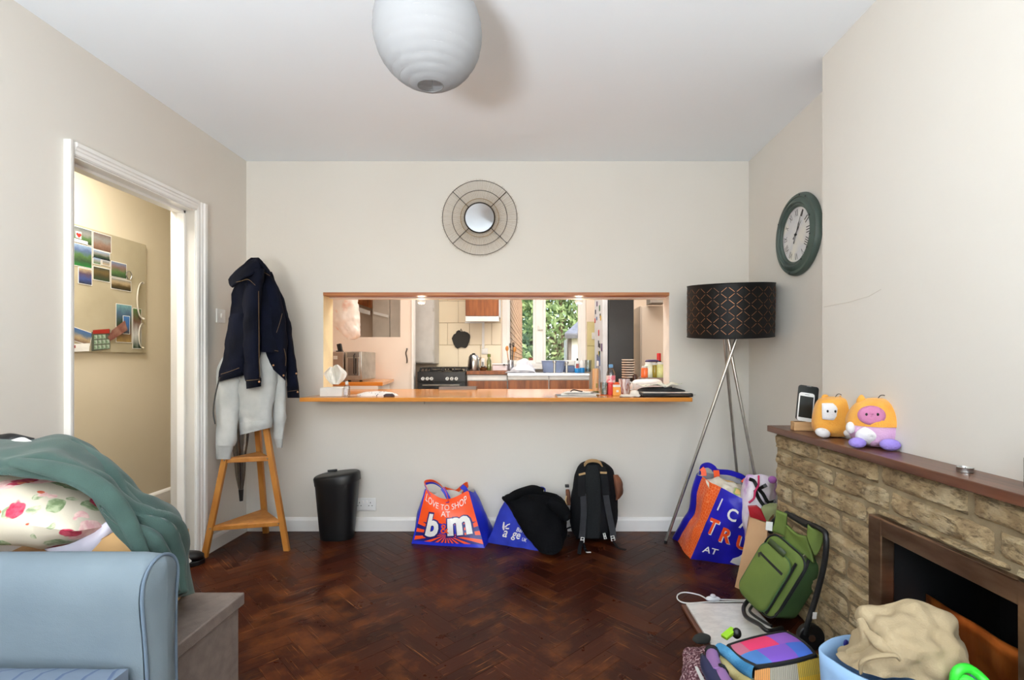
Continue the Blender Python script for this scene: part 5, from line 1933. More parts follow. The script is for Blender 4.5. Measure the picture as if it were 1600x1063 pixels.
# fridge: door faces left, dark side faces the hatch
FR = thing('fridge_freezer', 'tall fridge with a dark side and a pale door covered in magnets', 'fridge', (1.0, 4.7, 0))
fx0, fx1 = kx(950.5, 4.55), kx(990.5, 4.55)
MB().span((fx0, 4.55, 0.01), (fx1, 5.2, 1.95)).build('cabinet', mat('dark_fridge_side', (36, 38, 42), 0.35, rgb2=(30, 32, 35)), FR, bevel=0.008)
fd = MB().span((fx0 - 0.05, 4.555, 0.75), (fx0 - 0.004, 5.2, 1.94)).build('door', mat('silver_fridge_door', (206, 212, 220), 0.3), FR, bevel=0.006)
MB().span((fx0 - 0.05, 4.555, 0.05), (fx0 - 0.004, 5.2, 0.74)).build('freezer_door', mat('silver_fridge_door', (206, 212, 220), 0.3), FR, bevel=0.006)
MCOL = [(40, 40, 44), (60, 90, 150), (220, 180, 60), (200, 60, 60), (50, 110, 70), (90, 60, 110), (30, 30, 60)]
k = 0
for i in range(14):
    yy = RND.uniform(4.6, 5.15)
    zz = RND.uniform(1.25, 1.9)
    w, h = RND.uniform(.03, .06), RND.uniform(.03, .07)
    c_ = MCOL[i % 7]
    o = MB().box((fx0 - 0.0535, yy, zz), (0.005, w, h)).build('fridge_magnet', mat('magnet_%d' % (i % 7), c_, 0.5), None, smooth=False, bevel=0.001)
    o.location.z = (1.62 if i < 7 else 1.32) + RND.uniform(-.11, .11)
    tag(o, ('black', 'blue', 'yellow', 'red', 'green', 'purple', 'navy')[i % 7] + ' magnet on the ' + ('upper' if i < 7 else 'lower') + ' half of the pale fridge door', 'magnet', 'magnets on the fridge door')
o = MB().box((fx0 - 0.0535, 4.85, kzf(563, 4.85)), (0.004, 0.24, 0.11)).build('magnet_calendar', mat('blue_print', (96, 120, 170), 0.5, rgb2=(60, 70, 110), vscale=14), None, smooth=False)
tag(o, 'blue printed sheet low on the fridge door', 'calendar')
# right side: cupboard boxes
t = thing('tall_cupboard', 'peach painted tall boxed-in cupboard beside the fridge', 'cupboard', (1.3, 5.2, 0))
MB().span((kx(1000.5, 5.2), 5.2, 0), (kx(1060, 5.2), KY - 0.005, kzf(478, 5.2))).build('body', KITP, t, smooth=False, bevel=0.003)
MB().span((kx(1002, 5.2), 5.182, 0.1), (kx(1060, 5.2), 5.199, kzf(480, 5.2))).build('door', KITP, t, smooth=False, bevel=0.003)
t = thing('extractor_box', 'small grey-brown box fixed high at the right of the hatch view', 'box', P(1027, 470, 5.0))
MB().span((kx(1016, 5.0), 5.0, kzf(474, 5.0)), (kx(1040, 5.0), 5.18, 1.9)).build('casing', mat('grey_brown_box', (166, 156, 146), 0.6), t, smooth=False, bevel=0.003)
MB().span((kx(1018, 5.0), 4.992, kzf(473, 5.0)), (kx(1038, 5.0), 4.999, 1.88)).build('cover', mat('grey_brown_box', (166, 156, 146), 0.6), t, smooth=False)

# ---------------------------------------------------------------- things on the far counters
kp = P(740, 577, 5.3)
kp.z = 1.0505
t = thing('kettle', 'polished steel kettle with a black handle on the far counter', 'kettle', kp)
b = MB()
b.lathe([(0.058, 0), (0.062, 0.01), (0.06, 0.09), (0.052, 0.145), (0.035, 0.165), (0.0, 0.17)], kp, 24)
b.build('body', CHROME, t)
MB().tube([kp + V(-0.02, -0.055, 0.16), kp + V(-0.02, -0.085, 0.14), kp + V(-0.02, -0.088, 0.07), kp + V(-0.02, -0.064, 0.02)], 0.011, 8, smooth=14).build('handle', BLACKPL, t)
MB().lathe([(0.02, 0), (0.02, 0.008), (0.012, 0.016)], kp + V(0, 0, 0.167), 14).build('lid_knob', BLACKPL, t)
b = MB()
b.tube([kp + V(0.05, 0, 0.11), kp + V(0.075, 0, 0.14)], [0.015, 0.01], 8)
b.build('spout', CHROME, t)
MB().lathe([(0.068, -0.0002), (0.068, 0.004)], kp - V(0, 0, 0.0), 20).build('base_plate', BLACKPL, t)
GLS = glass_mat('green_glass', (190, 204, 160), 0.12)
p = P(764, 577, 5.32)
p.z = 1.0505
t = thing('oil_bottle', 'green topped glass oil bottle beside the kettle', 'bottle', p)
MB().lathe([(0.022, 0), (0.024, 0.01), (0.024, 0.10), (0.012, 0.13), (0.012, 0.145)], p, 16).build('bottle', GLS, t)
MB().lathe([(0.018, 0), (0.018, 0.03), (0.012, 0.034)], p + V(0, 0, 0.142), 14).build('cap', mat('olive_cap', (110, 122, 50), 0.5), t)
p = P(755, 577, 5.25)
p.z = 1.0505
t = thing('glass_jar', 'small round amber glass jar in front of the oil bottle', 'jar', p)
MB().lathe([(0.03, 0), (0.042, 0.015), (0.044, 0.03), (0.03, 0.045)], p, 18).build('jar', glass_mat('amber_glass', (176, 140, 84), 0.14), t)
MB().lathe([(0.03, 0), (0.03, 0.006)], p + V(0, 0, 0.045), 16).build('lid', CHROME, t)
p = P(754.5, 574, 5.45)
p.z = 1.0505
t = thing('phone_handset', 'white cordless handset with dark keys standing by the oil bottle', 'telephone', p)
MB().box(p + V(0, 0, 0.065), (0.035, 0.025, 0.13), rx(D(-8))).build('body', WHITEPL, t, bevel=0.006)
b = MB()
for i in range(4):
    b.box(p + V(0, -0.016, 0.04 + i * 0.016), (0.02, 0.004, 0.006))
stuff(b.build('keys', BLACKPL, t, smooth=False))
p = P(781, 578, 5.15)
p.z = 1.0505
t = thing('storage_box', 'pale grey lidded box at the end of the kettle counter', 'box', p)
MB().box(p + V(0, 0.05, 0.03), (0.15, 0.13, 0.06)).build('tub', mat('pale_mauve_plastic', (222, 214, 220), 0.4), t, bevel=0.006)
MB().box(p + V(0, 0.05, 0.068), (0.16, 0.14, 0.014)).build('lid', WHITEPL, t, bevel=0.004)
MB().box(p + V(0.045, -0.022, 0.062), (0.02, 0.006, 0.014)).build('clip', BLACKPL, t, smooth=False)
# utensil jar, washing up, bowls
p = P(798, 583, 5.28)
p.z = zt_ + 0.0005
t = thing('utensil_pot', 'steel pot of long kitchen utensils left of the sink', 'utensil pot', p)
MB().lathe([(0.032, 0), (0.034, 0.01), (0.034, 0.13), (0.031, 0.13), (0.030, 0.012), (0.0, 0.01)], p, 20).build('pot', STEEL, t)
for i, (dx, dz, kd) in enumerate(((-0.03, 0.23, 0), (-0.005, 0.25, 1), (0.03, 0.22, 0), (0.02, 0.26, 1))):
    b = MB()
    e = p + V(dx * 1.3, 0.01, dz)
    b.cyl(p + V(dx * .3, 0, 0.02), e, 0.004, n=8)
    if kd:
        for w in (-0.010, -0.003, 0.004, 0.011):
            b.tube([e, e + V(w, 0, 0.03), e + V(w * .8, 0, 0.055)], 0.0022, 5)
    else:
        b.ellipsoid(e + V(0, 0, 0.022), (0.018, 0.006, 0.028), n=10, m=6)
    b.build('utensil', [BAMBOO, BLACKPL][kd], t)
p = P(818, 581, 5.2)
p.z = zt_ + 0.0005
b = MB()
b.rings([(p + V(0, 0, 0.0), .13, .10), (p + V(0, 0, 0.02), .125, .10), (p + V(0.0, 0, 0.07), .095, .08), (p + V(0.0, 0, 0.12), .055, .05), (p + V(0.005, 0, 0.145), .018, .018)], 30, 18, amp=0.035, sc=13, seed=3)
tag(b.build('tea_towel', mat('white_towel', (238, 238, 240), 0.9, rgb2=(216, 220, 232), vscale=9, bump=0.2, bscale=60), None), 'crumpled white cloth heaped on the draining board', 'towel')
b = MB()
p = P(812, 585, 5.0)
p.z = zt_ + 0.0005
b.rings([(p, .15, .08), (p + V(0, 0, .008), .15, .085), (p + V(0, 0, .02), .12, .06), (p + V(0, 0, .026), .05, .03)], 30, 10, amp=0.012, sc=20, seed=7)
tag(b.build('grey_cloth', mat('grey_cloth', (170, 172, 178), 0.9, rgb2=(110, 112, 120), vscale=12), None), 'flat grey patterned cloth on the steel edge before the white one', 'cloth')
p = P(864.5, 580, 5.2)
p.z = zt_ + 0.003
t = thing('washing_up_bowl', 'pale blue plastic washing-up bowl standing on the sink', 'bowl', p)
b = MB()
BLU = mat('pale_blue_plastic', (150, 168, 206), 0.35)
rows = [[V(p.x + math.copysign(abs(math.cos(a)) ** .6, math.cos(a)) * w, p.y + 0.03 + math.copysign(abs(math.sin(a)) ** .6, math.sin(a)) * d, p.z + z_) for a in (2 * math.pi * i / 32 for i in range(32))] for w, d, z_ in ((0.02, 0.02, 0), (.10, .1, 0), (.108, .108, .02), (.122, .122, .115), (.128, .128, .118), (.122, .122, .121), (.104, .104, .02), (.02, .02, .008))]
b.grid(rows[::-1], closed=True)
b.build('bowl', BLU, t)
p = P(889.5, 580, 5.33)
p.z = zt_ + 0.0005
t = thing('dark_blue_tub', 'dark blue tub beside the pale washing-up bowl', 'tub', p)
MB().box(p + V(0.0, 0, 0.035), (0.11, 0.08, 0.07)).build('tub', mat('slate_blue', (88, 110, 150), 0.4), t, bevel=0.008)
MB().box(p + V(0.0, 0, 0.10), (0.12, 0.09, 0.06)).build('cloth', PAPER, t, bevel=0.012)
p = P(902, 583, 5.1)
p.z = zt_ + 0.0005
t = thing('washing_up_liquid', 'clear blue washing-up liquid bottle by the taps', 'bottle', p)
MB().lathe([(0.024, 0), (0.027, 0.01), (0.027, 0.045)], p, 16, sx=1, sy=.7).build('lower_body', mat('bright_blue_liquid', (40, 150, 226), 0.2), t)
MB().lathe([(0.027, 0.045), (0.027, 0.085), (0.014, 0.115), (0.009, 0.125)], p, 16, sx=1, sy=.7).build('upper_body', mat('pale_label', (222, 232, 236), 0.3), t)
MB().box(p + V(0, -0.020, 0.07), (0.03, 0.002, 0.045)).build('label', mat('navy_label', (60, 90, 90), 0.4, rgb2=(200, 60, 60), vscale=50), t, smooth=False)
MB().lathe([(0.010, 0.124), (0.010, 0.14), (0.004, 0.15)], p, 12).build('cap', BLACKPL, t)
p = P(909, 581, 5.25)
p.z = zt_ + 0.0005
t = thing('spray_bottle', 'white bottle with a blue base by the window corner', 'bottle', p)
MB().lathe([(0.03, 0), (0.032, 0.01), (0.032, 0.05)], p, 16, sy=.7).build('lower_body', mat('bright_blue_liquid', (40, 150, 226), 0.2), t)
MB().lathe([(0.032, 0.05), (0.03, 0.09), (0.016, 0.12), (0.014, 0.13)], p, 16, sy=.7).build('upper_body', WHITEPL, t)
p = P(919, 577, 5.45)
p.z = zt_ + 0.0005
t = thing('drinking_glass', 'tall clear glass standing by the yellow tiles', 'glass', p)
MB().lathe([(0.03, 0), (0.036, 0.13), (0.034, 0.13), (0.028, 0.006), (0.0, 0.005)], p, 20).build('glass', CLEAR, t)
MB().lathe([(0.027, 0.007), (0.029, 0.04), (0.0, 0.041)], p, 20).build('water', glass_mat('water', (230, 240, 244), 0.05), t)

# left worktop with toaster oven and device
LW = [G(606, 590.5, 0.97), V(-1.25, 4.12, 0.97), V(KXL + 0.002, 4.12, 0.97), V(KXL + 0.002, 4.93, 0.97)]
LW = [V(-1.40, 4.93, 0.945), V(-1.26, 4.12, 0.945), V(KXL + 0.002, 4.12, 0.945), V(KXL + 0.002, 4.93, 0.945)]
t = thing('side_unit', 'oak topped white unit along the left side of the kitchen', 'cabinet', (-1.75, 4.5, 0))
MB().prism(LW, (0, 0, 0.03)).build('worktop', BAROAK, t, smooth=False, bevel=0.002)
MB().prism([p_ + V(0.012 if i < 2 else 0, 0, -0.94) for i, p_ in enumerate([V(-1.45, 4.93, 0.945), V(-1.31, 4.12, 0.945), LW[2], LW[3]])], (0, 0, 0.939)).build('carcass', WHITE, t, smooth=False)
tz = 0.9755
tp_ = V(-1.70, 4.42, tz)
TOV = thing('toaster_oven', 'silver countertop oven with a glass door at the left end of the hatch', 'oven', tp_)
tx0, tx1 = kx(521, 4.2), kx(563, 4.2)
tzt = kzf(549.5, 4.2)
MB().span((kx(500, 4.3), 4.26, tz + 0.012), (kx(540, 4.3), 4.62, tzt)).build('casing', mat('taupe_metal', (176, 158, 144), 0.35, 0.4), TOV, bevel=0.006)
MB().span((kx(540, 4.24), 4.23, tz + 0.012), (tx1, 4.60, tzt)).build('front', CHROME, TOV, bevel=0.006)
MB().span((kx(542, 4.2), 4.222, tz + 0.05), (kx(559, 4.2), 4.229, tzt - 0.055)).build('glass_door', mat('smoked_mirror', (150, 146, 142), 0.08, 0.9), TOV, smooth=False)
MB().span((kx(541, 4.2), 4.220, tzt - 0.048), (kx(560, 4.2), 4.2295, tzt - 0.006)).build('display_panel', mat('grey_panel', (150, 146, 142), 0.3, 0.6), TOV, smooth=False)
MB().tube([V(kx(553, 4.2), 4.222, tz + 0.06), V(kx(553, 4.2), 4.20, tz + 0.07), V(kx(553, 4.2), 4.20, tzt - 0.03), V(kx(553, 4.2), 4.222, tzt - 0.02)], 0.005, 8).build('door_handle', BLACKPL, TOV)
for xx_ in (kx(542, 4.2), kx(560, 4.2)):
    MB().cyl((xx_, 4.26, tz), (xx_, 4.26, tz + 0.012), 0.012).build('foot', BLACKPL, TOV)
MB().box(P(524, 559, 4.255), (0.035, 0.002, 0.03)).build('sticker', PAPER, TOV, smooth=False)
p = P(531, 549, 4.3)
p.z = tzt + 0.0005
t = thing('small_display', 'small black tilted device on top of the countertop oven', 'device', p)
MB().box(p + V(0, 0, 0.034), (0.035, 0.03, 0.068), ry(D(-12))).build('screen', BLACKPL, t, bevel=0.004)
MB().box(p + V(0.0, 0.0, 0.004), (0.05, 0.05, 0.008)).build('base', BLACKPL, t, bevel=0.003)
MB().tube([p + V(-0.02, 0, 0.006), p + V(-0.06, -0.01, 0.012), p + V(-0.10, 0, 0.004)], 0.003, 6, smooth=10).build('cable', WHITEPL, t)

# plastic bag hanging at the left of the hatch
q = NT('thin_plastic', 0.35)
tc = q.n('TexCoord')
n_ = q.noise(tc.outputs['Object'], 7, 4)
q.color(q.ramp(n_, [(0.38, (244, 238, 234)), (0.60, (250, 245, 240)), (0.67, (238, 186, 164)), (0.74, (222, 110, 90))]))
tr = q.n('BsdfTranslucent')
tr.inputs[0].default_value = rgba((252, 246, 240))
mx = q.n('MixShader')
mx.inputs[0].default_value = 0.35
q.l(q.b.outputs[0], mx.inputs[1])
q.l(tr.outputs[0], mx.inputs[2])
q.l(mx.outputs[0], q.t.nodes['Material Output'].inputs['Surface'])
q.bump(q.noise(tc.outputs['Object'], 22, 4), 0.6, 0.01)
b = slab([(440, 524, 548, .04), (462, 519, 557, .07), (490, 517, 561, .09), (508, 519, 562, .09), (520, 530, 561.5, .07), (530, 543, 557, .03)], 4.0, back=0.08, nu=60, nv=40, amp=0.022, sc=13, seed=5)
t = thing('carrier_bag', 'stuffed translucent pinkish carrier bag hanging in the left of the hatch', 'bag', P(538, 440, 4.0))
b.build('pouch', q.m, t)
MB().tube([P(530, 441, 4.0), P(533, 425, 4.0), P(540, 425, 4.0), P(543, 441, 4.0)], 0.006, 6, smooth=14).build('handle', PAPER, t)
MB().cyl(P(536, 427, 4.0), (P(536, 427, 4.0).x, 4.0, ZC - 0.001), 0.003).build('hanging_cord', PAPER, t)

# ---------------------------------------------------------------- on the breakfast bar
BZ = 0.9205


def onbar(px, py_base):
    return G(px, py_base, BZ)


p = onbar(518, 613)
p = V(kx(519, 3.22), 3.24, BZ)
t = thing('tissue_box', 'white tissue box with a tissue pulled up at the left end of the bar', 'tissue box', p)
MB().box(p + V(0, 0.01, 0.028), (0.14, 0.11, 0.056), rz(D(2))).build('carton', PAPER, t, bevel=0.003)
MB().box(p + V(0.0705, 0.01, 0.03), (0.001, 0.04, 0.03), rz(D(2))).build('print', mat('tissue_print', (216, 206, 180), 0.6), t, smooth=False)
TISS = mat('tissue', (247, 243, 234), 0.9, bump=0.15, bscale=14)
b = MB()
for pts, w_, ph in (([(521, 601), (517, 592), (514, 582), (517, 573)], (3, 7, 8, 3), 0.0), ([(525, 601), (528, 592), (530, 581), (526, 570)], (4, 11, 12, 5), 1.7)):
    rows = []
    for k_ in range(14):
        f = k_ / 13
        c2 = crom([V(x, y, 0) for x, y in pts], 14)[k_]
        hw = crom([V(x, 0, 0) for x in w_], 14)[k_].x
        rows.append([P(c2.x + s_ * hw, c2.y + 2.5 * s_ * s_ * (1 if f > .6 else 0), 3.25 + (0.02 * math.cos(3.2 * s_ + ph) - .015 * math.sin(5 * s_ + 2 * f)) * (.3 + f)) for s_ in [-1 + 2 * q_ / 14 for q_ in range(15)]])
    b.grid(rows)
b.build('tissue', TISS, t, thick=0.002)
p = V(kx(541, 3.16), 3.17, BZ)
t = thing('sanitizer_bottle', 'small clear hand gel bottle beside the tissue box', 'bottle', p)
MB().lathe([(0.016, 0), (0.018, 0.006), (0.018, 0.062), (0.009, 0.078)], p, 18, sx=1.1, sy=.75).build('bottle', CLEAR, t)
MB().box(p + V(0, -0.0145, 0.033), (0.022, 0.001, 0.04)).build('label', mat('clear_label', (226, 222, 220), 0.5, rgb2=(196, 190, 196), vscale=60), t, smooth=False)
MB().lathe([(0.009, 0.077), (0.009, 0.094), (0.006, 0.098)], p, 14).build('cap', WHITEPL, t)
# crumpled printed cloth
q = NT('speckled_wrap', 0.6)
tc = q.n('TexCoord')
vo = q.n('TexVoronoi')
vo.inputs['Scale'].default_value = 55
q.l(tc.outputs['Object'], vo.inputs['Vector'])
q.color(q.mix(q.ramp(vo.outputs['Distance'], [(0.22, (255, 255, 255)), (0.27, (0, 0, 0))]), (234, 230, 226), (70, 62, 80)))
b = MB()
p = V(kx(587, 3.25), 3.26, BZ)
b.rings([(p, .13, .075), (p + V(0, 0, .010), .125, .075), (p + V(.01, 0, .024), .09, .05), (p + V(.02, 0, .03), .03, .02)], 44, 14, amp=0.03, sc=16, seed=2)
tag(b.build('wrapped_sweets', q.m, None), 'crumpled white speckled wrapper lying on the bar near the hand gel', 'wrapper')
p2 = V(kx(608, 3.2), 3.2, BZ)
b = MB()
b.rings([(p2, .035, .02), (p2 + V(0, 0, .008), .036, .022), (p2 + V(0, 0, .018), .02, .012)], 20, 8, amp=.008, sc=30)
tag(b.build('sunglasses_pouch', mat('dark_pouch', (70, 56, 60), 0.6), None), 'small dark pouch at the end of the speckled wrapper', 'pouch')
MB_ = MB()
p = V(kx(556, 3.3), 3.30, BZ)
MB_.tube([p + V(-.05, 0, .002), p + V(-.02, -.01, .003), p + V(.01, .01, .003), p + V(.05, 0, .002)], 0.0022, 6, smooth=20)
tag(MB_.build('white_cable', WHITEPL, None), 'short white cable lying between the gel bottle and the wrapper', 'cable')
# magazines left of centre-right
MAGC = [mat('mag_grey', (120, 118, 116), 0.4, rgb2=(60, 60, 62), vscale=9), mat('mag_white', (226, 222, 214), 0.4, rgb2=(120, 120, 120), vscale=10, lo=.55, hi=.7), mat('mag_dark', (64, 62, 66), 0.4)]
z = BZ
for i, (px, wd, dp, ang, mi_, th) in enumerate(((899, .25, .17, 4, 2, .008), (904, .22, .17, -6, 1, .007), (908, .20, .17, 9, 0, .006), (904, .17, .13, -14, 1, .005))):
    c_ = V(kx(px, 3.25), 3.235, z + th / 2)
    t = thing('magazine', ('lowest dark magazine', 'second white magazine', 'third grey magazine', 'topmost white magazine')[i] + ' in the small pile on the bar before the sink', 'magazine', c_ - V(0, 0, th / 2), 'magazines piled on the bar')
    MB().box(c_, (wd, dp, th - 0.0004), rz(D(ang))).build('pages', PAPER, t, smooth=False)
    MB().box(c_ + V(0, 0, th / 2 - 0.0006), (wd + .002, dp + .002, 0.0012), rz(D(ang))).build('cover', MAGC[mi_], t, smooth=False)
    z += th + 0.0006
p = V(kx(901, 3.22), 3.2, z)
b = MB()
b.tube([p + V(-.04, 0, .004), p + V(-.02, .01, .014), p + V(0.01, -.005, .008), p + V(.035, 0, .004)], 0.004, 6, smooth=18)
tag(b.build('spectacles_cord', BLACKPL, None), 'black cord curled on top of the small magazine pile', 'cord')
# tall sunscreen style bottle
p = V(kx(930.5, 3.42), 3.42, BZ)
t = thing('lotion_bottle', 'tall tan ridged lotion bottle with an olive base on the bar', 'bottle', p)
prof = [(0.020, 0.022)] + [(0.0225 if (i % 2) else 0.0212, 0.03 + i * 0.0075) for i in range(19)] + [(0.018, 0.176)]
MB().lathe(prof, p, 22).build('body', mat('tan_plastic', (226, 176, 126), 0.4), t)
MB().lathe([(0.022, 0.0), (0.0235, 0.003), (0.0235, 0.02), (0.021, 0.023)], p, 22).build('base_cap', mat('olive_plastic', (108, 112, 54), 0.45), t)
MB().box(p + V(0.006, -0.0225, 0.06), (0.012, 0.002, 0.03)).build('label', mat('label_olive', (150, 136, 60), 0.5), t, smooth=False)
p = V(kx(934, 3.8), 3.8, BZ)
t = thing('bottle_neck', 'slim white topped bottle standing behind the tan lotion bottle', 'bottle', p)
MB().lathe([(0.02, 0), (0.022, 0.01), (0.02, 0.15), (0.008, 0.19)], p, 16).build('body', CLEAR, t)
MB().lathe([(0.008, 0.19), (0.008, 0.225), (0.004, 0.23)], p, 12).build('cap', WHITEPL, t)
# water bottle
p = V(kx(954.5, 3.55), 3.55, BZ)
t = thing('water_bottle', 'clear plastic water bottle with a light blue cap and pink label', 'bottle', p)
MB().lathe([(0.024, 0), (0.031, 0.008), (0.031, 0.05), (0.029, 0.055), (0.031, 0.06), (0.031, 0.135), (0.026, 0.155), (0.014, 0.175), (0.013, 0.182)], p, 24).build('bottle', CLEAR, t)
q = NT('pink_label', 0.35)
tc = q.n('TexCoord')
q.color(q.ramp(q.noise(tc.outputs['Object'], 24, 3), [(0.45, (236, 226, 228)), (0.55, (226, 130, 150))]))
MB().lathe([(0.0318, 0.075), (0.0318, 0.125)], p, 24, cap=False).build('label', q.m, t)
MB().lathe([(0.0155, 0.18), (0.0155, 0.2), (0.013, 0.203), (0.0, 0.204)], p, 18).build('cap', mat('light_blue_cap', (110, 170, 220), 0.35), t)
# glass with spoon, pink tub, orange carton, can
p = V(kx(944, 3.35), 3.35, BZ)
t = thing('glass_tumbler', 'clear tumbler with a colourful sachet in front of the water bottle', 'glass', p)
MB().lathe([(0.022, 0), (0.027, 0.085), (0.0255, 0.085), (0.021, 0.005), (0.0, 0.004)], p, 22).build('glass', CLEAR, t)
MB().box(p + V(0, 0, 0.045), (0.03, 0.006, 0.075), ry(D(10))).build('sachet', mat('sachet_print', (200, 196, 190), 0.4, rgb2=(70, 100, 60), vscale=50), t, smooth=False)
MB().lathe([(0.0285, -0.0002), (0.0285, 0.003)], p, 20).build('coaster', mat('orange_coaster', (216, 96, 40), 0.5), t)
p = V(kx(953.5, 3.35), 3.36, BZ)
t = thing('pink_tub', 'bright pink plastic tub behind the orange carton', 'tub', p)
MB().lathe([(0.020, 0), (0.022, 0.004), (0.022, 0.066), (0.018, 0.07)], p, 20).build('tub', mat('hot_pink_plastic', (238, 84, 84), 0.35), t)
MB().lathe([(0.0235, 0.07), (0.0235, 0.082), (0.02, 0.085), (0, .085)], p, 20).build('lid', mat('hot_pink_plastic', (238, 84, 84), 0.35), t)
p = V(kx(964, 3.28), 3.29, BZ)
t = thing('orange_carton', 'small orange carton with a white band standing on the bar', 'carton', p)
OR = mat('orange_print', (240, 160, 40), 0.4)
MB().box(p + V(0, 0, 0.028), (0.05, 0.035, 0.056), rz(D(-6))).build('carton', OR, t, bevel=0.001)
MB().box(p + V(0, 0, 0.064), (0.05, 0.035, 0.0155), rz(D(-6))).build('band', PAPER, t, bevel=0.001)
MB().lathe([(0.0, .016), (.012, .0158), (.02, .010), (.024, 0.0)], p + V(0, 0, 0.072), 4, rz(D(39)), sx=1.3, sy=.95).build('top', mat('deep_orange', (236, 96, 30), 0.4), t)
MB().box(p + V(0.002, -0.0188, 0.03), (0.016, 0.001, 0.014), rz(D(-6))).build('motif', PAPER, t, smooth=False)
p = V(kx(975.5, 3.42), 3.42, BZ)
t = thing('photo_mug', 'white printed mug with copper coloured pattern on the bar', 'mug', p)
q = NT('mug_print', 0.3)
tc = q.n('TexCoord')
q.color(q.ramp(q.noise(q.scalevec(tc.outputs['Object'], (26, 26, 7)), 1.0, 3), [(0.44, (222, 210, 206)), (0.52, (150, 84, 60)), (0.58, (210, 196, 200)), (0.7, (90, 80, 90))]))
b = MB()
b.lathe([(0.034, 0), (0.038, 0.004), (0.038, 0.105), (0.035, 0.105), (0.034, 0.008), (0, .006)], p, 26)
b.build('cup', q.m, t)
MB().tube([p + V(.036, .0, .03), p + V(.058, 0, .035), p + V(.06, 0, .07), p + V(.036, 0, .085)], .005, 8, smooth=16).build('handle', PAPER, t)
# stack of bowls on a dark stand
p = V(kx(981.5, 3.75), 3.75, BZ)
t = thing('pedal_canister', 'dark grey cylinder canister under the stack of striped bowls', 'canister', p)
MB().lathe([(0.04, 0), (0.042, 0.004), (0.042, 0.088), (0.04, 0.092), (0.0, .092)], p, 24).build('body', mat('dark_grey_tin', (58, 56, 54), 0.4), t)
MB().lathe([(0.043, .078), (0.0435, .092), (0.04, .094), (0.0, .094)], p, 24).build('lid', mat('dark_grey_tin', (58, 56, 54), 0.4), t)
z = BZ + 0.0945
BOWL_W, BOWL_D = mat('bowl_cream', (226, 216, 200), 0.35), mat('bowl_dark', (72, 58, 54), 0.4)
b0 = None
for i in range(8):
    loc = V(p.x, p.y, z + i * 0.0182)
    lbl = ('lowest', 'second from the bottom', 'third from the bottom', 'fourth from the bottom', 'fifth from the bottom', 'third from the top', 'second from the top', 'topmost')[i] + ' of the stacked cream and dark banded bowls'
    if b0 is None:
        b0 = thing('bowl', lbl, 'bowl', loc, 'stacked banded bowls on the bar')
        MB().lathe([(0.030, 0), (0.042, 0.0035), (0.046, 0.010)], loc, 26, cap=False).build('lower_band', BOWL_D, b0)
        MB().lathe([(0.046, 0.010), (0.0485, 0.016), (0.0485, 0.0185), (0.0465, 0.0185), (0.043, 0.0095), (0.03, 0.004), (0.0, 0.0035)], loc, 26).build('rim', BOWL_W, b0)
    else:
        dup(b0, loc, lbl)
p = V(kx(993, 3.7), 3.72, BZ)
t = thing('pepper_grinder', 'dark wooden grinder beside the stacked bowls', 'grinder', p)
MB().lathe([(0.022, 0), (0.022, 0.02), (0.014, 0.045), (0.02, 0.075), (0.018, 0.09)], p, 18).build('body', mat('dark_turned_wood', (70, 44, 32), 0.4), t)
MB().lathe([(0.018, 0.09), (0.021, 0.11), (0.012, 0.128), (0, .13)], p, 18).build('knob', mat('dark_turned_wood', (70, 44, 32), 0.4), t)
# white parcel bag, jars behind, papers, black case
p = V(kx(1010, 3.55), 3.6, BZ)
b = MB()
b.rings([(p, .12, .07), (p + V(0, 0, .03), .12, .07), (p + V(0.01, 0, .07), .11, .06), (p + V(.02, 0, .09), .09, .035), (p + V(.03, 0, .098), .05, .01)], 36, 16, e=.7, amp=.02, sc=12, seed=8)
tag(b.build('white_parcel', mat('white_poly', (230, 226, 222), 0.45, rgb2=(214, 208, 204), vscale=6), None), 'soft white parcel lying on the bar under the jars', 'parcel')
# jars behind on a small crate
JZ = BZ
t = thing('jar_crate', 'low grey crate carrying jars at the right end of the hatch', 'crate', (0.90, 3.9, JZ))
b = MB()
cx0, cx1 = kx(1003, 3.95), 1.09
MB().span((cx0, 3.80, JZ), (cx1, 4.08, JZ + 0.012)).build('base', mat('grey_crate', (150, 140, 140), 0.6), t, smooth=False)
for (a, c) in (((cx0, 3.80, JZ + .012), (cx1, 3.81, JZ + .10)), ((cx0, 4.07, JZ + .012), (cx1, 4.08, JZ + .10))):
    MB().span(a, c).build('side', mat('grey_crate', (150, 140, 140), 0.6), t, smooth=False)
MB().span((cx0, 3.811, JZ + .088), (cx1, 4.069, JZ + .10)).build('shelf', mat('grey_crate', (150, 140, 140), 0.6), t, smooth=False)
JT = JZ + 0.1005
jars = [(1007, 3.86, .026, .085, (226, 110, 60), (228, 226, 220), 'jar of orange sauce with a pale lid, nearest the bowls'), (1013.5, 3.88, .032, .115, (214, 222, 204), (236, 238, 236), 'tall frosted jar with a white lid'),
        (1023, 3.88, .030, .11, (140, 124, 40), (226, 230, 228), 'jar of olive brown contents in the crate'), (1032, 3.86, .032, .115, (206, 214, 150), (232, 234, 230), 'pale green jar at the right end of the crate')]
for px, Y, r_, h_, c1, c2, lb in jars:
    p = V(kx(px, Y), Y, JT)
    t = thing('jar', lb, 'jar', p, 'jars at the right end of the hatch')
    MB().lathe([(r_ * .95, 0), (r_, .004), (r_, h_ * .8), (r_ * .8, h_ * .9)], p, 20).build('body', mat('jar_%d' % px, c1, 0.2, rgb2=tuple(min(255, x * 1.15) for x in c1), vscale=20), t)
    MB().lathe([(r_ * .86, h_ * .88), (r_ * .86, h_), (r_ * .8, h_ + .004), (0, h_ + .004)], p, 20).build('lid', mat('jarlid_%d' % px, c2, 0.4), t)
p = V(kx(1018, 3.9), 3.88, JT + 0.1195)
b = MB()
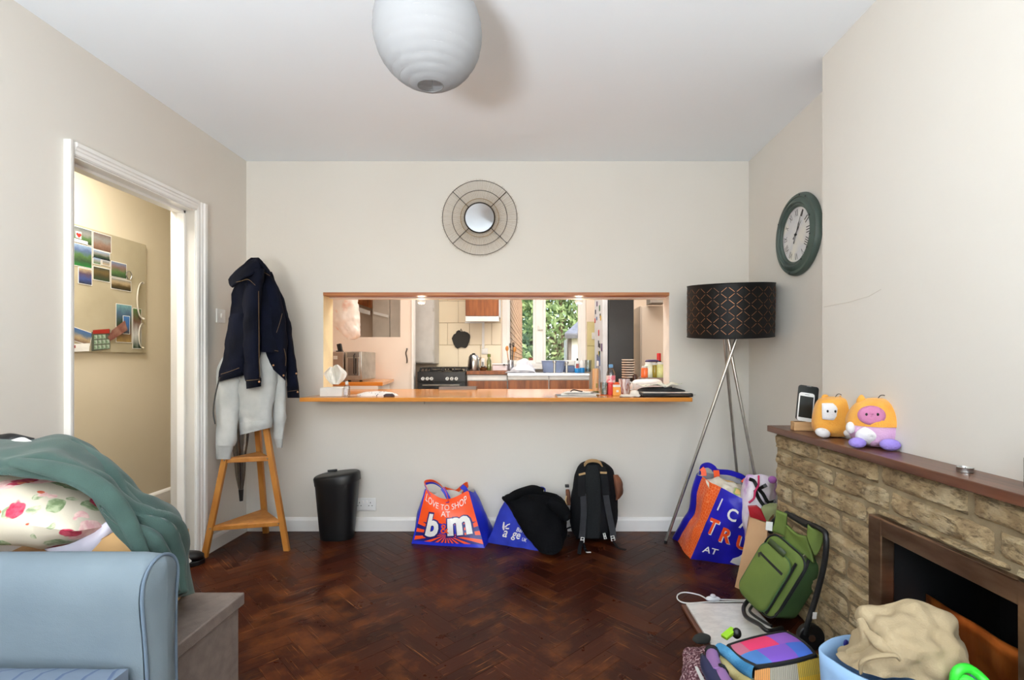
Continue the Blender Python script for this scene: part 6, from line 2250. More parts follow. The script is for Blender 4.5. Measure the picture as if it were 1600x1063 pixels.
b.rings([(p, .05, .03), (p + V(0, 0, .006), .056, .034), (p + V(0, 0, .016), .045, .03), (p + V(0, 0, .019), .02, .012)], 26, 8, amp=.004, sc=25)
tag(b.build('purple_pouch', mat('dark_purple', (58, 44, 92), 0.6), None), 'flat dark purple pouch lying on top of the jars', 'pouch')
p = V(kx(1031.5, 3.98), 4.02, JT)
t = thing('red_bottle', 'bottle with a bright red cap rising behind the jars', 'bottle', p)
MB().lathe([(.024, 0), (.026, .006), (.026, .11), (.014, .135)], p, 18).build('bottle', mat('dark_sauce', (60, 30, 26), 0.25), t)
MB().lathe([(.0165, .13), (.0165, .185), (.014, .19), (0, .19)], p, 18).build('cap', mat('red_cap', (206, 30, 30), 0.35), t)
# black folder pile with papers
z = BZ
cb_ = V(kx(1036, 3.22), 3.255, z)
t = thing('laptop_sleeve', 'black zipped laptop sleeve at the right end of the bar', 'laptop sleeve', cb_)
MB().box(cb_ + V(0.005, 0, 0.012), (0.325, 0.235, 0.024), rz(D(3))).build('case', mat('black_neoprene', (28, 28, 30), 0.7), t, bevel=0.009, segs=3)
MB().tube([cb_ + V(-.15, -.122, .014), cb_ + V(.16, -.108, .014), cb_ + V(.174, -.09, .012), cb_ + V(.17, -.105, -.0)], 0.002, 6, smooth=16).build('zip', CHROME, t)
z = BZ + 0.0245
o = MB().box(cb_ + V(0.01, -0.005, z - BZ + .003), (0.29, 0.20, 0.006), rz(D(-3))).build('letter_bundle', mat('letters', (220, 210, 200), 0.6, rgb2=(170, 120, 110), vscale=6, lo=.55, hi=.75), None, smooth=False)
tag(o, 'thin bundle of letters on the black laptop sleeve', 'letters')
z += 0.0068
t = thing('document_folder', 'soft black document folder on top of the letters', 'folder', cb_ + V(0, 0, z - BZ))
b = MB()
b.rings([(cb_ + V(0, .02, z - BZ), .145, .10), (cb_ + V(0, .02, z - BZ + .008), .14, .098), (cb_ + V(-.01, .02, z - BZ + .02), .10, .08), (cb_ + V(-.01, .02, z - BZ + .024), .05, .04)], 40, 10, e=.5, amp=.004, sc=16)
b.build('cover', mat('black_cloth', (32, 33, 34), 0.8), t)
MB().box(cb_ + V(.04, -.05, z - BZ + .022), (.03, .02, .02)).build('clasp', BLACKPL, t, bevel=.004)
z += 0.0245
p = cb_ + V(-.02, .03, z - BZ)
q = NT('newspaper_print', 0.7)
tc = q.n('TexCoord')
q.color(q.ramp(q.noise(tc.outputs['Object'], 26, 4), [(0.36, (80, 84, 76)), (0.46, (222, 220, 208)), (0.62, (206, 206, 180)), (0.7, (120, 130, 60))]))
rows = [[p + V(x, y, .004 + max(0, .012 + .022 * noise.noise(V(x * 16, y * 14, 4)) + (.03 * max(0, x - .06) * 10 * .3))) for x in [-.13 + .27 * i / 16 for i in range(17)]] for y in [-.08 + .15 * j / 10 for j in range(11)]]
o = MB().grid(rows).build('newspaper', q.m, None, thick=.0015)
tag(o, 'crumpled newspaper on top of the black folder', 'newspaper')
b = MB()
rows = [[V(kx(px_, 3.2) + (y - 3.2) * .2, y, BZ + .003 + .02 * max(0, noise.noise(V(px_ * .11, y * 12, 2))) + (.018 if px_ > 985 else 0) * (y - 3.14) * 8) for px_ in range(968, 1003, 3)] for y in [3.14 + .2 * j / 10 for j in range(11)]]
o = b.grid(rows).build('paper_sheet', mat('tracing_paper', (222, 218, 208), 0.6, rgb2=(200, 196, 186), vscale=9), None, thick=.001)
tag(o, 'loose creased sheets of paper left of the black laptop sleeve', 'paper')
p = V(kx(716, 4.02), 4.03, BZ)
t = thing('roasting_tray', 'shallow grey metal tray on the far edge of the bar before the cooker', 'tray', p)
GT = mat('grey_metal_tray', (112, 104, 98), 0.4, 0.4)
MB().box(p + V(0, 0, .002), (.29, .10, .004)).build('base', GT, t, smooth=False)
for s in (-1, 1):
    MB().box(p + V(0, s * .05, .012), (.29, .004, .024)).build('side', GT, t, smooth=False)
    MB().box(p + V(s * .145, 0, .012), (.004, .10, .024)).build('end', GT, t, smooth=False)
# ---------------------------------------------------------------- floor lamp
LC = V(1.165, 3.06, 0)
lamp = thing('floor_lamp', 'tripod floor lamp with a black drum shade cut with a copper lattice', 'lamp', LC)
tiltm = rx(D(5.5)) @ ry(D(-1.5))
SC_ = V(LC.x + 0.014, LC.y, 1.452)
SR, SH = 0.250, 0.155
SHD = mat('black_lampshade', (15, 13, 13), 0.5, rgb2=(12, 11, 11), vscale=2, spec=0.22)
COPP = mat('copper_foil', (170, 120, 84), 0.4, 0.8, rgb2=(120, 82, 58), vscale=10)
b = MB()
n = 64
vs = []
for r, z in ((SR, -SH), (SR, SH), (SR - 0.004, SH), (SR - 0.004, -SH)):
    vs += [tiltm @ V(r * math.cos(2 * math.pi * i / n), r * math.sin(2 * math.pi * i / n), z) + SC_ for i in range(n)]
fs = []
for j in range(4):
    k = (j + 1) % 4
    fs += [(j * n + i, j * n + (i + 1) % n, k * n + (i + 1) % n, k * n + i) for i in range(n)]
b.add(vs, fs)
b.build('shade', SHD, lamp)
b = MB()
for z in (-SH, SH):
    b.tube([tiltm @ V(SR * math.cos(a), SR * math.sin(a), z) + SC_ for a in (2 * math.pi * i / 48 for i in range(48))], 0.003, 6, True)
b.build('shade_edge', SHD, lamp)
NC = 19
cell = 2 * math.pi / NC
rowsN = 4
hz = (2 * SH - 0.036) / rowsN / 2 * 1.0
b = MB()


def spt(a, z, o=0.0012):
    return tiltm @ V((SR + o) * math.cos(a), (SR + o) * math.sin(a), z) + SC_


def slit(a0, z0, a1, z1):
    f0, f1 = 0.14, 0.86
    pts = []
    for k in range(4):
        f = f0 + (f1 - f0) * k / 3
        pts.append((a0 + (a1 - a0) * f, z0 + (z1 - z0) * f))
    w = 0.0015
    vs, fs = [], []
    for a, z in pts:
        vs += [spt(a, z + w), spt(a, z - w), spt(a, z + w, -0.001), spt(a, z - w, -0.001)]
    for k in range(3):
        o = k * 4
        fs += [(o, o + 4, o + 5, o + 1), (o, o + 2, o + 6, o + 4), (o + 1, o + 5, o + 7, o + 3)]
    b.add(vs, fs)


zl = -SH + 0.018
for r in range(rowsN * 2):
    z0 = zl + r * hz
    for c in range(NC):
        a0 = c * cell + (cell / 2 if r % 2 else 0.0)
        slit(a0, z0, a0 + cell / 2, z0 + hz)
        slit(a0, z0, a0 - cell / 2, z0 + hz)
stuff(b.build('lattice_slit', COPP, lamp, smooth=False))
hub = V(LC.x, LC.y, 1.30)
feet = [G(1040, 849.5), V(1.405, 3.03, 0), V(1.355, 3.30, 0)]
tops = [P(1154, 520, 3.02), P(1136, 520, 3.07), P(1131, 520, 3.09)]
for f0, t0 in zip(feet, tops):
    f0 = V(f0.x, f0.y, 0.008)
    lg = MB().cyl(f0, t0.lerp(f0, -0.04), 0.0095, n=12).build('leg', CHROME, lamp)
    MB().cyl(V(f0.x, f0.y, 0.0005), V(f0.x, f0.y, 0.014) + (t0 - f0) * .004, 0.0105, n=12).build('rubber_foot', BLACKPL, lg)
tc_ = sum([t_.lerp(f_, -0.04) for t_, f_ in zip(tops, feet)], Vector()) / 3
MB().lathe([(0.045, -0.006), (0.045, 0.006)], tc_ , 20).build('top_plate', CHROME, lamp)
MB().cyl(tc_, tc_ + V(0, 0, .07), 0.018, n=14).build('lamp_holder', WHITEPL, lamp)
MB().ellipsoid(tc_ + V(0, 0, .11), (.03, .03, .045)).build('bulb', mat('opal_bulb', (245, 244, 240), .25), lamp)
b = MB()
for k in range(3):
    a = k * 2.094 + .3
    b.cyl(tc_ + V(0, 0, .06), SC_ + tiltm @ V((SR - .004) * math.cos(a), (SR - .004) * math.sin(a), -.03), .002, n=6)
b.build('spider', CHROME, lamp)

# ---------------------------------------------------------------- helper for flat-sided shopping bags


def quadsurf(c00, c10, c01, c11, bulge, nrm, nu=26, nv=26, dip=0.0, amp=0.006, sc=9.0, seed=0.0):
    """u: left to right, v: bottom to top"""
    nrm = Vector(nrm).normalized()

    def S(u, v, lift=0.0):
        p = (c00 * (1 - u) + c10 * u) * (1 - v) + (c01 * (1 - u) + c11 * u) * v
        w = math.sin(math.pi * max(0.0, min(1.0, u))) * (math.sin(math.pi * min(max(v * 0.82, 0), 1)) * 0.9 + .1)
        p = p + nrm * bulge * w
        e = min(1.0, 6 * u, 6 * (1 - u))
        p = p + nrm * amp * e * (noise.noise(p * sc + V(seed, 0, 0)) + .6 * noise.noise(p * sc * 2.3 + V(0, seed, 0)))
        p.z -= dip * math.sin(math.pi * max(0.0, min(1.0, u))) ** 1.3 * max(v, 0.0) ** 3
        p.z = max(p.z, 0.001)
        return p + nrm * lift
    rows = [[S(i / nu, 1 - j / nv) for i in range(nu + 1)] for j in range(nv + 1)]
    return S, rows


# ---------------------------------------------------------------- orange sunburst shopping bag
T = thing('shopping_bag', 'orange and blue sunburst shopping bag with big white letters against the back wall', 'bag', G(700, 850))
B00, B10 = G(643, 850), G(757, 857)
q = NT('sunburst_print', 0.35)
u, v_, uvv = q.uv()
du, dv = q.math('SUBTRACT', u, 0.5), q.math('SUBTRACT', v_, 0.22)
ang = q.math('ARCTAN2', q.math('MULTIPLY', dv, 1.0), du)
ray = q.math('SINE', q.math('MULTIPLY', ang, 21.0))
rm = q.math('GREATER_THAN', ray, 0.05)
inner = q.math('LESS_THAN', q.math('ADD', q.math('POWER', q.math('ABSOLUTE', q.math('DIVIDE', du, 0.27)), 2.0), q.math('POWER', q.math('ABSOLUTE', q.math('DIVIDE', q.math('SUBTRACT', dv, 0.10), 0.10)), 2.0)), 1.0)
up = q.math('GREATER_THAN', q.math('SUBTRACT', v_, q.math('MULTIPLY', du, 0.05)), 0.43)
ORN, NAV, RBL = (250, 84, 28), (36, 34, 120), (34, 48, 196)
col = q.mix(rm, NAV, ORN)
col = q.mix(inner, col, RBL)
col = q.mix(up, col, ORN)
edge = q.math('MAXIMUM', q.math('LESS_THAN', u, 0.025), q.math('LESS_THAN', v_, 0.06))
col = q.mix(edge, col, RBL)
q.color(col)
tc = q.n('TexCoord')
q.bump(q.noise(tc.outputs['Object'], 16, 4), 0.25, 0.01)
PRN = q.m
BLUEB = mat('royal_blue_poly', (34, 50, 200), 0.35, rgb2=(28, 40, 170), vscale=5, bump=0.35, bscale=14)
ORB = mat('orange_poly', (246, 92, 34), 0.4, rgb2=(232, 78, 26), vscale=5, bump=0.25, bscale=14)
BAGIN = mat('bag_lining', (200, 196, 188), 0.7, rgb2=(180, 176, 168), vscale=6)
yb = 3.33
c01, c11 = P(664, 764, 3.20), P(732, 767, 3.22)
S1, rows = quadsurf(B00, B10, c01, c11, 0.055, (0, -1, 0.12), dip=0.055, amp=0.004, seed=1)
MB().grid(rows).build('front_panel', PRN, T)
R00, R01 = V(B10.x + 0.045, 3.345, 0.001), P(741, 764, 3.33)
S2, rows2 = quadsurf(B10, R00, c11, R01, 0.035, (1, -.4, 0), seed=2, dip=.015)
MB().grid(rows2).build('gusset', BLUEB, T)
L00, L01 = V(B00.x - 0.005, 3.345, 0.001), P(668, 768, 3.33)
S3, rows3 = quadsurf(L00, B00, L01, c01, 0.02, (-1, -.3, 0), seed=3, dip=.015)
MB().grid(rows3).build('gusset', BLUEB, T)
S4, rows4 = quadsurf(R00, L00, R01, L01, 0.0, (0, 1, 0), seed=4, dip=.03)
MB().grid(rows4).build('back_panel', BAGIN, T)
b = MB()
rows = [[P(x, y, Y) for x, y, Y in r] for r in ([(668, 775, 3.27), (690, 768, 3.30), (708, 766, 3.30), (730, 774, 3.27)], [(668, 800, 3.2), (690, 794, 3.2), (708, 794, 3.2), (732, 800, 3.22)])]
b.loft(rows, 20, 10, amp=.012, sc=16)
b.build('contents', BAGIN, T)
ST1 = [S1(0.14, .97, .003), P(664, 756, 3.21), P(669, 752, 3.24), P(679, 752.5, 3.25), P(690, 760, 3.24), P(698, 772, 3.225), S1(.56, .93, .004)]
b = MB()
b.ribbon(ST1, V(0.25, .6, -.75), 0.022, 0.003, smooth=30)
b.build('handle', ORB, T)
b = MB()
b.ribbon([p + V(0.002, -.003, -.013) for p in ST1], V(0.25, .6, -.75), 0.014, 0.0035, smooth=30)
b.build('handle_edge', BLUEB, T)
ST2 = [P(694, 763, 3.31), P(703, 766, 3.31), P(713, 768, 3.31), P(722, 761, 3.30), P(729, 756, 3.29), P(731, 758, 3.27), P(726, 766, 3.25), S1(.86, .99, .003)]
b = MB()
b.ribbon(ST2, V(0.1, .3, -1), 0.022, 0.003, smooth=30)
b.build('handle', ORB, T)
b = MB()
b.ribbon([P(691, 763, 3.235), P(697, 772, 3.22), P(702, 783, 3.19), S1(.52, .9, .004)], V(1, 0, .3), 0.026, .003, smooth=14)
b.build('handle', BLUEB, T)
b = MB()
b.ribbon([P(721, 760, 3.25), P(726, 764, 3.235), P(729, 770, 3.215)], V(1, 0, .3), 0.03, .003, smooth=14)
b.build('handle', BLUEB, T)
WHT = mat('white_print', (240, 238, 234), 0.4)
BW_ = 0.46


def on_bag(S, u0, v0, w, h, tw, lift=0.003, rot=0.0, arc=0.0):
    """map text metres (x right, y up) onto the surface: w, h = panel size in metres"""
    def f(x, y):
        xx = x * math.cos(rot) - y * math.sin(rot)
        yy = x * math.sin(rot) + y * math.cos(rot)
        yy += arc * (x / max(w, 1e-6)) ** 2 * h
        return S(u0 + xx / w, v0 + yy / h, lift)
    return f


letters('lettering', 'LOVE TO SHOP', on_bag(S1, .50, .775, .43, .38, 0, .003, 0.0, 0.55), WHT, T, width=0.37, height=0.05, split=14)
letters('lettering', 'AT', on_bag(S1, .50, .625, .45, .38, 0, .003), WHT, T, width=0.075, height=0.045, split=4)
NAVY = mat('navy_print', (30, 30, 110), 0.4)
fb = dict(shear=0.18, spacing=.93)
letters('letter_outline', 'b', on_bag(S1, .27, .375, .46, .38, 0, .0028, D(3)), NAVY, T, width=0.125, height=0.192, split=8, offset=0.075, shear=.18)
letters('letter_outline', 'm', on_bag(S1, .70, .39, .46, .38, 0, .0028, D(7)), NAVY, T, width=0.215, height=0.155, split=8, offset=0.075, shear=.18)
letters('letter', 'b', on_bag(S1, .27, .375, .46, .38, 0, .0042, D(3)), WHT, T, width=0.098, height=0.166, split=8, offset=0.045, shear=.18)
letters('letter', 'm', on_bag(S1, .70, .39, .46, .38, 0, .0042, D(7)), WHT, T, width=0.188, height=0.128, split=8, offset=0.045, shear=.18)
letters('ampersand', '&', on_bag(S1, .475, .325, .46, .38, 0, .0056, D(4)), mat('orange_print2', (240, 84, 30), 0.4), T, width=0.06, height=0.066, split=5, offset=.012)

# ---------------------------------------------------------------- blue charity bag with black fleece
T = thing('cloth_bag', 'royal blue tote with white lettering slumped between the orange bag and backpack', 'bag', G(810, 855))
B00, B10 = G(761, 848), G(845, 862)
c01, c11 = P(792, 778, 3.23), P(850, 772, 3.2)
ROY = mat('royal_blue_cotton', (42, 62, 190), 0.8, rgb2=(34, 50, 168), vscale=6, bump=0.3, bscale=18)
S5, rows = quadsurf(B00, B10, c01, c11, 0.075, (0, -1, .25), amp=.012, sc=10, seed=5)
MB().grid(rows).build('front_panel', ROY, T)
E00, E01 = V(B00.x + .04, 3.34, .001), P(797, 778, 3.33)
S6, rows = quadsurf(E00, B00, E01, c01, 0.02, (-1, -.3, 0), amp=.006, seed=6)
MB().grid(rows).build('gusset', ROY, T)
F00, F01 = V(B10.x + .08, 3.34, .001), P(856, 772, 3.33)
S7, rows = quadsurf(B10, F00, c11, F01, 0.02, (1, -.3, 0), amp=.006, seed=6)
MB().grid(rows).build('gusset', ROY, T)
S8, rows = quadsurf(F00, E00, F01, E01, 0.0, (0, 1, 0), amp=.002)
MB().grid(rows).build('back_panel', ROY, T)
b = MB()
b.ribbon([P(832, 775, 3.28), P(838, 768, 3.27), P(842, 763, 3.27), P(850, 764, 3.28), P(852, 774, 3.29)], V(0, .6, -.4), .035, .003, smooth=16)
b.build('handle', ROY, T)
letters('letter', 'a', on_bag(S5, .29, .235, .38, .36, 0, .0035, D(-6)), WHT, T, width=.036, height=.05, split=4, offset=.014)
letters('lettering', 'ge', on_bag(S5, .505, .205, .38, .36, 0, .0035, D(-10)), WHT, T, width=.062, height=.058, split=6, offset=.014)
letters('lettering', 'Barn', on_bag(S5, .585, .335, .38, .36, 0, .0035, D(-10)), WHT, T, width=.072, height=.028, split=6, offset=.008)
letters('lettering', 'UK', on_bag(S5, .68, .165, .38, .36, 0, .0035, D(-12)), WHT, T, width=.035, height=.024, split=4, offset=.012)
f5 = on_bag(S5, .24, .37, .38, .36, 0, .0035)
for pts in ([(-.030, .038), (-.018, .036), (-.010, .012), (-.004, .002), (.002, -.026), (-.010, -.022), (-.022, -.004)], [(-.006, .004), (.010, .022), (.030, .030), (.032, .024), (.016, .014), (.006, -.002)], [(.004, -.004), (.034, -.002), (.034, -.012), (.008, -.014)]):
    b = MB()
    b.add([f5(x, y) for x, y in pts], [tuple(range(len(pts)))])
    b.build('swoosh', WHT, T, smooth=False)
BLKF = mat('black_fleece', (13, 14, 17), 0.95, rgb2=(8, 9, 11), vscale=7, bump=0.3, bscale=90, spec=0.12)
b = MB()
rows = [[P(x, y, Y) for x, y, Y in r] for r in (
    [(789, 776, 3.16), (812, 769, 3.14), (846, 767, 3.14), (866, 772, 3.18), (868, 774, 3.30), (846, 768, 3.33), (812, 769, 3.33), (791, 775, 3.30)],
    [(792, 784, 3.10), (815, 780, 3.05), (850, 780, 3.05), (878, 784, 3.12), (880, 784, 3.30), (850, 778, 3.33), (815, 780, 3.33), (796, 784, 3.28)],
    [(802, 800, 3.06), (828, 800, 2.99), (856, 800, 2.98), (880, 802, 3.06), (881, 802, 3.30), (856, 800, 3.335), (828, 800, 3.33), (808, 800, 3.26)],
    [(812, 822, 3.03), (834, 824, 2.95), (860, 824, 2.94), (883, 822, 3.03), (883, 818, 3.30), (858, 818, 3.335), (838, 820, 3.33), (820, 822, 3.22)],
    [(826, 842, 3.00), (842, 848, 2.92), (864, 850, 2.91), (882, 842, 3.0), (882, 830, 3.28), (862, 830, 3.33), (846, 832, 3.3), (834, 838, 3.16)],
    [(841, 860, 2.95), (850, 866, 2.90), (866, 867, 2.89), (880, 856, 2.96), (880, 836, 3.26), (866, 836, 3.32), (852, 838, 3.26), (844, 850, 3.1)])]
for r in rows:
    for p in r:
        p.z = max(p.z, .006)
b.loft(rows, 60, 44, closed=True, caps=True, amp=.012, sc=11, seed=3)
T2 = thing('fleece', 'black fleece jacket thrown over the blue tote bag', 'jacket', P(850, 860, 2.98))
b.build('body', BLKF, T2)
b = MB()
b.tube([P(858, 782, 3.02), P(876, 796, 3.0), P(882, 806, 2.98), P(880, 812, 2.98)], [.03, .045, .04, .02], 12, smooth=20)
b.build('sleeve', BLKF, T2)
b = MB()
b.tube([P(786, 778, 3.12), P(793, 780, 3.09), P(808, 773, 3.08), P(832, 767, 3.12), P(848, 771, 3.12)], [.010, .022, .03, .035, .03], 12, smooth=24)
b.build('collar', BLKF, T2)

# ---------------------------------------------------------------- black backpack
bp0 = G(929, 843)
T = thing('backpack', 'black backpack with padded straps and tan trim standing against the back wall', 'backpack', bp0)
BPK = mat('black_nylon', (20, 21, 24), 0.75, rgb2=(14, 15, 18), vscale=9, bump=0.2, bscale=200, spec=0.2)
BRNW = mat('brown_canvas', (124, 76, 50), 0.8, rgb2=(98, 60, 42), vscale=10)
TANL = mat('tan_webbing', (186, 152, 106), 0.7)
Yb_ = 3.22
b = slab([(720, 921, 936, .03), (724, 908, 948, .05), (735, 900, 958, .075), (760, 895, 964, .10), (795, 890, 966, .11), (825, 893, 963, .11), (838, 899, 958, .105), (843, 901, 956, .09)], Yb_, back=.12, nu=52, nv=40, amp=.006, sc=12)
for p in b.v:
    p.z = max(p.z, .002)
b.build('body', BPK, T)
b = slab([(727, 918, 934, .01), (745, 914, 938, .02), (800, 913, 939, .022), (836, 914, 938, .018), (842, 916, 936, .01)], 3.115, back=.01, nu=30, nv=26)
b.build('back_pad', mat('dark_mesh', (22, 26, 28), 0.95, rgb2=(15, 18, 20), vscale=120, bump=.3, bscale=400), T)
STRPM = mat('grey_strap', (44, 45, 50), 0.85, rgb2=(36, 37, 41), vscale=20)
for pts, pts2 in (([(911, 732, 3.15), (909, 745, 3.115), (908, 765, 3.095), (909, 776, 3.09)], [(911, 772, 3.088), (912, 800, 3.085), (910, 830, 3.08), (909, 842, 3.07)]),
                  ([(941, 730, 3.15), (944, 745, 3.115), (946, 762, 3.095), (947, 774, 3.09)], [(946, 770, 3.088), (951, 800, 3.085), (957, 828, 3.08), (958, 840, 3.07)])):
    b = MB()
    b.ribbon([P(*p) for p in pts], V(1, 0, 0), .05, .016, smooth=14)
    b.build('shoulder_strap', BPK, T, bevel=.005)
    b = MB()
    b.ribbon([P(*p) for p in pts2], V(1, 0, 0), .038, .008, smooth=14)
    b.build('strap_webbing', STRPM, T, bevel=.002)
for p, a in ((P(909.5, 741, 3.10), D(14)), (P(943, 739, 3.10), D(-2))):
    MB().box(p, (.042, .006, .013), ry(-a)).build('strap_tab', TANL, T, bevel=.002)
b = MB()
b.ribbon([P(913, 727, 3.17), P(918, 721.5, 3.16), P(927, 720, 3.16), P(936, 722, 3.16), P(941, 728, 3.17)], V(0, 1, .3), .03, .007, smooth=18)
b.build('grab_handle', TANL, T)
b = slab([(742, 957, 966, .02), (752, 958, 972, .05), (765, 959, 974, .06), (775, 961, 971, .05), (782, 961, 965, .03)], 3.2, back=.05, nu=24, nv=18, amp=.006, sc=25)
b.build('side_flap', BRNW, T)
b = slab([(765, 884, 890, .02), (775, 884, 892, .03), (790, 886, 892, .03)], 3.2, back=.04, nu=18, nv=14, amp=.004, sc=25)
b.build('side_pocket', BRNW, T)
MB().box(P(886, 759.5, 3.2), (.026, .03, .016)).build('side_buckle', BLACKPL, T, bevel=.003)
b = MB()
b.ribbon([P(885, 775, 3.15), P(884, 783, 3.14), P(886, 789, 3.14)], V(1, 0, 0), .008, .003, smooth=8)
b.build('zip_pull', TANL, T)


def buckle(c, w, h, rot, nm='buckle'):
    q3 = MB()
    pts = [V(-w, 0, -h), V(w, 0, -h), V(w * .8, 0, h), V(-w * .8, 0, h)]
    q3.tube([c + rot @ p for p in pts], .0032, 6, True)
    q3.tube([c + rot @ V(-w, 0, 0), c + rot @ V(w, 0, 0)], .0028, 6)
    return q3.build(nm, PAPER, T)


buckle(P(910, 844, 3.045), .011, .014, ry(D(6)))
buckle(P(957.5, 841.5, 3.05), .011, .014, ry(D(-12)))
buckle(P(945, 838, 3.10), .006, .018, ry(D(-15)))
b = MB()
b.ribbon([P(909, 846, 3.04), P(906, 855, 3.0), G(905, 866, .006)], V(1, 0, 0), .022, .004, smooth=10)
b.build('strap_end', BPK, T)
gb = G(918, 864, .006)
b = MB()
b.ribbon([P(912, 850, 3.03), G(914, 858, .008), gb], V(.8, -.6, 0), .018, .004, smooth=8)
b.build('strap_end', BPK, T)
buckle(gb + V(0.006, -.004, .004), .012, .011, rx(D(70)) @ ry(D(10)))
b = MB()
b.ribbon([P(958, 845, 3.04), G(962, 852, .02), G(968, 857, .006), G(978, 859.5, .004)], V(.3, 1, 0), .02, .004, smooth=12)
b.build('strap_end', BPK, T)
b = MB()
b.ribbon([G(890, 838, .04), G(884, 836, .05), G(884, 828, .08), P(892, 824, 3.2)], V(0, 1, 0), .018, .004, smooth=12)
b.build('side_strap', BPK, T)

# ---------------------------------------------------------------- big orange and blue bag by the lamp
T = thing('shopping_bag', 'tall blue and orange shopping bag lettered in white under the floor lamp', 'bag', G(1110, 870))
BL = G(1079, 874)
BR = G(1172, 889)
BR = V(BR.x + 0.03, BR.y + 0.02, .001)
TLc, TRc = P(1127, 762, 2.80), P(1186, 793, 2.72)
WHT2 = WHT
BLU2 = mat('ultramarine_poly', (36, 32, 186), 0.35, rgb2=(28, 26, 150), vscale=5, bump=0.35, bscale=12)
ORQ = NT('orange_scale_print', 0.4)
u, v_, uvv = ORQ.uv()
vo = ORQ.n('TexVoronoi')
vo.feature = 'DISTANCE_TO_EDGE'
vo.inputs['Scale'].default_value = 1.0
vo.inputs['Randomness'].default_value = 0.5
ORQ.l(ORQ.scalevec(uvv, (9, 30, 1)), vo.inputs['Vector'])
ORQ.color(ORQ.mix(ORQ.ramp(vo.outputs['Distance'], [(0.03, (255, 255, 255)), (0.10, (0, 0, 0))]), (240, 92, 28), (250, 140, 84)))
tc = ORQ.n('TexCoord')
ORQ.bump(ORQ.noise(tc.outputs['Object'], 14, 4), 0.4, 0.01)
fn = (BR - BL).cross(V(0, 0, 1)).normalized()
if fn.y > 0:
    fn = -fn
S9, rows = quadsurf(BL, BR, TLc, TRc, .05, fn + V(0, 0, .2), amp=.008, sc=9, seed=11, nu=32, nv=32)
MB().grid(rows).build('front_panel', BLU2, T)
GL, GT_ = G(1061, 852), P(1093, 735, 2.98)
# kinked orange gusset: bottom flare, then upright
mids = [G(1059, 846), P(1075, 818, 3.05), P(1086, 800, 3.02), P(1090, 770, 3.0), P(1098, 745, 2.97)]
fr2 = [S9(0, v) for v in (0, .25, .42, .72, 1.0)]
rows = []
for k in range(5):
    a, c_ = mids[k], fr2[k]
    m_ = (a + c_) / 2 + V(-.012, -.02, 0)
    rows.append([a, a.lerp(m_, .5), m_, m_.lerp(c_, .5), c_])
b = MB()
b.loft(rows[::-1], 20, 26, amp=.005, sc=14, seed=4)
for p in b.v:
    p.z = max(p.z, .001)
b.build('gusset', ORQ.m, T)
b = MB()
rows = [[m, m + V(-.022, .05, 0), m + V(.02, .13, 0)] for m in mids]
for r in rows:
    for p in r:
        p.z = max(p.z, .001)
        p.y = min(p.y, 3.30)
b.loft(rows[::-1], 10, 20)
b.build('side_panel', BLU2, T)
BKL, BKR = V(mids[0].x + .03, 3.28, .001), V(BR.x + .09, 3.15, .001)
S10, rows = quadsurf(BKL, BKR, P(1100, 738, 3.08), P(1172, 752, 2.98), .0, (0, 1, 0), amp=.006, seed=3)
MB().grid(rows).build('back_panel', mat('pale_bag_inside', (206, 204, 206), .6, rgb2=(180, 178, 186), vscale=8), T)
S11, rows = quadsurf(BR, BKR, TRc, P(1172, 752, 2.98), .01, (1, 0, 0), amp=.006, seed=3)
MB().grid(rows).build('side_panel', BLU2, T)
b = MB()
b.ribbon([P(1094, 742, 2.97), P(1097, 730, 2.97), P(1106, 727, 2.98), P(1114, 731, 2.98), P(1120, 737, 2.99), P(1140, 739, 3.0), P(1160, 746, 2.98), P(1170, 756, 2.95)], V(0, .2, -1), .032, .004, smooth=30)
b.build('rim_band', BLU2, T)
b = MB()
b.ribbon([P(1096, 732, 2.955), P(1099, 736, 2.95), P(1100, 744, 2.94)], V(1, 0, .4), .03, .003, smooth=10)
b.build('handle', ORB, T)
b = MB()
b.ribbon([P(1119, 735, 2.965), P(1120, 745, 2.955), P(1120, 756, 2.93)], V(1, 0, 0), .034, .003, smooth=10)
b.build('handle', ORB, T)
b = MB()
b.ribbon([P(1160, 750, 2.94), P(1167, 756, 2.92), P(1170, 768, 2.90)], V(1, -.3, 0), .03, .003, smooth=10)
b.build('handle', ORB, T)
b = MB()
rows = [[P(x, y, Y) for x, y, Y in r] for r in ([(1102, 748, 2.95), (1125, 748, 2.93), (1150, 752, 2.92), (1172, 766, 2.88)], [(1104, 756, 2.9), (1128, 754, 2.86), (1150, 762, 2.83), (1174, 782, 2.80)], [(1110, 766, 2.86), (1130, 764, 2.81), (1155, 780, 2.76), (1178, 794, 2.74)])]
b.loft(rows, 30, 16, amp=.018, sc=18, seed=3)
q = NT('mixed_clothes', 0.8)
tc = q.n('TexCoord')
q.color(q.ramp(q.noise(tc.outputs['Object'], 10, 2), [(0.38, (214, 204, 184)), (0.5, (222, 214, 200)), (0.58, (190, 180, 150)), (0.62, (120, 170, 90)), (0.66, (214, 176, 110))]))
b.build('contents', q.m, T)
PW_, PH_ = (BR - BL).length, (TLc - BL).length
f9 = lambda u0, v0, r=0.0, l=.004: on_bag(S9, u0, v0, PW_, PH_, 0, l, r)
ORP = mat('orange_print2', (240, 84, 30), 0.4)
RT = D(-3)
letters('letter', 'I', f9(.12, .80, RT), WHT, T, width=.010, height=.078, split=3, offset=.02)
letters('letter', 'C', f9(.44, .735, RT), WHT, T, width=.072, height=.084, split=4, offset=.02)
letters('letter', 'A', f9(.74, .67, RT), WHT, T, width=.078, height=.082, split=4, offset=.02)
letters('letter', 'N', f9(1.02, .62, RT), WHT, T, width=.05, height=.08, split=3, offset=.02)
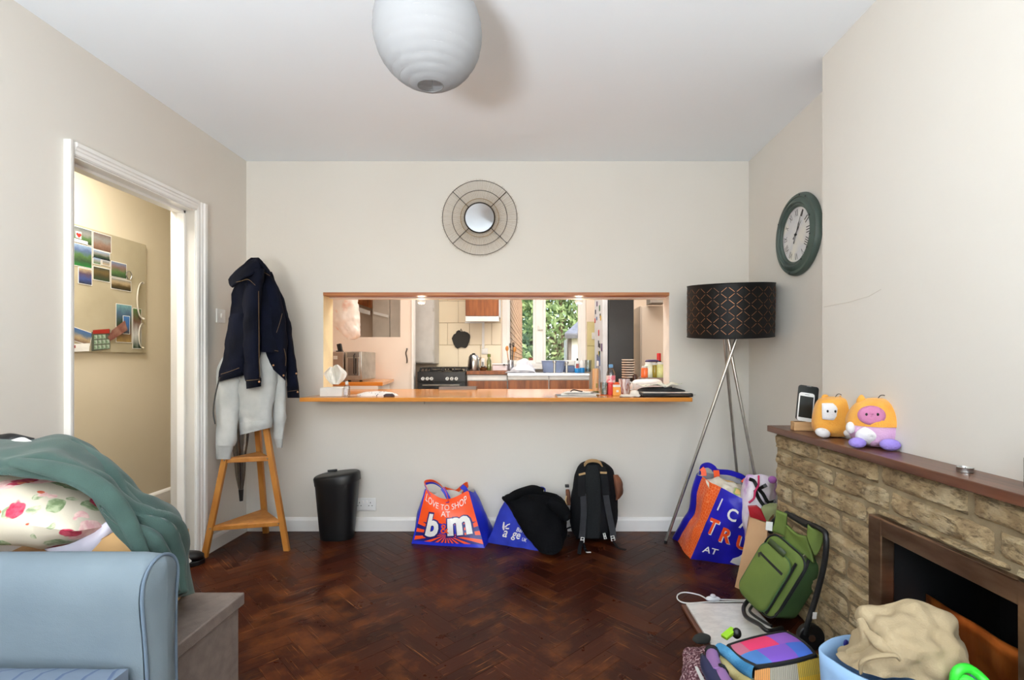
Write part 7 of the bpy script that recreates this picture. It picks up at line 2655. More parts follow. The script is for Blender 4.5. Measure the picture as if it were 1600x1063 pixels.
for ch, u0, v0, w in (('T', .14, .495, .066), ('R', .44, .425, .07), ('U', .76, .37, .074)):
    letters('letter_shadow', ch, f9(u0 + .018, v0 - .012, RT, .0032), WHT, T, width=w, height=.10, split=4, offset=.03)
    letters('letter', ch, f9(u0, v0, RT, .0046), ORP, T, width=w, height=.10, split=4, offset=.03)
letters('letter', 'AT', f9(.26, .165, RT), WHT, T, width=.085, height=.042, split=4, offset=.01)
f10 = on_bag(S9, .80, .10, PW_, PH_, 0, .004)
b = MB()
pts = [(-.06, -.03), (-.05, .0), (-.02, .02), (.0, .05), (.05, .045), (.07, -.02), (.05, -.045), (-.02, -.045)]
b.add([f10(x, y) for x, y in pts], [tuple(range(len(pts)))])
b.build('white_panel', WHT, T, smooth=False)

# tie-dye drawstring bag behind
TD = NT('tie_dye', 0.75)
tc = TD.n('TexCoord')
TD.color(TD.ramp(TD.noise(tc.outputs['Object'], 7, 4), [(0.36, (240, 234, 240)), (0.5, (228, 214, 232)), (0.6, (196, 150, 206)), (0.68, (140, 100, 180)), (0.74, (220, 120, 160))]))
TD.bump(TD.noise(tc.outputs['Object'], 16, 4), .5, .012)
T = thing('drawstring_bag', 'white and purple tie-dye bag with black cords behind the lettered blue bag', 'bag', G(1188, 860))
b = slab([(743, 1166, 1206, .05), (752, 1162, 1212, .09), (775, 1160, 1213, .11), (800, 1160, 1212, .12), (830, 1162, 1212, .12), (868, 1166, 1210, .11)], 2.78, back=.10, nu=44, nv=30, amp=.016, sc=11, seed=6)
for p in b.v:
    p.z = max(p.z, .002)
    p.x = min(p.x, 1.425)
b.build('body', TD.m, T)
b = MB()
for pts in ([(1171, 749), (1178, 752), (1184, 763), (1192, 772), (1200, 785), (1210, 784)], [(1180, 766), (1186, 780), (1196, 792), (1204, 787), (1212, 783)], [(1184, 765), (1192, 761), (1198, 758)]):
    b.ribbon([P(x, y, 2.655 + .006 * (i % 2)) for i, (x, y) in enumerate(pts)], V(.5, 0, .8), .018, .006, smooth=18)
b.build('black_cord', BLACKPL, T)
b = MB()
b.tube([P(1185.5, 744, 2.70), P(1185, 758, 2.655), P(1180, 768, 2.65), P(1178, 779, 2.65), P(1170, 786, 2.655)], .0055, 6, smooth=22)
b.build('magenta_cord', mat('magenta_cord', (196, 30, 90), .6), T)
b = MB()
b.ellipsoid(P(1207, 750, 2.66), (.022, .02, .02), n=12, m=8)
b.build('purple_pompom', mat('purple_satin', (170, 100, 180), .5), T)

# red envelope and kraft bag
T = thing('paper_bag', 'tall brown kraft paper bag between the blue bag and the green trolley', 'bag', G(1180, 925))
KR = mat('kraft_paper', (206, 166, 126), 0.75, rgb2=(192, 152, 112), vscale=3, bump=.12, bscale=18)
k00, k10 = G(1148, 918), G(1196, 940)
k01, k11 = P(1172, 808, 2.53), P(1199, 818, 2.45)
S12, rows = quadsurf(k00, k10, k01, k11, .012, (-.3, -1, .1), amp=.004, sc=8)
MB().grid(rows).build('front_panel', KR, T)
kb00, kb10, kb01, kb11 = k00 + V(.06, .10, 0), k10 + V(.10, .14, 0), k01 + V(.05, .12, .01), k11 + V(.12, .16, .012)
S13, rows = quadsurf(k10, kb10, k11, kb11, -.01, (1, 0, 0), amp=.003)
MB().grid(rows).build('gusset', KR, T)
S14, rows = quadsurf(kb00, k00, kb01, k01, -.01, (-1, 0, 0), amp=.003)
MB().grid(rows).build('gusset', KR, T)
S15, rows = quadsurf(kb10, kb00, kb11, kb01, 0, (0, 1, 0), amp=.002)
MB().grid(rows).build('back_panel', KR, T)
b = MB()
gw = mat('grey_print', (150, 132, 112), .8)
letters('lettering', 'paper carrier', on_bag(S12, .40, .45, .19, .36, 0, .003, D(76)), gw, T, width=.0001, height=.0001) if False else None
b = MB()
b.prism([P(1169, 793, 2.52), P(1183, 792, 2.52), P(1190, 798, 2.52), P(1198, 816, 2.50), P(1172, 808, 2.50)], (.01, .03, 0))
RD_ = mat('crimson_card', (176, 24, 40), .45, rgb2=(150, 18, 30), vscale=6)
tag(b.build('red_folder', RD_, None, smooth=False), 'crimson red folder sticking out of the kraft paper bag', 'folder')
b = MB()
b.rings([(P(1206, 830, 2.62), .05, .05), (P(1206, 812, 2.62), .06, .05), (P(1207, 795, 2.62), .05, .045), (P(1209, 788, 2.62), .02, .02)], 24, 14, amp=.008, sc=15)
tag(b.build('sage_pouch', mat('sage_felt', (150, 158, 110), .85), None), 'pale olive cloth pouch wedged behind the red folder', 'pouch')

# ---------------------------------------------------------------- green shopping trolley
T = thing('shopping_trolley', 'green wheeled shopping trolley bag with a black frame leaning on the stone fireplace', 'trolley', G(1220, 985))
OLV = mat('olive_green_canvas', (104, 122, 52), 0.75, rgb2=(90, 108, 44), vscale=4, bump=.12, bscale=260)
OLD = mat('green_side_canvas', (74, 106, 60), 0.75, rgb2=(64, 92, 52), vscale=4, bump=.12, bscale=260)
BTR = mat('black_trim', (18, 21, 23), .55)
o00, o10 = P(1163, 925, 2.28), P(1216, 985, 2.07)
o00, o10 = P(1163, 926, 2.26), P(1217, 984, 2.08)
o01, o11 = P(1193, 829, 2.26), P(1252, 862, 2.09)


def lerp4(u, v):
    return (o00 * (1 - u) + o10 * u) * (1 - v) + (o01 * (1 - u) + o11 * u) * v


ux = (o10 - o00).normalized()
up_ = ((o01 + o11) - (o00 + o10)).normalized()
nn_ = ux.cross(up_).normalized()
if nn_.y > 0:
    nn_ = -nn_
OW, OH = (o10 - o00).length, ((o01 - o00).length + (o11 - o10).length) / 2
OC = lerp4(.5, .5)


def rrect(w, h, r, n=8, flatb=False):
    pts = []
    for cx_, cy_, a0 in ((w - r, h - r, 0), (-w + r, h - r, 90), (-w + r, -h + r, 180), (w - r, -h + r, 270)):
        for i in range(n + 1):
            a = D(a0 + 90 * i / n)
            pts.append((cx_ + r * math.cos(a), cy_ + r * math.sin(a)))
    return pts


upz = (up_ - ux * up_.dot(ux)).normalized()


def tro(x, y, d):
    return OC + ux * x + upz * y + nn_ * d


def pad(w, h, r, d0, d1, cx_=0, cy_=0, soft=.012, nm='panel', mt=OLV):
    b = MB()
    prof = [(0.0, 0), (0.0, (d1 - d0) - soft), (soft * .3, (d1 - d0) - soft * .3), (soft, d1 - d0), (soft * 3, d1 - d0 + .003)]
    rws = []
    for ins, dd_ in prof:
        rws.append([tro(cx_ + x, cy_ + y, d0 + dd_) for x, y in rrect(w - ins, h - ins, max(r - ins, .004))])
    b.grid(rws[::-1], closed=True, caps=True, uv=False)
    return b.build(nm, mt, T, angle=50)


pad(OW * .5, OH * .5, .05, -.135, -.02, nm='main_body', mt=OLD)
pad(OW * .49, OH * .5, .05, -.0195, .0, nm='front_panel')
pad(OW * .40, OH * .43, .045, .001, .030, cx_=-.012, cy_=-.02, nm='front_pocket')


def trimloop(w, h, r, d, cx_=0, cy_=0, rad=.004, nm='piping', mt=BTR):
    b = MB()
    b.tube([tro(cx_ + x, cy_ + y, d) for x, y in rrect(w, h, r)], rad, 6, True)
    return b.build(nm, mt, T)


trimloop(OW * .49 + .001, OH * .5 + .001, .05, -.004)
trimloop(OW * .40, OH * .43, .045, .020, cx_=-.012, cy_=-.02, rad=.003, nm='piping', mt=OLD)
b = MB()
b.tube([tro(OW * .40 - .012, .12, .012), tro(OW * .40 - .010, 0, .012), tro(OW * .40 - .012, -.14, .012)], .006, 6, smooth=14)
b.build('pocket_zip', BTR, T)
b = MB()
b.ribbon([tro(-OW * .36, .055, .031), tro(OW * .33 - .012, .050, .031)], upz, .011, .005)
b.build('front_zip', BTR, T)
MB().box(tro(-OW * .35, .045, .036), (.006, .005, .018)).build('zip_pull', CHROME, T)
b = MB()
b.tube([tro(OW * .46, .16, -.008), tro(OW * .495, .1, -.01), tro(OW * .495, -.06, -.01), tro(OW * .47, -.12, -.008)], .007, 6, smooth=18)
b.build('main_zip', BTR, T)
b = MB()
b.add([tro(-.02 + x * .045, .125 + y * .013, .0335) for x, y in ((-1, -1), (1, -1), (1, 1), (-1, 1))], [(0, 1, 2, 3)])
b.build('maker_plate', mat('dark_green_plate', (60, 74, 40), .5), T, thick=.002)
# top yoke and folded handle
hT = [P(1206, 822, 2.28), P(1262, 850, 2.06)]
rows = [[P(1214, 797, 2.22), P(1222, 801, 2.20), P(1230, 803, 2.19)], [P(1211, 815, 2.235), P(1222, 818, 2.215), P(1229, 824, 2.20)], [P(1206, 830, 2.25), P(1222, 836, 2.22), P(1232, 842, 2.20)]]
b = MB()
b.loft(rows, 14, 12)
b.build('top_yoke', OLV, T, thick=.012)
rows = [[P(1229, 820, 2.20), P(1244, 834, 2.14), P(1260, 838, 2.10)], [P(1228, 832, 2.20), P(1248, 848, 2.14), P(1268, 862, 2.08)], [P(1228, 846, 2.20), P(1250, 862, 2.13), P(1272, 880, 2.07)]]
b = MB()
b.loft(rows, 14, 12)
b.build('top_yoke', OLV, T, thick=.012)
rows = [[P(1262, 820, 2.06), P(1272, 826, 2.05), P(1286, 832, 2.03)], [P(1262, 838, 2.07), P(1274, 850, 2.05), P(1286, 846, 2.03)], [P(1268, 856, 2.06), P(1274, 868, 2.05), P(1280, 862, 2.04)]]
b = MB()
b.loft(rows, 14, 12)
b.build('top_yoke', OLV, T, thick=.012)
MB().cyl(P(1236, 806, 2.19), P(1264, 822, 2.07), .013, n=14).build('grip', BLACKPL, T)
b = MB()
b.tube([P(1228, 802, 2.21), P(1250, 813, 2.13), P(1284, 828, 2.0), P(1291, 842, 1.965), P(1288, 880, 1.965), P(1276, 930, 1.975), P(1262, 975, 1.975), P(1258, 992, 1.975)], .011, 10, smooth=46)
b.build('frame_tube', BLACKPL, T)
b = MB()
b.tube([P(1204, 832, 2.30), P(1205, 822, 2.29), P(1212, 812, 2.27), P(1220, 806, 2.23)], .012, 10, smooth=16)
b.build('frame_tube', BLACKPL, T)
b = MB()
b.tube([P(1169, 938, 2.24), P(1162, 950, 2.2), P(1166, 964, 2.12), P(1186, 976, 2.02), P(1200, 986, 1.97), P(1222, 982, 2.02)], .009, 10, smooth=36)
b.tube([P(1176, 946, 2.2), P(1172, 956, 2.14), P(1190, 970, 2.05), P(1206, 979, 2.0)], .006, 8, smooth=24)
b.build('foot_frame', BLACKPL, T)
for px, py, Y in ((1266, 972, 1.985), (1204, 930, 2.36)):
    c_ = P(px, py, Y)
    c_.z = .055
    wh = MB().cyl(c_ - V(.0, .013, 0), c_ + V(0, .013, 0), .052, n=24).build('wheel', BLACKPL, T, bevel=.004)
    MB().cyl(c_ - V(.0, .0145, 0), c_ + V(0, .0145, 0), .014, n=12).build('hub', CHROME, wh)
o = MB().prism([P(1197, 815, 2.235), P(1207, 816, 2.235), P(1206, 830, 2.235), P(1196, 828, 2.235)], (0, -.003, 0)).build('swing_tag', PAPER, T, smooth=False)
MB().prism([P(1270, 957, 1.965), P(1276, 957, 1.965), P(1275, 967, 1.965), P(1269, 967, 1.965)], (0, -.003, 0)).build('care_tag', PAPER, T, smooth=False)
MB().cyl(P(1256, 868, 2.085), P(1259, 872, 2.085), .005).build('stud', CHROME, T)

# ---------------------------------------------------------------- marble board, cord with inline switch
q = NT('white_marble', 0.22)
tc = q.n('TexCoord')
n_ = q.noise(tc.outputs['Object'], 4, 8, .62)
n2_ = q.noise(q.scalevec(tc.outputs['Object'], (1, 2.4, 1)), 5, 8, .65)
vein = q.math('ABSOLUTE', q.math('SUBTRACT', n2_, .5))
q.color(q.mix(q.ramp(vein, [(0.0, (120, 120, 120)), (0.05, (0, 0, 0))]), q.ramp(n_, [(0.35, (224, 222, 216)), (0.65, (208, 206, 202))]), (150, 150, 152)))
MARB = q.m
T = thing('marble_board', 'white marble slab on a dark wooden base lying on the parquet', 'board', (0.88, 2.1, 0))
m0, m1 = G(1061, 948), G(1100, 1012)
MB().span((.672, 1.86, .0005), (1.005, 2.33, .016)).build('wooden_base', MANT, T, smooth=False, bevel=.003)
MB().span((.690, 1.88, .0165), (.99, 2.318, .028)).build('marble_slab', MARB, T, smooth=False, bevel=.002)
T = thing('lamp_cord', 'white lamp cord with a clear inline foot switch on the floor by the marble board', 'cord', G(1114, 935))
sw = G(1114, 936, .012)
b = MB()
b.tube([G(1186, 937, .004), G(1160, 938, .004), G(1124, 937, .006), sw + V(.02, 0, 0)], .0032, 6, smooth=24)
b.build('cord', WHITEPL, T)
b = MB()
b.tube([sw - V(.025, 0, .004), G(1092, 930, .004), G(1070, 926, .004), G(1059, 930, .004), G(1060, 938, .004), G(1074, 943, .004), G(1110, 941, .004), G(1168, 940.5, .004)], .0032, 6, smooth=50)
b.build('cord', WHITEPL, T)
MB().ellipsoid(sw, (.036, .020, .0118), n=18, m=10).build('switch_body', mat('clear_grey_plastic', (214, 216, 222), .15, coat=.3), T)
MB().lathe([(.013, 0), (.013, .008), (.009, .012), (0, .0125)], sw + V(0, 0, .008), 16).build('push_button', mat('clear_grey_plastic', (214, 216, 222), .15, coat=.3), T)

# ---------------------------------------------------------------- folded picnic blanket
q = NT('plaid_weave', 0.85)
u, v_, uvv = q.uv()
CM = {'red': (232, 58, 106), 'rose': (190, 104, 126), 'purple': (146, 90, 190), 'blue': (66, 110, 206), 'violet': (128, 86, 196), 'teal': (72, 124, 190)}


def steps(f, cuts, cols):
    return q.ramp(f, [(0.0, cols[0])] + [(c_, k) for c_, k in zip(cuts, cols[1:])], const=True)


top = steps(u, [.18, .62], [CM['rose'], CM['red'], CM['purple']])
bot = steps(u, [.26, .70], [CM['teal'], CM['violet'], CM['blue']])
c_ = q.mix(q.math('GREATER_THAN', v_, .50), bot, top)
wv_ = q.math('MULTIPLY', q.math('ADD', q.math('SINE', q.math('MULTIPLY', u, 500.0)), q.math('SINE', q.math('MULTIPLY', v_, 420.0))), .04)
q.color(q.mix(q.math('ADD', .05, q.math('ABSOLUTE', wv_)), c_, (40, 40, 90)))
q.bump(q.math('ADD', q.math('SINE', q.math('MULTIPLY', u, 500.0)), q.math('SINE', q.math('MULTIPLY', v_, 420.0))), .15, .002)
PLD = q.m
q = NT('plaid_side', 0.85)
u, v_, uvv = q.uv()
rib = q.math('SINE', q.math('MULTIPLY', u, 230.0))
base = steps(v_, [.30, .86], [(84, 116, 206), (176, 168, 150), (176, 168, 150)])
base2 = steps(v_, [.55, .80], [(170, 166, 158), (226, 178, 40), (206, 170, 60)])
base0 = steps(v_, [.5], [(226, 150, 80), (232, 160, 88)])
c_ = q.mix(q.math('GREATER_THAN', u, .62), base, base2)
c_ = q.mix(q.math('GREATER_THAN', u, .22), base0, c_)
q.color(q.mix(q.math('MULTIPLY', q.math('GREATER_THAN', rib, .4), .35), c_, (90, 86, 84)))
q.bump(rib, .3, .003)
PLS = q.m
H0 = .225
t00, t10, t11, t01 = P(1180, 1041, 1.475), P(1282, 1021, 1.545), P(1231, 981, 1.70), P(1130, 1005, 1.60)
T = thing('picnic_blanket', 'folded multicoloured checked picnic blanket with a black bound flap on the floor', 'blanket', (.72, 1.58, 0))


def bq(u, v):
    return (t00 * (1 - u) + t10 * u) * (1 - v) + (t01 * (1 - u) + t11 * u) * v


def rq(u, v, sh=.0):
    return bq(u, v)


# flap top with rounded corners
N_ = 22
rows = []
for j in range(N_ + 1):
    row = []
    for i in range(N_ + 1):
        u0, v0 = 2 * i / N_ - 1, 2 * j / N_ - 1
        # squircle map for rounded corners
        k_ = 0.42
        x = u0 * math.sqrt(1 - k_ * v0 * v0 / 2)
        y = v0 * math.sqrt(1 - k_ * u0 * u0 / 2)
        p = bq(.5 + x / 2, .5 + y / 2)
        r_ = max(abs(u0), abs(v0))
        p = p + V(0, 0, .010 * (1 - r_ ** 4) - .010)
        row.append(p)
    rows.append(row)
b = MB()
b.grid(rows[::-1])
b.build('flap', PLD, T, thick=.004)
per = rows[0] + [r[-1] for r in rows[1:]] + rows[-1][-2::-1] + [r[0] for r in rows[-2:0:-1]]
MB().tube([p + V(0, 0, .001) for p in per], .0065, 8, True).build('binding', BTR, T)
# body: layered folded stack below the flap
cen = bq(.5, .5)


def low(p, z, grow=1.0):
    q_ = cen + (p - cen) * grow
    return V(q_.x, q_.y, z)


cs = [t00, t10, t11, t01]
for a_, c2, nm, mt in ((0, 1, 'side_face', PLS), (1, 2, 'side_face', mat('plaid_yellow', (200, 164, 50), .85, rgb2=(84, 112, 76), vscale=5, lo=.45, hi=.5))):
    rws = []
    for j in range(13):
        f = j / 12
        z = (cs[a_].z - .012) * (1 - f) + .002 * f
        gr = 1.0 + .10 * math.sin(math.pi * min(1, f * 1.2)) + .02
        rws.append([low(cs[a_].lerp(cs[c2], i / 12), cs[a_].lerp(cs[c2], i / 12).z - .012 if j == 0 else (cs[a_].lerp(cs[c2], i / 12).z - .012) * (1 - f) + .002 * f, gr) for i in range(13)])
    MB().grid(rws).build(nm, mt, T)
LAYC = [(84, 150, 190), (226, 210, 150), (70, 110, 200), (220, 50, 120), (60, 90, 170), (150, 120, 190)]
edge_a, edge_b = t01, t00
for k in range(6):
    zf = 1 - (k + .5) / 6
    rws = []
    for s in range(7):
        aa = math.pi * s / 6
        row = []
        for i in range(9):
            p = edge_a.lerp(edge_b, i / 8)
            zz = (p.z - .014) * zf + .014
            hh = (p.z - .014) / 12
            out_ = (p - cen)
            out_.z = 0
            gr = 1.06 + .12 * math.sin(aa)
            row.append(V(cen.x + (p.x - cen.x) * gr, cen.y + (p.y - cen.y) * gr, zz + hh * math.cos(aa) + .004 * math.sin(i * .9 + k)))
        rws.append(row)
    MB().grid(rws).build('folded_edge', mat('layer_%d' % k, LAYC[k], .9, rgb2=tuple(max(0, x - 40) for x in LAYC[k]), vscale=14, bump=.3, bscale=200), T)
rws = []
for j in range(5):
    f = j / 4
    rws.append([low(t11.lerp(t01, i / 8), (t11.lerp(t01, i / 8).z - .012) * (1 - f) + .002 * f, 1.04) for i in range(9)])
MB().grid(rws).build('side_face', PLS, T)
# purple carry strap rolls with black bands
for k, (a, c_) in enumerate(((P(1112, 1018, 1.60), P(1122, 1052, 1.48)), (P(1124, 1048, 1.50), P(1146, 1085, 1.38)))):
    b = MB()
    b.tube([a, a.lerp(c_, .5) + V(-.004, 0, 0), c_], [.018, .021, .018], 12, smooth=10)
    hnd = b.build('carry_handle', mat('mauve_webbing', (142, 104, 156), .8), T)
    MB().tube([a + (c_ - a) * .02, a + (c_ - a) * .16], .0225, 12).build('strap_band', BTR, hnd)
lt = P(1141, 991, 1.66)
T = thing('luggage_tag', 'lime green tag with a black clip on top of the marble board', 'tag', lt)
MB().box(P(1139, 990, 1.69), (.052, .024, .012), rz(D(30)) @ ry(D(-16))).build('tag', mat('lime_plastic', (150, 206, 40), .5), T, bevel=.002)
MB().ellipsoid(P(1151, 990, 1.69), (.016, .014, .018), n=10, m=8).build('clip', BLACKPL, T)
# knitted maroon scarf, navy umbrella, dark pouch
q = NT('maroon_knit', 0.95)
tc = q.n('TexCoord')
n_ = q.noise(tc.outputs['Object'], 130, 3)
q.color(q.ramp(n_, [(0.40, (74, 36, 46)), (0.52, (112, 66, 76)), (0.62, (196, 170, 172))]))
q.bump(n_, .9, .01)
kc = G(1098, 1060, .05)
b = MB()
rows = [[P(x, y, Y) for x, y, Y in r] for r in (
    [(1070, 1020, 1.80), (1082, 1014, 1.82), (1100, 1012, 1.82), (1118, 1014, 1.78)],
    [(1069, 1036, 1.72), (1084, 1026, 1.72), (1104, 1024, 1.70), (1120, 1026, 1.66)],
    [(1064, 1066, 1.62), (1082, 1052, 1.60), (1104, 1046, 1.60), (1122, 1050, 1.56)],
    [(1056, 1110, 1.52), (1080, 1096, 1.48), (1104, 1090, 1.46), (1126, 1090, 1.44)])]
b.loft(rows, 40, 40, amp=.010, sc=24, seed=4)
kn = b.build('knitted_scarf', q.m, None, thick=.012)
tag(kn, 'speckled maroon knitted scarf bunched beside the picnic blanket', 'scarf')
T = thing('folded_umbrella', 'navy folded umbrella with small white lettering on the maroon scarf', 'umbrella', P(1106, 1045, 1.55))
a, c_ = P(1100, 1030, 1.58), P(1126, 1082, 1.40)
b = MB()
b.tube([a, a.lerp(c_, .3), c_], [.012, .023, .022], 12, smooth=12)
b.build('cover', mat('navy_nylon', (30, 38, 76), .6), T)
axd = (c_ - a).normalized()
sd = V(.6, -.75, .3)
sd = (sd - axd * sd.dot(axd)).normalized()
nr_ = axd.cross(sd)
if nr_.y > 0:
    nr_ = -nr_
letters('lettering', 'WILS', lambda x, y: a.lerp(c_, .42) + axd * x * 1.0 - sd * 0 + nr_.cross(axd) * y + nr_ * .0238, WHT, T, width=.05, height=.016)
MB().cyl(a - axd * .02, a, .008, .012).build('handle', BLACKPL, T)
o = MB().prism([P(1086, 1044, 1.55), P(1091, 1046, 1.55), P(1106, 1075, 1.45), P(1098, 1072, 1.45)], (0, .004, .004)).build('paper_leaflet', PAPER, None, smooth=False)
tag(o, 'narrow white paper leaflet lying between scarf and navy umbrella', 'paper')
b = MB()
g0 = G(1096, 1006, .02)
b.rings([(V(g0.x, g0.y, .0285), .03, .02), (V(g0.x, g0.y, .036), .036, .024), (V(g0.x + .004, g0.y, .05), .03, .02), (V(g0.x + .004, g0.y, .056), .012, .008)], 20, 10, amp=.006, sc=30)
tag(b.build('dark_cloth', mat('charcoal_wool', (44, 46, 44), .95), None), 'small dark grey bundle on the near corner of the marble board', 'cloth')

# ---------------------------------------------------------------- light blue tote with beige trousers
q = NT('light_blue_tote', 0.7)
tc = q.n('TexCoord')
sz = q.n('SeparateXYZ')
q.l(tc.outputs['Object'], sz.inputs[0])
st_ = q.math('FRACT', q.math('MULTIPLY', sz.outputs[2], 8.0))
q.color(q.ramp(q.math('ADD', sz.outputs[2], .0), [(0.0, (140, 180, 222)), (0.079, (84, 96, 130)), (0.084, (236, 226, 224)), (0.112, (150, 188, 226)), (0.115, (152, 190, 228))], const=True))
T = thing('tote_basket', 'light blue fabric tote with a pale stripe before the fireplace', 'bag', (.955, 1.30, 0))
BLT = mat('sky_blue_canvas', (150, 186, 224), .75, rgb2=(140, 176, 216), vscale=5, bump=.1, bscale=200)
ring = [(P(1281, 1016, 1.385)), (P(1292, 1003, 1.43)), (P(1312, 995, 1.465)), (P(1338, 992.5, 1.48)), P(1400, 996, 1.47), P(1470, 1018, 1.42), P(1530, 1052, 1.33), P(1545, 1075, 1.26), P(1480, 1090, 1.21), P(1400, 1078, 1.22), P(1340, 1056, 1.275), P(1300, 1032, 1.335)]
zr = .345
ring = [V(p.x, p.y, p.z) for p in ring]
RG = crom(ring, 60, True)
cent = sum(RG, Vector()) / len(RG)
rws = []
for f in (0.0, .1, .2, .4, .7, 1.0):
    rws.append([V(cent.x + (p.x - cent.x) * (1 - .12 * f), cent.y + (p.y - cent.y) * (1 - .12 * f), p.z * (1 - f) + .002 * f) for p in RG])
b = MB()
b.grid(rws, closed=True)
b.build('wall', BLT, T, thick=.006)
b = MB()
b.grid([[V(cent.x + (p.x - cent.x) * .95 * s_, cent.y + (p.y - cent.y) * .95 * s_, .012) for p in RG] for s_ in (.9, .4, .02)], closed=True)
b.build('base', BLT, T)
b = MB()
rws = [[V(cent.x + (p.x - cent.x) * (1 - .12 * f) * 1.012, cent.y + (p.y - cent.y) * (1 - .12 * f) * 1.012, p.z * (1 - f) + .002 * f) for p in RG] for f in (.145, .22)]
b.grid(rws, closed=True)
b.build('pale_band', mat('pale_pink_band', (228, 214, 212), .7), T)
b = MB()
rws = [[V(cent.x + (p.x - cent.x) * (1 - .12 * f) * 1.012, cent.y + (p.y - cent.y) * (1 - .12 * f) * 1.012, p.z * (1 - f) + .002 * f) for p in RG] for f in (.225, .245)]
b.grid(rws, closed=True)
b.build('dark_band', mat('slate_band', (92, 96, 124), .7), T)
MB().prism([P(1334, 993, 1.472), P(1344, 992, 1.472), P(1344, 1004, 1.472), P(1334, 1005, 1.472)], (0, -.003, 0)).build('care_label', PAPER, T, smooth=False)
o = MB().ellipsoid(P(1322, 1006, 1.455), (.008, .004, .012), n=8, m=6).build('navy_motif', mat('navy_print', (30, 30, 110), .4), T)

BEI = mat('beige_cotton_twill', (176, 158, 126), .9, rgb2=(162, 144, 112), vscale=5, bump=.2, bscale=200)
T = thing('beige_garment', 'beige cotton garment heaped up inside the light blue tote', 'clothing', P(1410, 1000, 1.33))
rows = [[P(x, y, Y) for x, y, Y in r] for r in (
    [(1345, 950, 1.40), (1372, 943, 1.38), (1410, 940, 1.36), (1452, 946, 1.34), (1478, 962, 1.33), (1468, 960, 1.41), (1420, 948, 1.45), (1370, 946, 1.45)],
    [(1337, 962, 1.40), (1368, 958, 1.35), (1410, 958, 1.32), (1456, 962, 1.30), (1490, 974, 1.30), (1480, 968, 1.42), (1420, 956, 1.47), (1360, 956, 1.46)],
    [(1343, 985, 1.39), (1368, 986, 1.31), (1410, 990, 1.28), (1462, 992, 1.26), (1498, 1000, 1.27), (1490, 990, 1.42), (1424, 980, 1.47), (1368, 978, 1.46)],
    [(1326, 1012, 1.40), (1360, 1022, 1.28), (1410, 1024, 1.245), (1470, 1030, 1.23), (1502, 1034, 1.25), (1500, 1012, 1.39), (1430, 1004, 1.45), (1350, 1004, 1.46)],
    [(1308, 1026, 1.385), (1350, 1052, 1.275), (1410, 1064, 1.245), (1474, 1072, 1.235), (1500, 1070, 1.26), (1496, 1040, 1.38), (1430, 1024, 1.43), (1336, 1018, 1.44)])]
b = MB()
b.loft(rows, 90, 70, closed=True, caps=True, amp=.022, sc=13, seed=9)
b.build('body', BEI, T)
b = MB()
b.tube([P(1352, 985, 1.33), P(1372, 1004, 1.29), P(1392, 1024, 1.255)], [.008, .016, .008], 10, smooth=18, flat=.5)
b.tube([P(1345, 1052, 1.27), P(1346, 1036, 1.262), P(1362, 1027, 1.25), P(1396, 1024, 1.235), P(1406, 1032, 1.23)], [.006, .010, .010, .010, .006], 10, smooth=24, flat=.6)
b.build('pocket_fold', BEI, T)
b = MB()
b.tube([P(1344, 968, 1.36), P(1352, 990, 1.33), P(1350, 1010, 1.33), P(1326, 1022, 1.36)], [.010, .014, .014, .01], 10, smooth=20, flat=.6)
b.build('waistband', BEI, T)
T = thing('green_hanger', 'bright green plastic handle sticking out at the near edge of the tote', 'handle', P(1510, 1060, 1.2))
b = MB()
b.tube([P(1491, 1068, 1.20), P(1494, 1052, 1.20), P(1503, 1045, 1.20), P(1516, 1046, 1.20), P(1534, 1060, 1.19), P(1548, 1078, 1.17)], .011, 10, smooth=30)
b.build('grip', mat('vivid_green_plastic', (58, 222, 62), .3, trans=0.0), T)
b = MB()
b.tube([P(1500, 1062, 1.195), P(1510, 1060, 1.19), P(1524, 1068, 1.18)], .008, 8, smooth=14)
b.build('inner_rib', mat('vivid_green_plastic', (58, 222, 62), .3), T)

# ---------------------------------------------------------------- on the mantel
MZ = .8275
# phone stand
c_ = P(1258, 668, 2.37)
c_ = V((1257 - CX) * 2.30 / F, 2.30, MZ)
T = thing('phone_stand', 'small oak block phone stand at the end of the mantel', 'phone stand', c_)
MB().box(c_ + V(0, 0, .020), (.105, .05, .040), rz(D(-8))).build('block', mat('pale_oak_block', (206, 166, 118), .6, rgb2=(180, 136, 90), vscale=5, stretch=(1, 8, 8)), T, smooth=False, bevel=.003)
MB().box(c_ + V(-.002, -.004, .0405), (.09, .012, .002), rz(D(-8))).build('slot', mat('slot_dark', (90, 62, 40), .8), T, smooth=False)


def phone(nm, lb, base, w, h, th, m_, scrm, bezel, face_off):
    t = thing(nm, lb, 'phone', base)
    R_ = rz(D(-10)) @ rx(D(-12)) @ ry(D(9))

    def tf(x, y, z):
        return base + R_ @ V(x, y, z)
    pts = [tf(x, 0, h / 2 + y) for x, y in rrect(w / 2, h / 2, .012, 5)]
    MB().prism(pts, R_ @ V(0, th, 0)).build('case', m_, t, smooth=False, bevel=.0015)
    sp_ = [tf(x, -.0008, h / 2 + y) for x, y in (((-w / 2 + bezel, -h / 2 + face_off), (w / 2 - bezel, -h / 2 + face_off), (w / 2 - bezel, h / 2 - face_off), (-w / 2 + bezel, h / 2 - face_off)))]
    MB().prism(sp_, R_ @ V(0, .0006, 0)).build('screen', scrm, t, smooth=False)
    b = MB()
    b.prism([tf(x, -.0008, h - face_off * .5 + y) for x, y in rrect(.010, .0013, .0012, 3)], R_ @ V(0, .0006, 0))
    b.build('earpiece', mat('grey_slot', (150, 150, 150), .5), t, smooth=False)
    return t


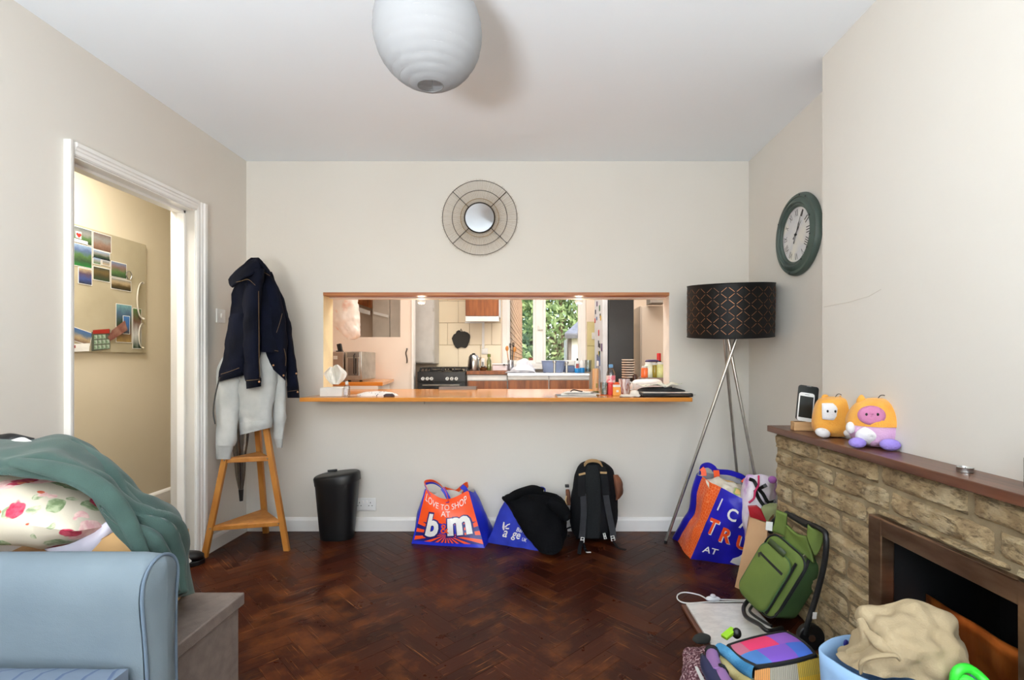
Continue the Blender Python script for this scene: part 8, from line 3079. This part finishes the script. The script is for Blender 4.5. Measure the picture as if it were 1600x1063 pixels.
SCRN = mat('dark_screen', (40, 44, 42), .12)
phone('smartphone', 'larger black phone standing behind the white phone on the oak stand', c_ + V(.012, .012, .0422), .088, .165, .008, BLACKPL, mat('black_glass', (44, 48, 48), .15), .003, .006)
phone('smartphone', 'white-framed phone with a dark screen in front on the oak stand', c_ + V(-.006, -.012, .0422), .066, .133, .007, WHITEPL, SCRN, .0045, .017)

# generic plush toys
ORF = mat('orange_plush', (240, 176, 76), .95, rgb2=(226, 154, 56), vscale=9, bump=.35, bscale=180, sheen=.25)
WHF = mat('white_plush', (240, 238, 238), .95, bump=.3, bscale=180)
LILF = mat('lilac_plush', (164, 146, 222), .95, rgb2=(148, 128, 210), vscale=9, bump=.3, bscale=180)
PNKF = mat('pink_plush', (224, 184, 216), .95, rgb2=(212, 168, 204), vscale=7, bump=.3, bscale=180)
ROSF = mat('rose_plush', (206, 130, 170), .95, bump=.3, bscale=180)
p1 = V((1304 - CX) * 2.12 / F, 2.12, MZ)
T = thing('plush_toy', 'rounded orange plush toy with white feet beside the phones on the mantel', 'plush toy', p1)
yw = D(18)
Rm = rz(-yw)
b = MB()
b.rings([(p1 + V(0, 0, .004), .062, .050, -yw), (p1 + V(0, 0, .03), .083, .068, -yw), (p1 + V(0, 0, .08), .082, .068, -yw), (p1 + V(0, 0, .125), .074, .062, -yw), (p1 + V(0, 0, .155), .058, .048, -yw), (p1 + V(0, 0, .166), .025, .02, -yw)], 36, 22, e=.8, amp=.003, sc=18)
b.build('body', ORF, T)
for s in (-.058, .045):
    MB().ellipsoid(p1 + Rm @ V(s, -.066, .020), (.029, .026, .020), Rm @ ry(D(16)), n=18, m=12).build('foot', WHF, T)
fc = p1 + Rm @ V(-.026, -.064, .108)
b = MB()
rws = []
for j in range(7):
    y = -1 + 2 * j / 6
    rws.append([fc + Rm @ V(.034 * x * (1 - .06 * y * y), .012 * (x * x * .3) + (.010 * max(0, y) ** 2), .034 * y * (1 - .06 * x * x)) for x in [-1 + 2 * i / 6 for i in range(7)]])
b.grid(rws)
b.build('face_patch', WHF, T, thick=.006)
for s in (-.014, .014):
    MB().ellipsoid(fc + Rm @ V(s, -.003, .002), (.0045, .003, .0055), n=10, m=8).build('eye', BLACKPL, T)
for s in (-.035, .03):
    MB().ellipsoid(p1 + Rm @ V(s, 0, .160), (.016, .012, .016), n=12, m=8).build('ear', ORF, T)
b = MB()
b.tube([p1 + Rm @ V(.0, -.01, .165), p1 + Rm @ V(.01, -.01, .178), p1 + Rm @ V(.022, -.01, .176), p1 + Rm @ V(.028, -.01, .163)], .0015, 6, smooth=12)
b.build('hanging_loop', BLACKPL, T)

p2 = V((1372 - CX) * 1.885 / F, 1.885, MZ)
p2.x = 1.245
p2 = V(1.235, 1.83, MZ)
p2 = P(1368, 700, 1.86)
p2.z = MZ
T = thing('plush_toy', 'round plush toy in an orange hood with a pink belly and lilac feet', 'plush toy', p2)
yw = D(20)
Rm = rz(-yw)
PR = .086
b = MB()
b.rings([(p2 + V(0, 0, .004), .045, .04, -yw), (p2 + V(0, 0, .02), .070, .060, -yw), (p2 + V(0, 0, .05), .087, .072, -yw), (p2 + V(0, 0, .083), .090, .075, -yw)], 36, 14, amp=.002, sc=18)
b.build('belly', PNKF, T)
b = MB()
b.rings([(p2 + V(0, 0, .080), .094, .079, -yw), (p2 + V(0, 0, .10), .094, .079, -yw), (p2 + V(0, 0, .13), .084, .072, -yw), (p2 + V(0, 0, .16), .062, .053, -yw), (p2 + V(0, 0, .176), .034, .028, -yw), (p2 + V(0, 0, .180), .01, .01, -yw)], 36, 18, amp=.002, sc=18)
b.build('hood', ORF, T)
fc = p2 + Rm @ V(-.030, -.071, .122)
Rf = Rm @ rx(D(-14)) @ rz(D(-12))
b = MB()
rws = [[fc + Rf @ V(.042 * r_ * math.cos(a), .008 * r_ * r_, .034 * r_ * math.sin(a)) for a in (2 * math.pi * i / 24 for i in range(24))] for r_ in (1, .7, .35, .02)]
b.grid(rws, closed=True)
b.build('face_patch', ROSF, T, thick=.007)
for s in (-.015, .019):
    MB().ellipsoid(fc + Rf @ V(s, -.003, .002), (.0045, .003, .0055), n=10, m=8).build('eye', BLACKPL, T)
b = MB()
rws = [[p2 + Rm @ V(-.030 + .045 * r_ * math.cos(a), -.070 + .010 * r_ * r_ + (.03 - .03 * math.sin(a)) * .35 * r_, .045 + .034 * r_ * math.sin(a)) for a in (2 * math.pi * i / 24 for i in range(24))] for r_ in (1, .7, .35, .02)]
b.grid(rws, closed=True)
b.build('belly_patch', WHF, T, thick=.008)
for x, y, z, mt, nm, rr_ in ((-.072, -.062, .019, LILF, 'foot', (.028, .026, .019)), (.022, -.088, .021, LILF, 'foot', (.032, .026, .021)), (.080, -.048, .078, LILF, 'paw', (.021, .019, .022)), (-.088, -.035, .070, WHF, 'paw', (.015, .018, .022))):
    MB().ellipsoid(p2 + Rm @ V(x, y, z), rr_, Rm, n=18, m=12).build(nm, mt, T)
b = MB()
b.tube([p2 + Rm @ V(.055, -.05, .016), p2 + Rm @ V(.09, -.07, .013), p2 + Rm @ V(.115, -.085, .011)], [.014, .014, .010], 12, smooth=10)
tl_ = b.build('tail', PNKF, T)
MB().ellipsoid(p2 + Rm @ V(.122, -.088, .011), (.018, .011, .0105), Rm @ rz(D(-30)), n=14, m=10).build('tail_tip', WHF, tl_)
for s in (-.045, .045):
    b = MB()
    b.lathe([(.018, -.01), (.015, .008), (.006, .022), (0, .025)], p2 + Rm @ V(s, 0, .166), 14)
    b.build('ear', ORF, T)
b = MB()
b.tube([p2 + Rm @ V(.005, -.01, .178), p2 + Rm @ V(.014, -.01, .190), p2 + Rm @ V(.03, -.01, .188), p2 + Rm @ V(.04, -.01, .172)], .0015, 6, smooth=12)
b.build('hanging_loop', BLACKPL, T)

# tealight and amber jar
c_ = P(1508, 737, 1.43)
c_ = V((1508 - CX) * 1.43 / F, 1.43, MZ)
T = thing('tealight', 'silver tealight candle lying on the mantel', 'candle', c_)
MB().lathe([(.0185, 0), (.0195, .001), (.0195, .012), (.0205, .0135), (.019, .0135), (.0185, .009), (0, .0088)], c_, 28).build('cup', mat('aluminium', (206, 206, 204), .3, 1.0), T)
MB().lathe([(.018, .009), (.012, .0098), (0, .0096)], c_, 24).build('wax', mat('white_wax', (238, 236, 228), .5), T)
MB().cyl(c_ + V(0, 0, .009), c_ + V(.001, 0, .014), .0008).build('wick', BLACKPL, T)
c_ = V(1.228, 1.218, MZ)
T = thing('honey_jar', 'glass jar of amber contents at the near end of the mantel', 'jar', c_)
MB().lathe([(.030, 0), (.034, .004), (.034, .075), (.028, .085), (.028, .092), (.026, .092), (.026, .086), (.032, .074), (.032, .005), (0, .004)], c_, 28).build('jar', CLEAR, T)
MB().lathe([(.0, .005), (.0315, .006), (.0315, .055), (0, .056)], c_, 26).build('contents', mat('amber_honey', (232, 160, 40), .2, rgb2=(206, 120, 20), vscale=14), T)
MB().lathe([(.030, .0925), (.030, .106), (0, .107)], c_, 26).build('lid', mat('pale_tin_lid', (190, 200, 206), .35, .6), T)

# uplighter added out of view behind the camera to brighten the ceiling
T = thing('fill_uplighter', 'grey floor uplighter added out of view to brighten the ceiling', 'lamp', (-0.62, -0.75, 0.0125))
MB().lathe([(0.16, 0.0125), (0.16, 0.03), (0.02, 0.045)], (-0.62, -0.75, 0), 32).build('base', CHROME, T)
MB().cyl((-0.62, -0.75, 0.04), (-0.62, -0.75, 0.86), 0.016, n=16).build('pole', CHROME, T)
MB().lathe([(0.03, 0.86), (0.20, 0.88), (0.33, 0.96), (0.335, 0.96), (0.205, 0.885), (0.03, 0.868)], (-0.62, -0.75, 0), 40, cap=False).build('bowl', CHROME, T)
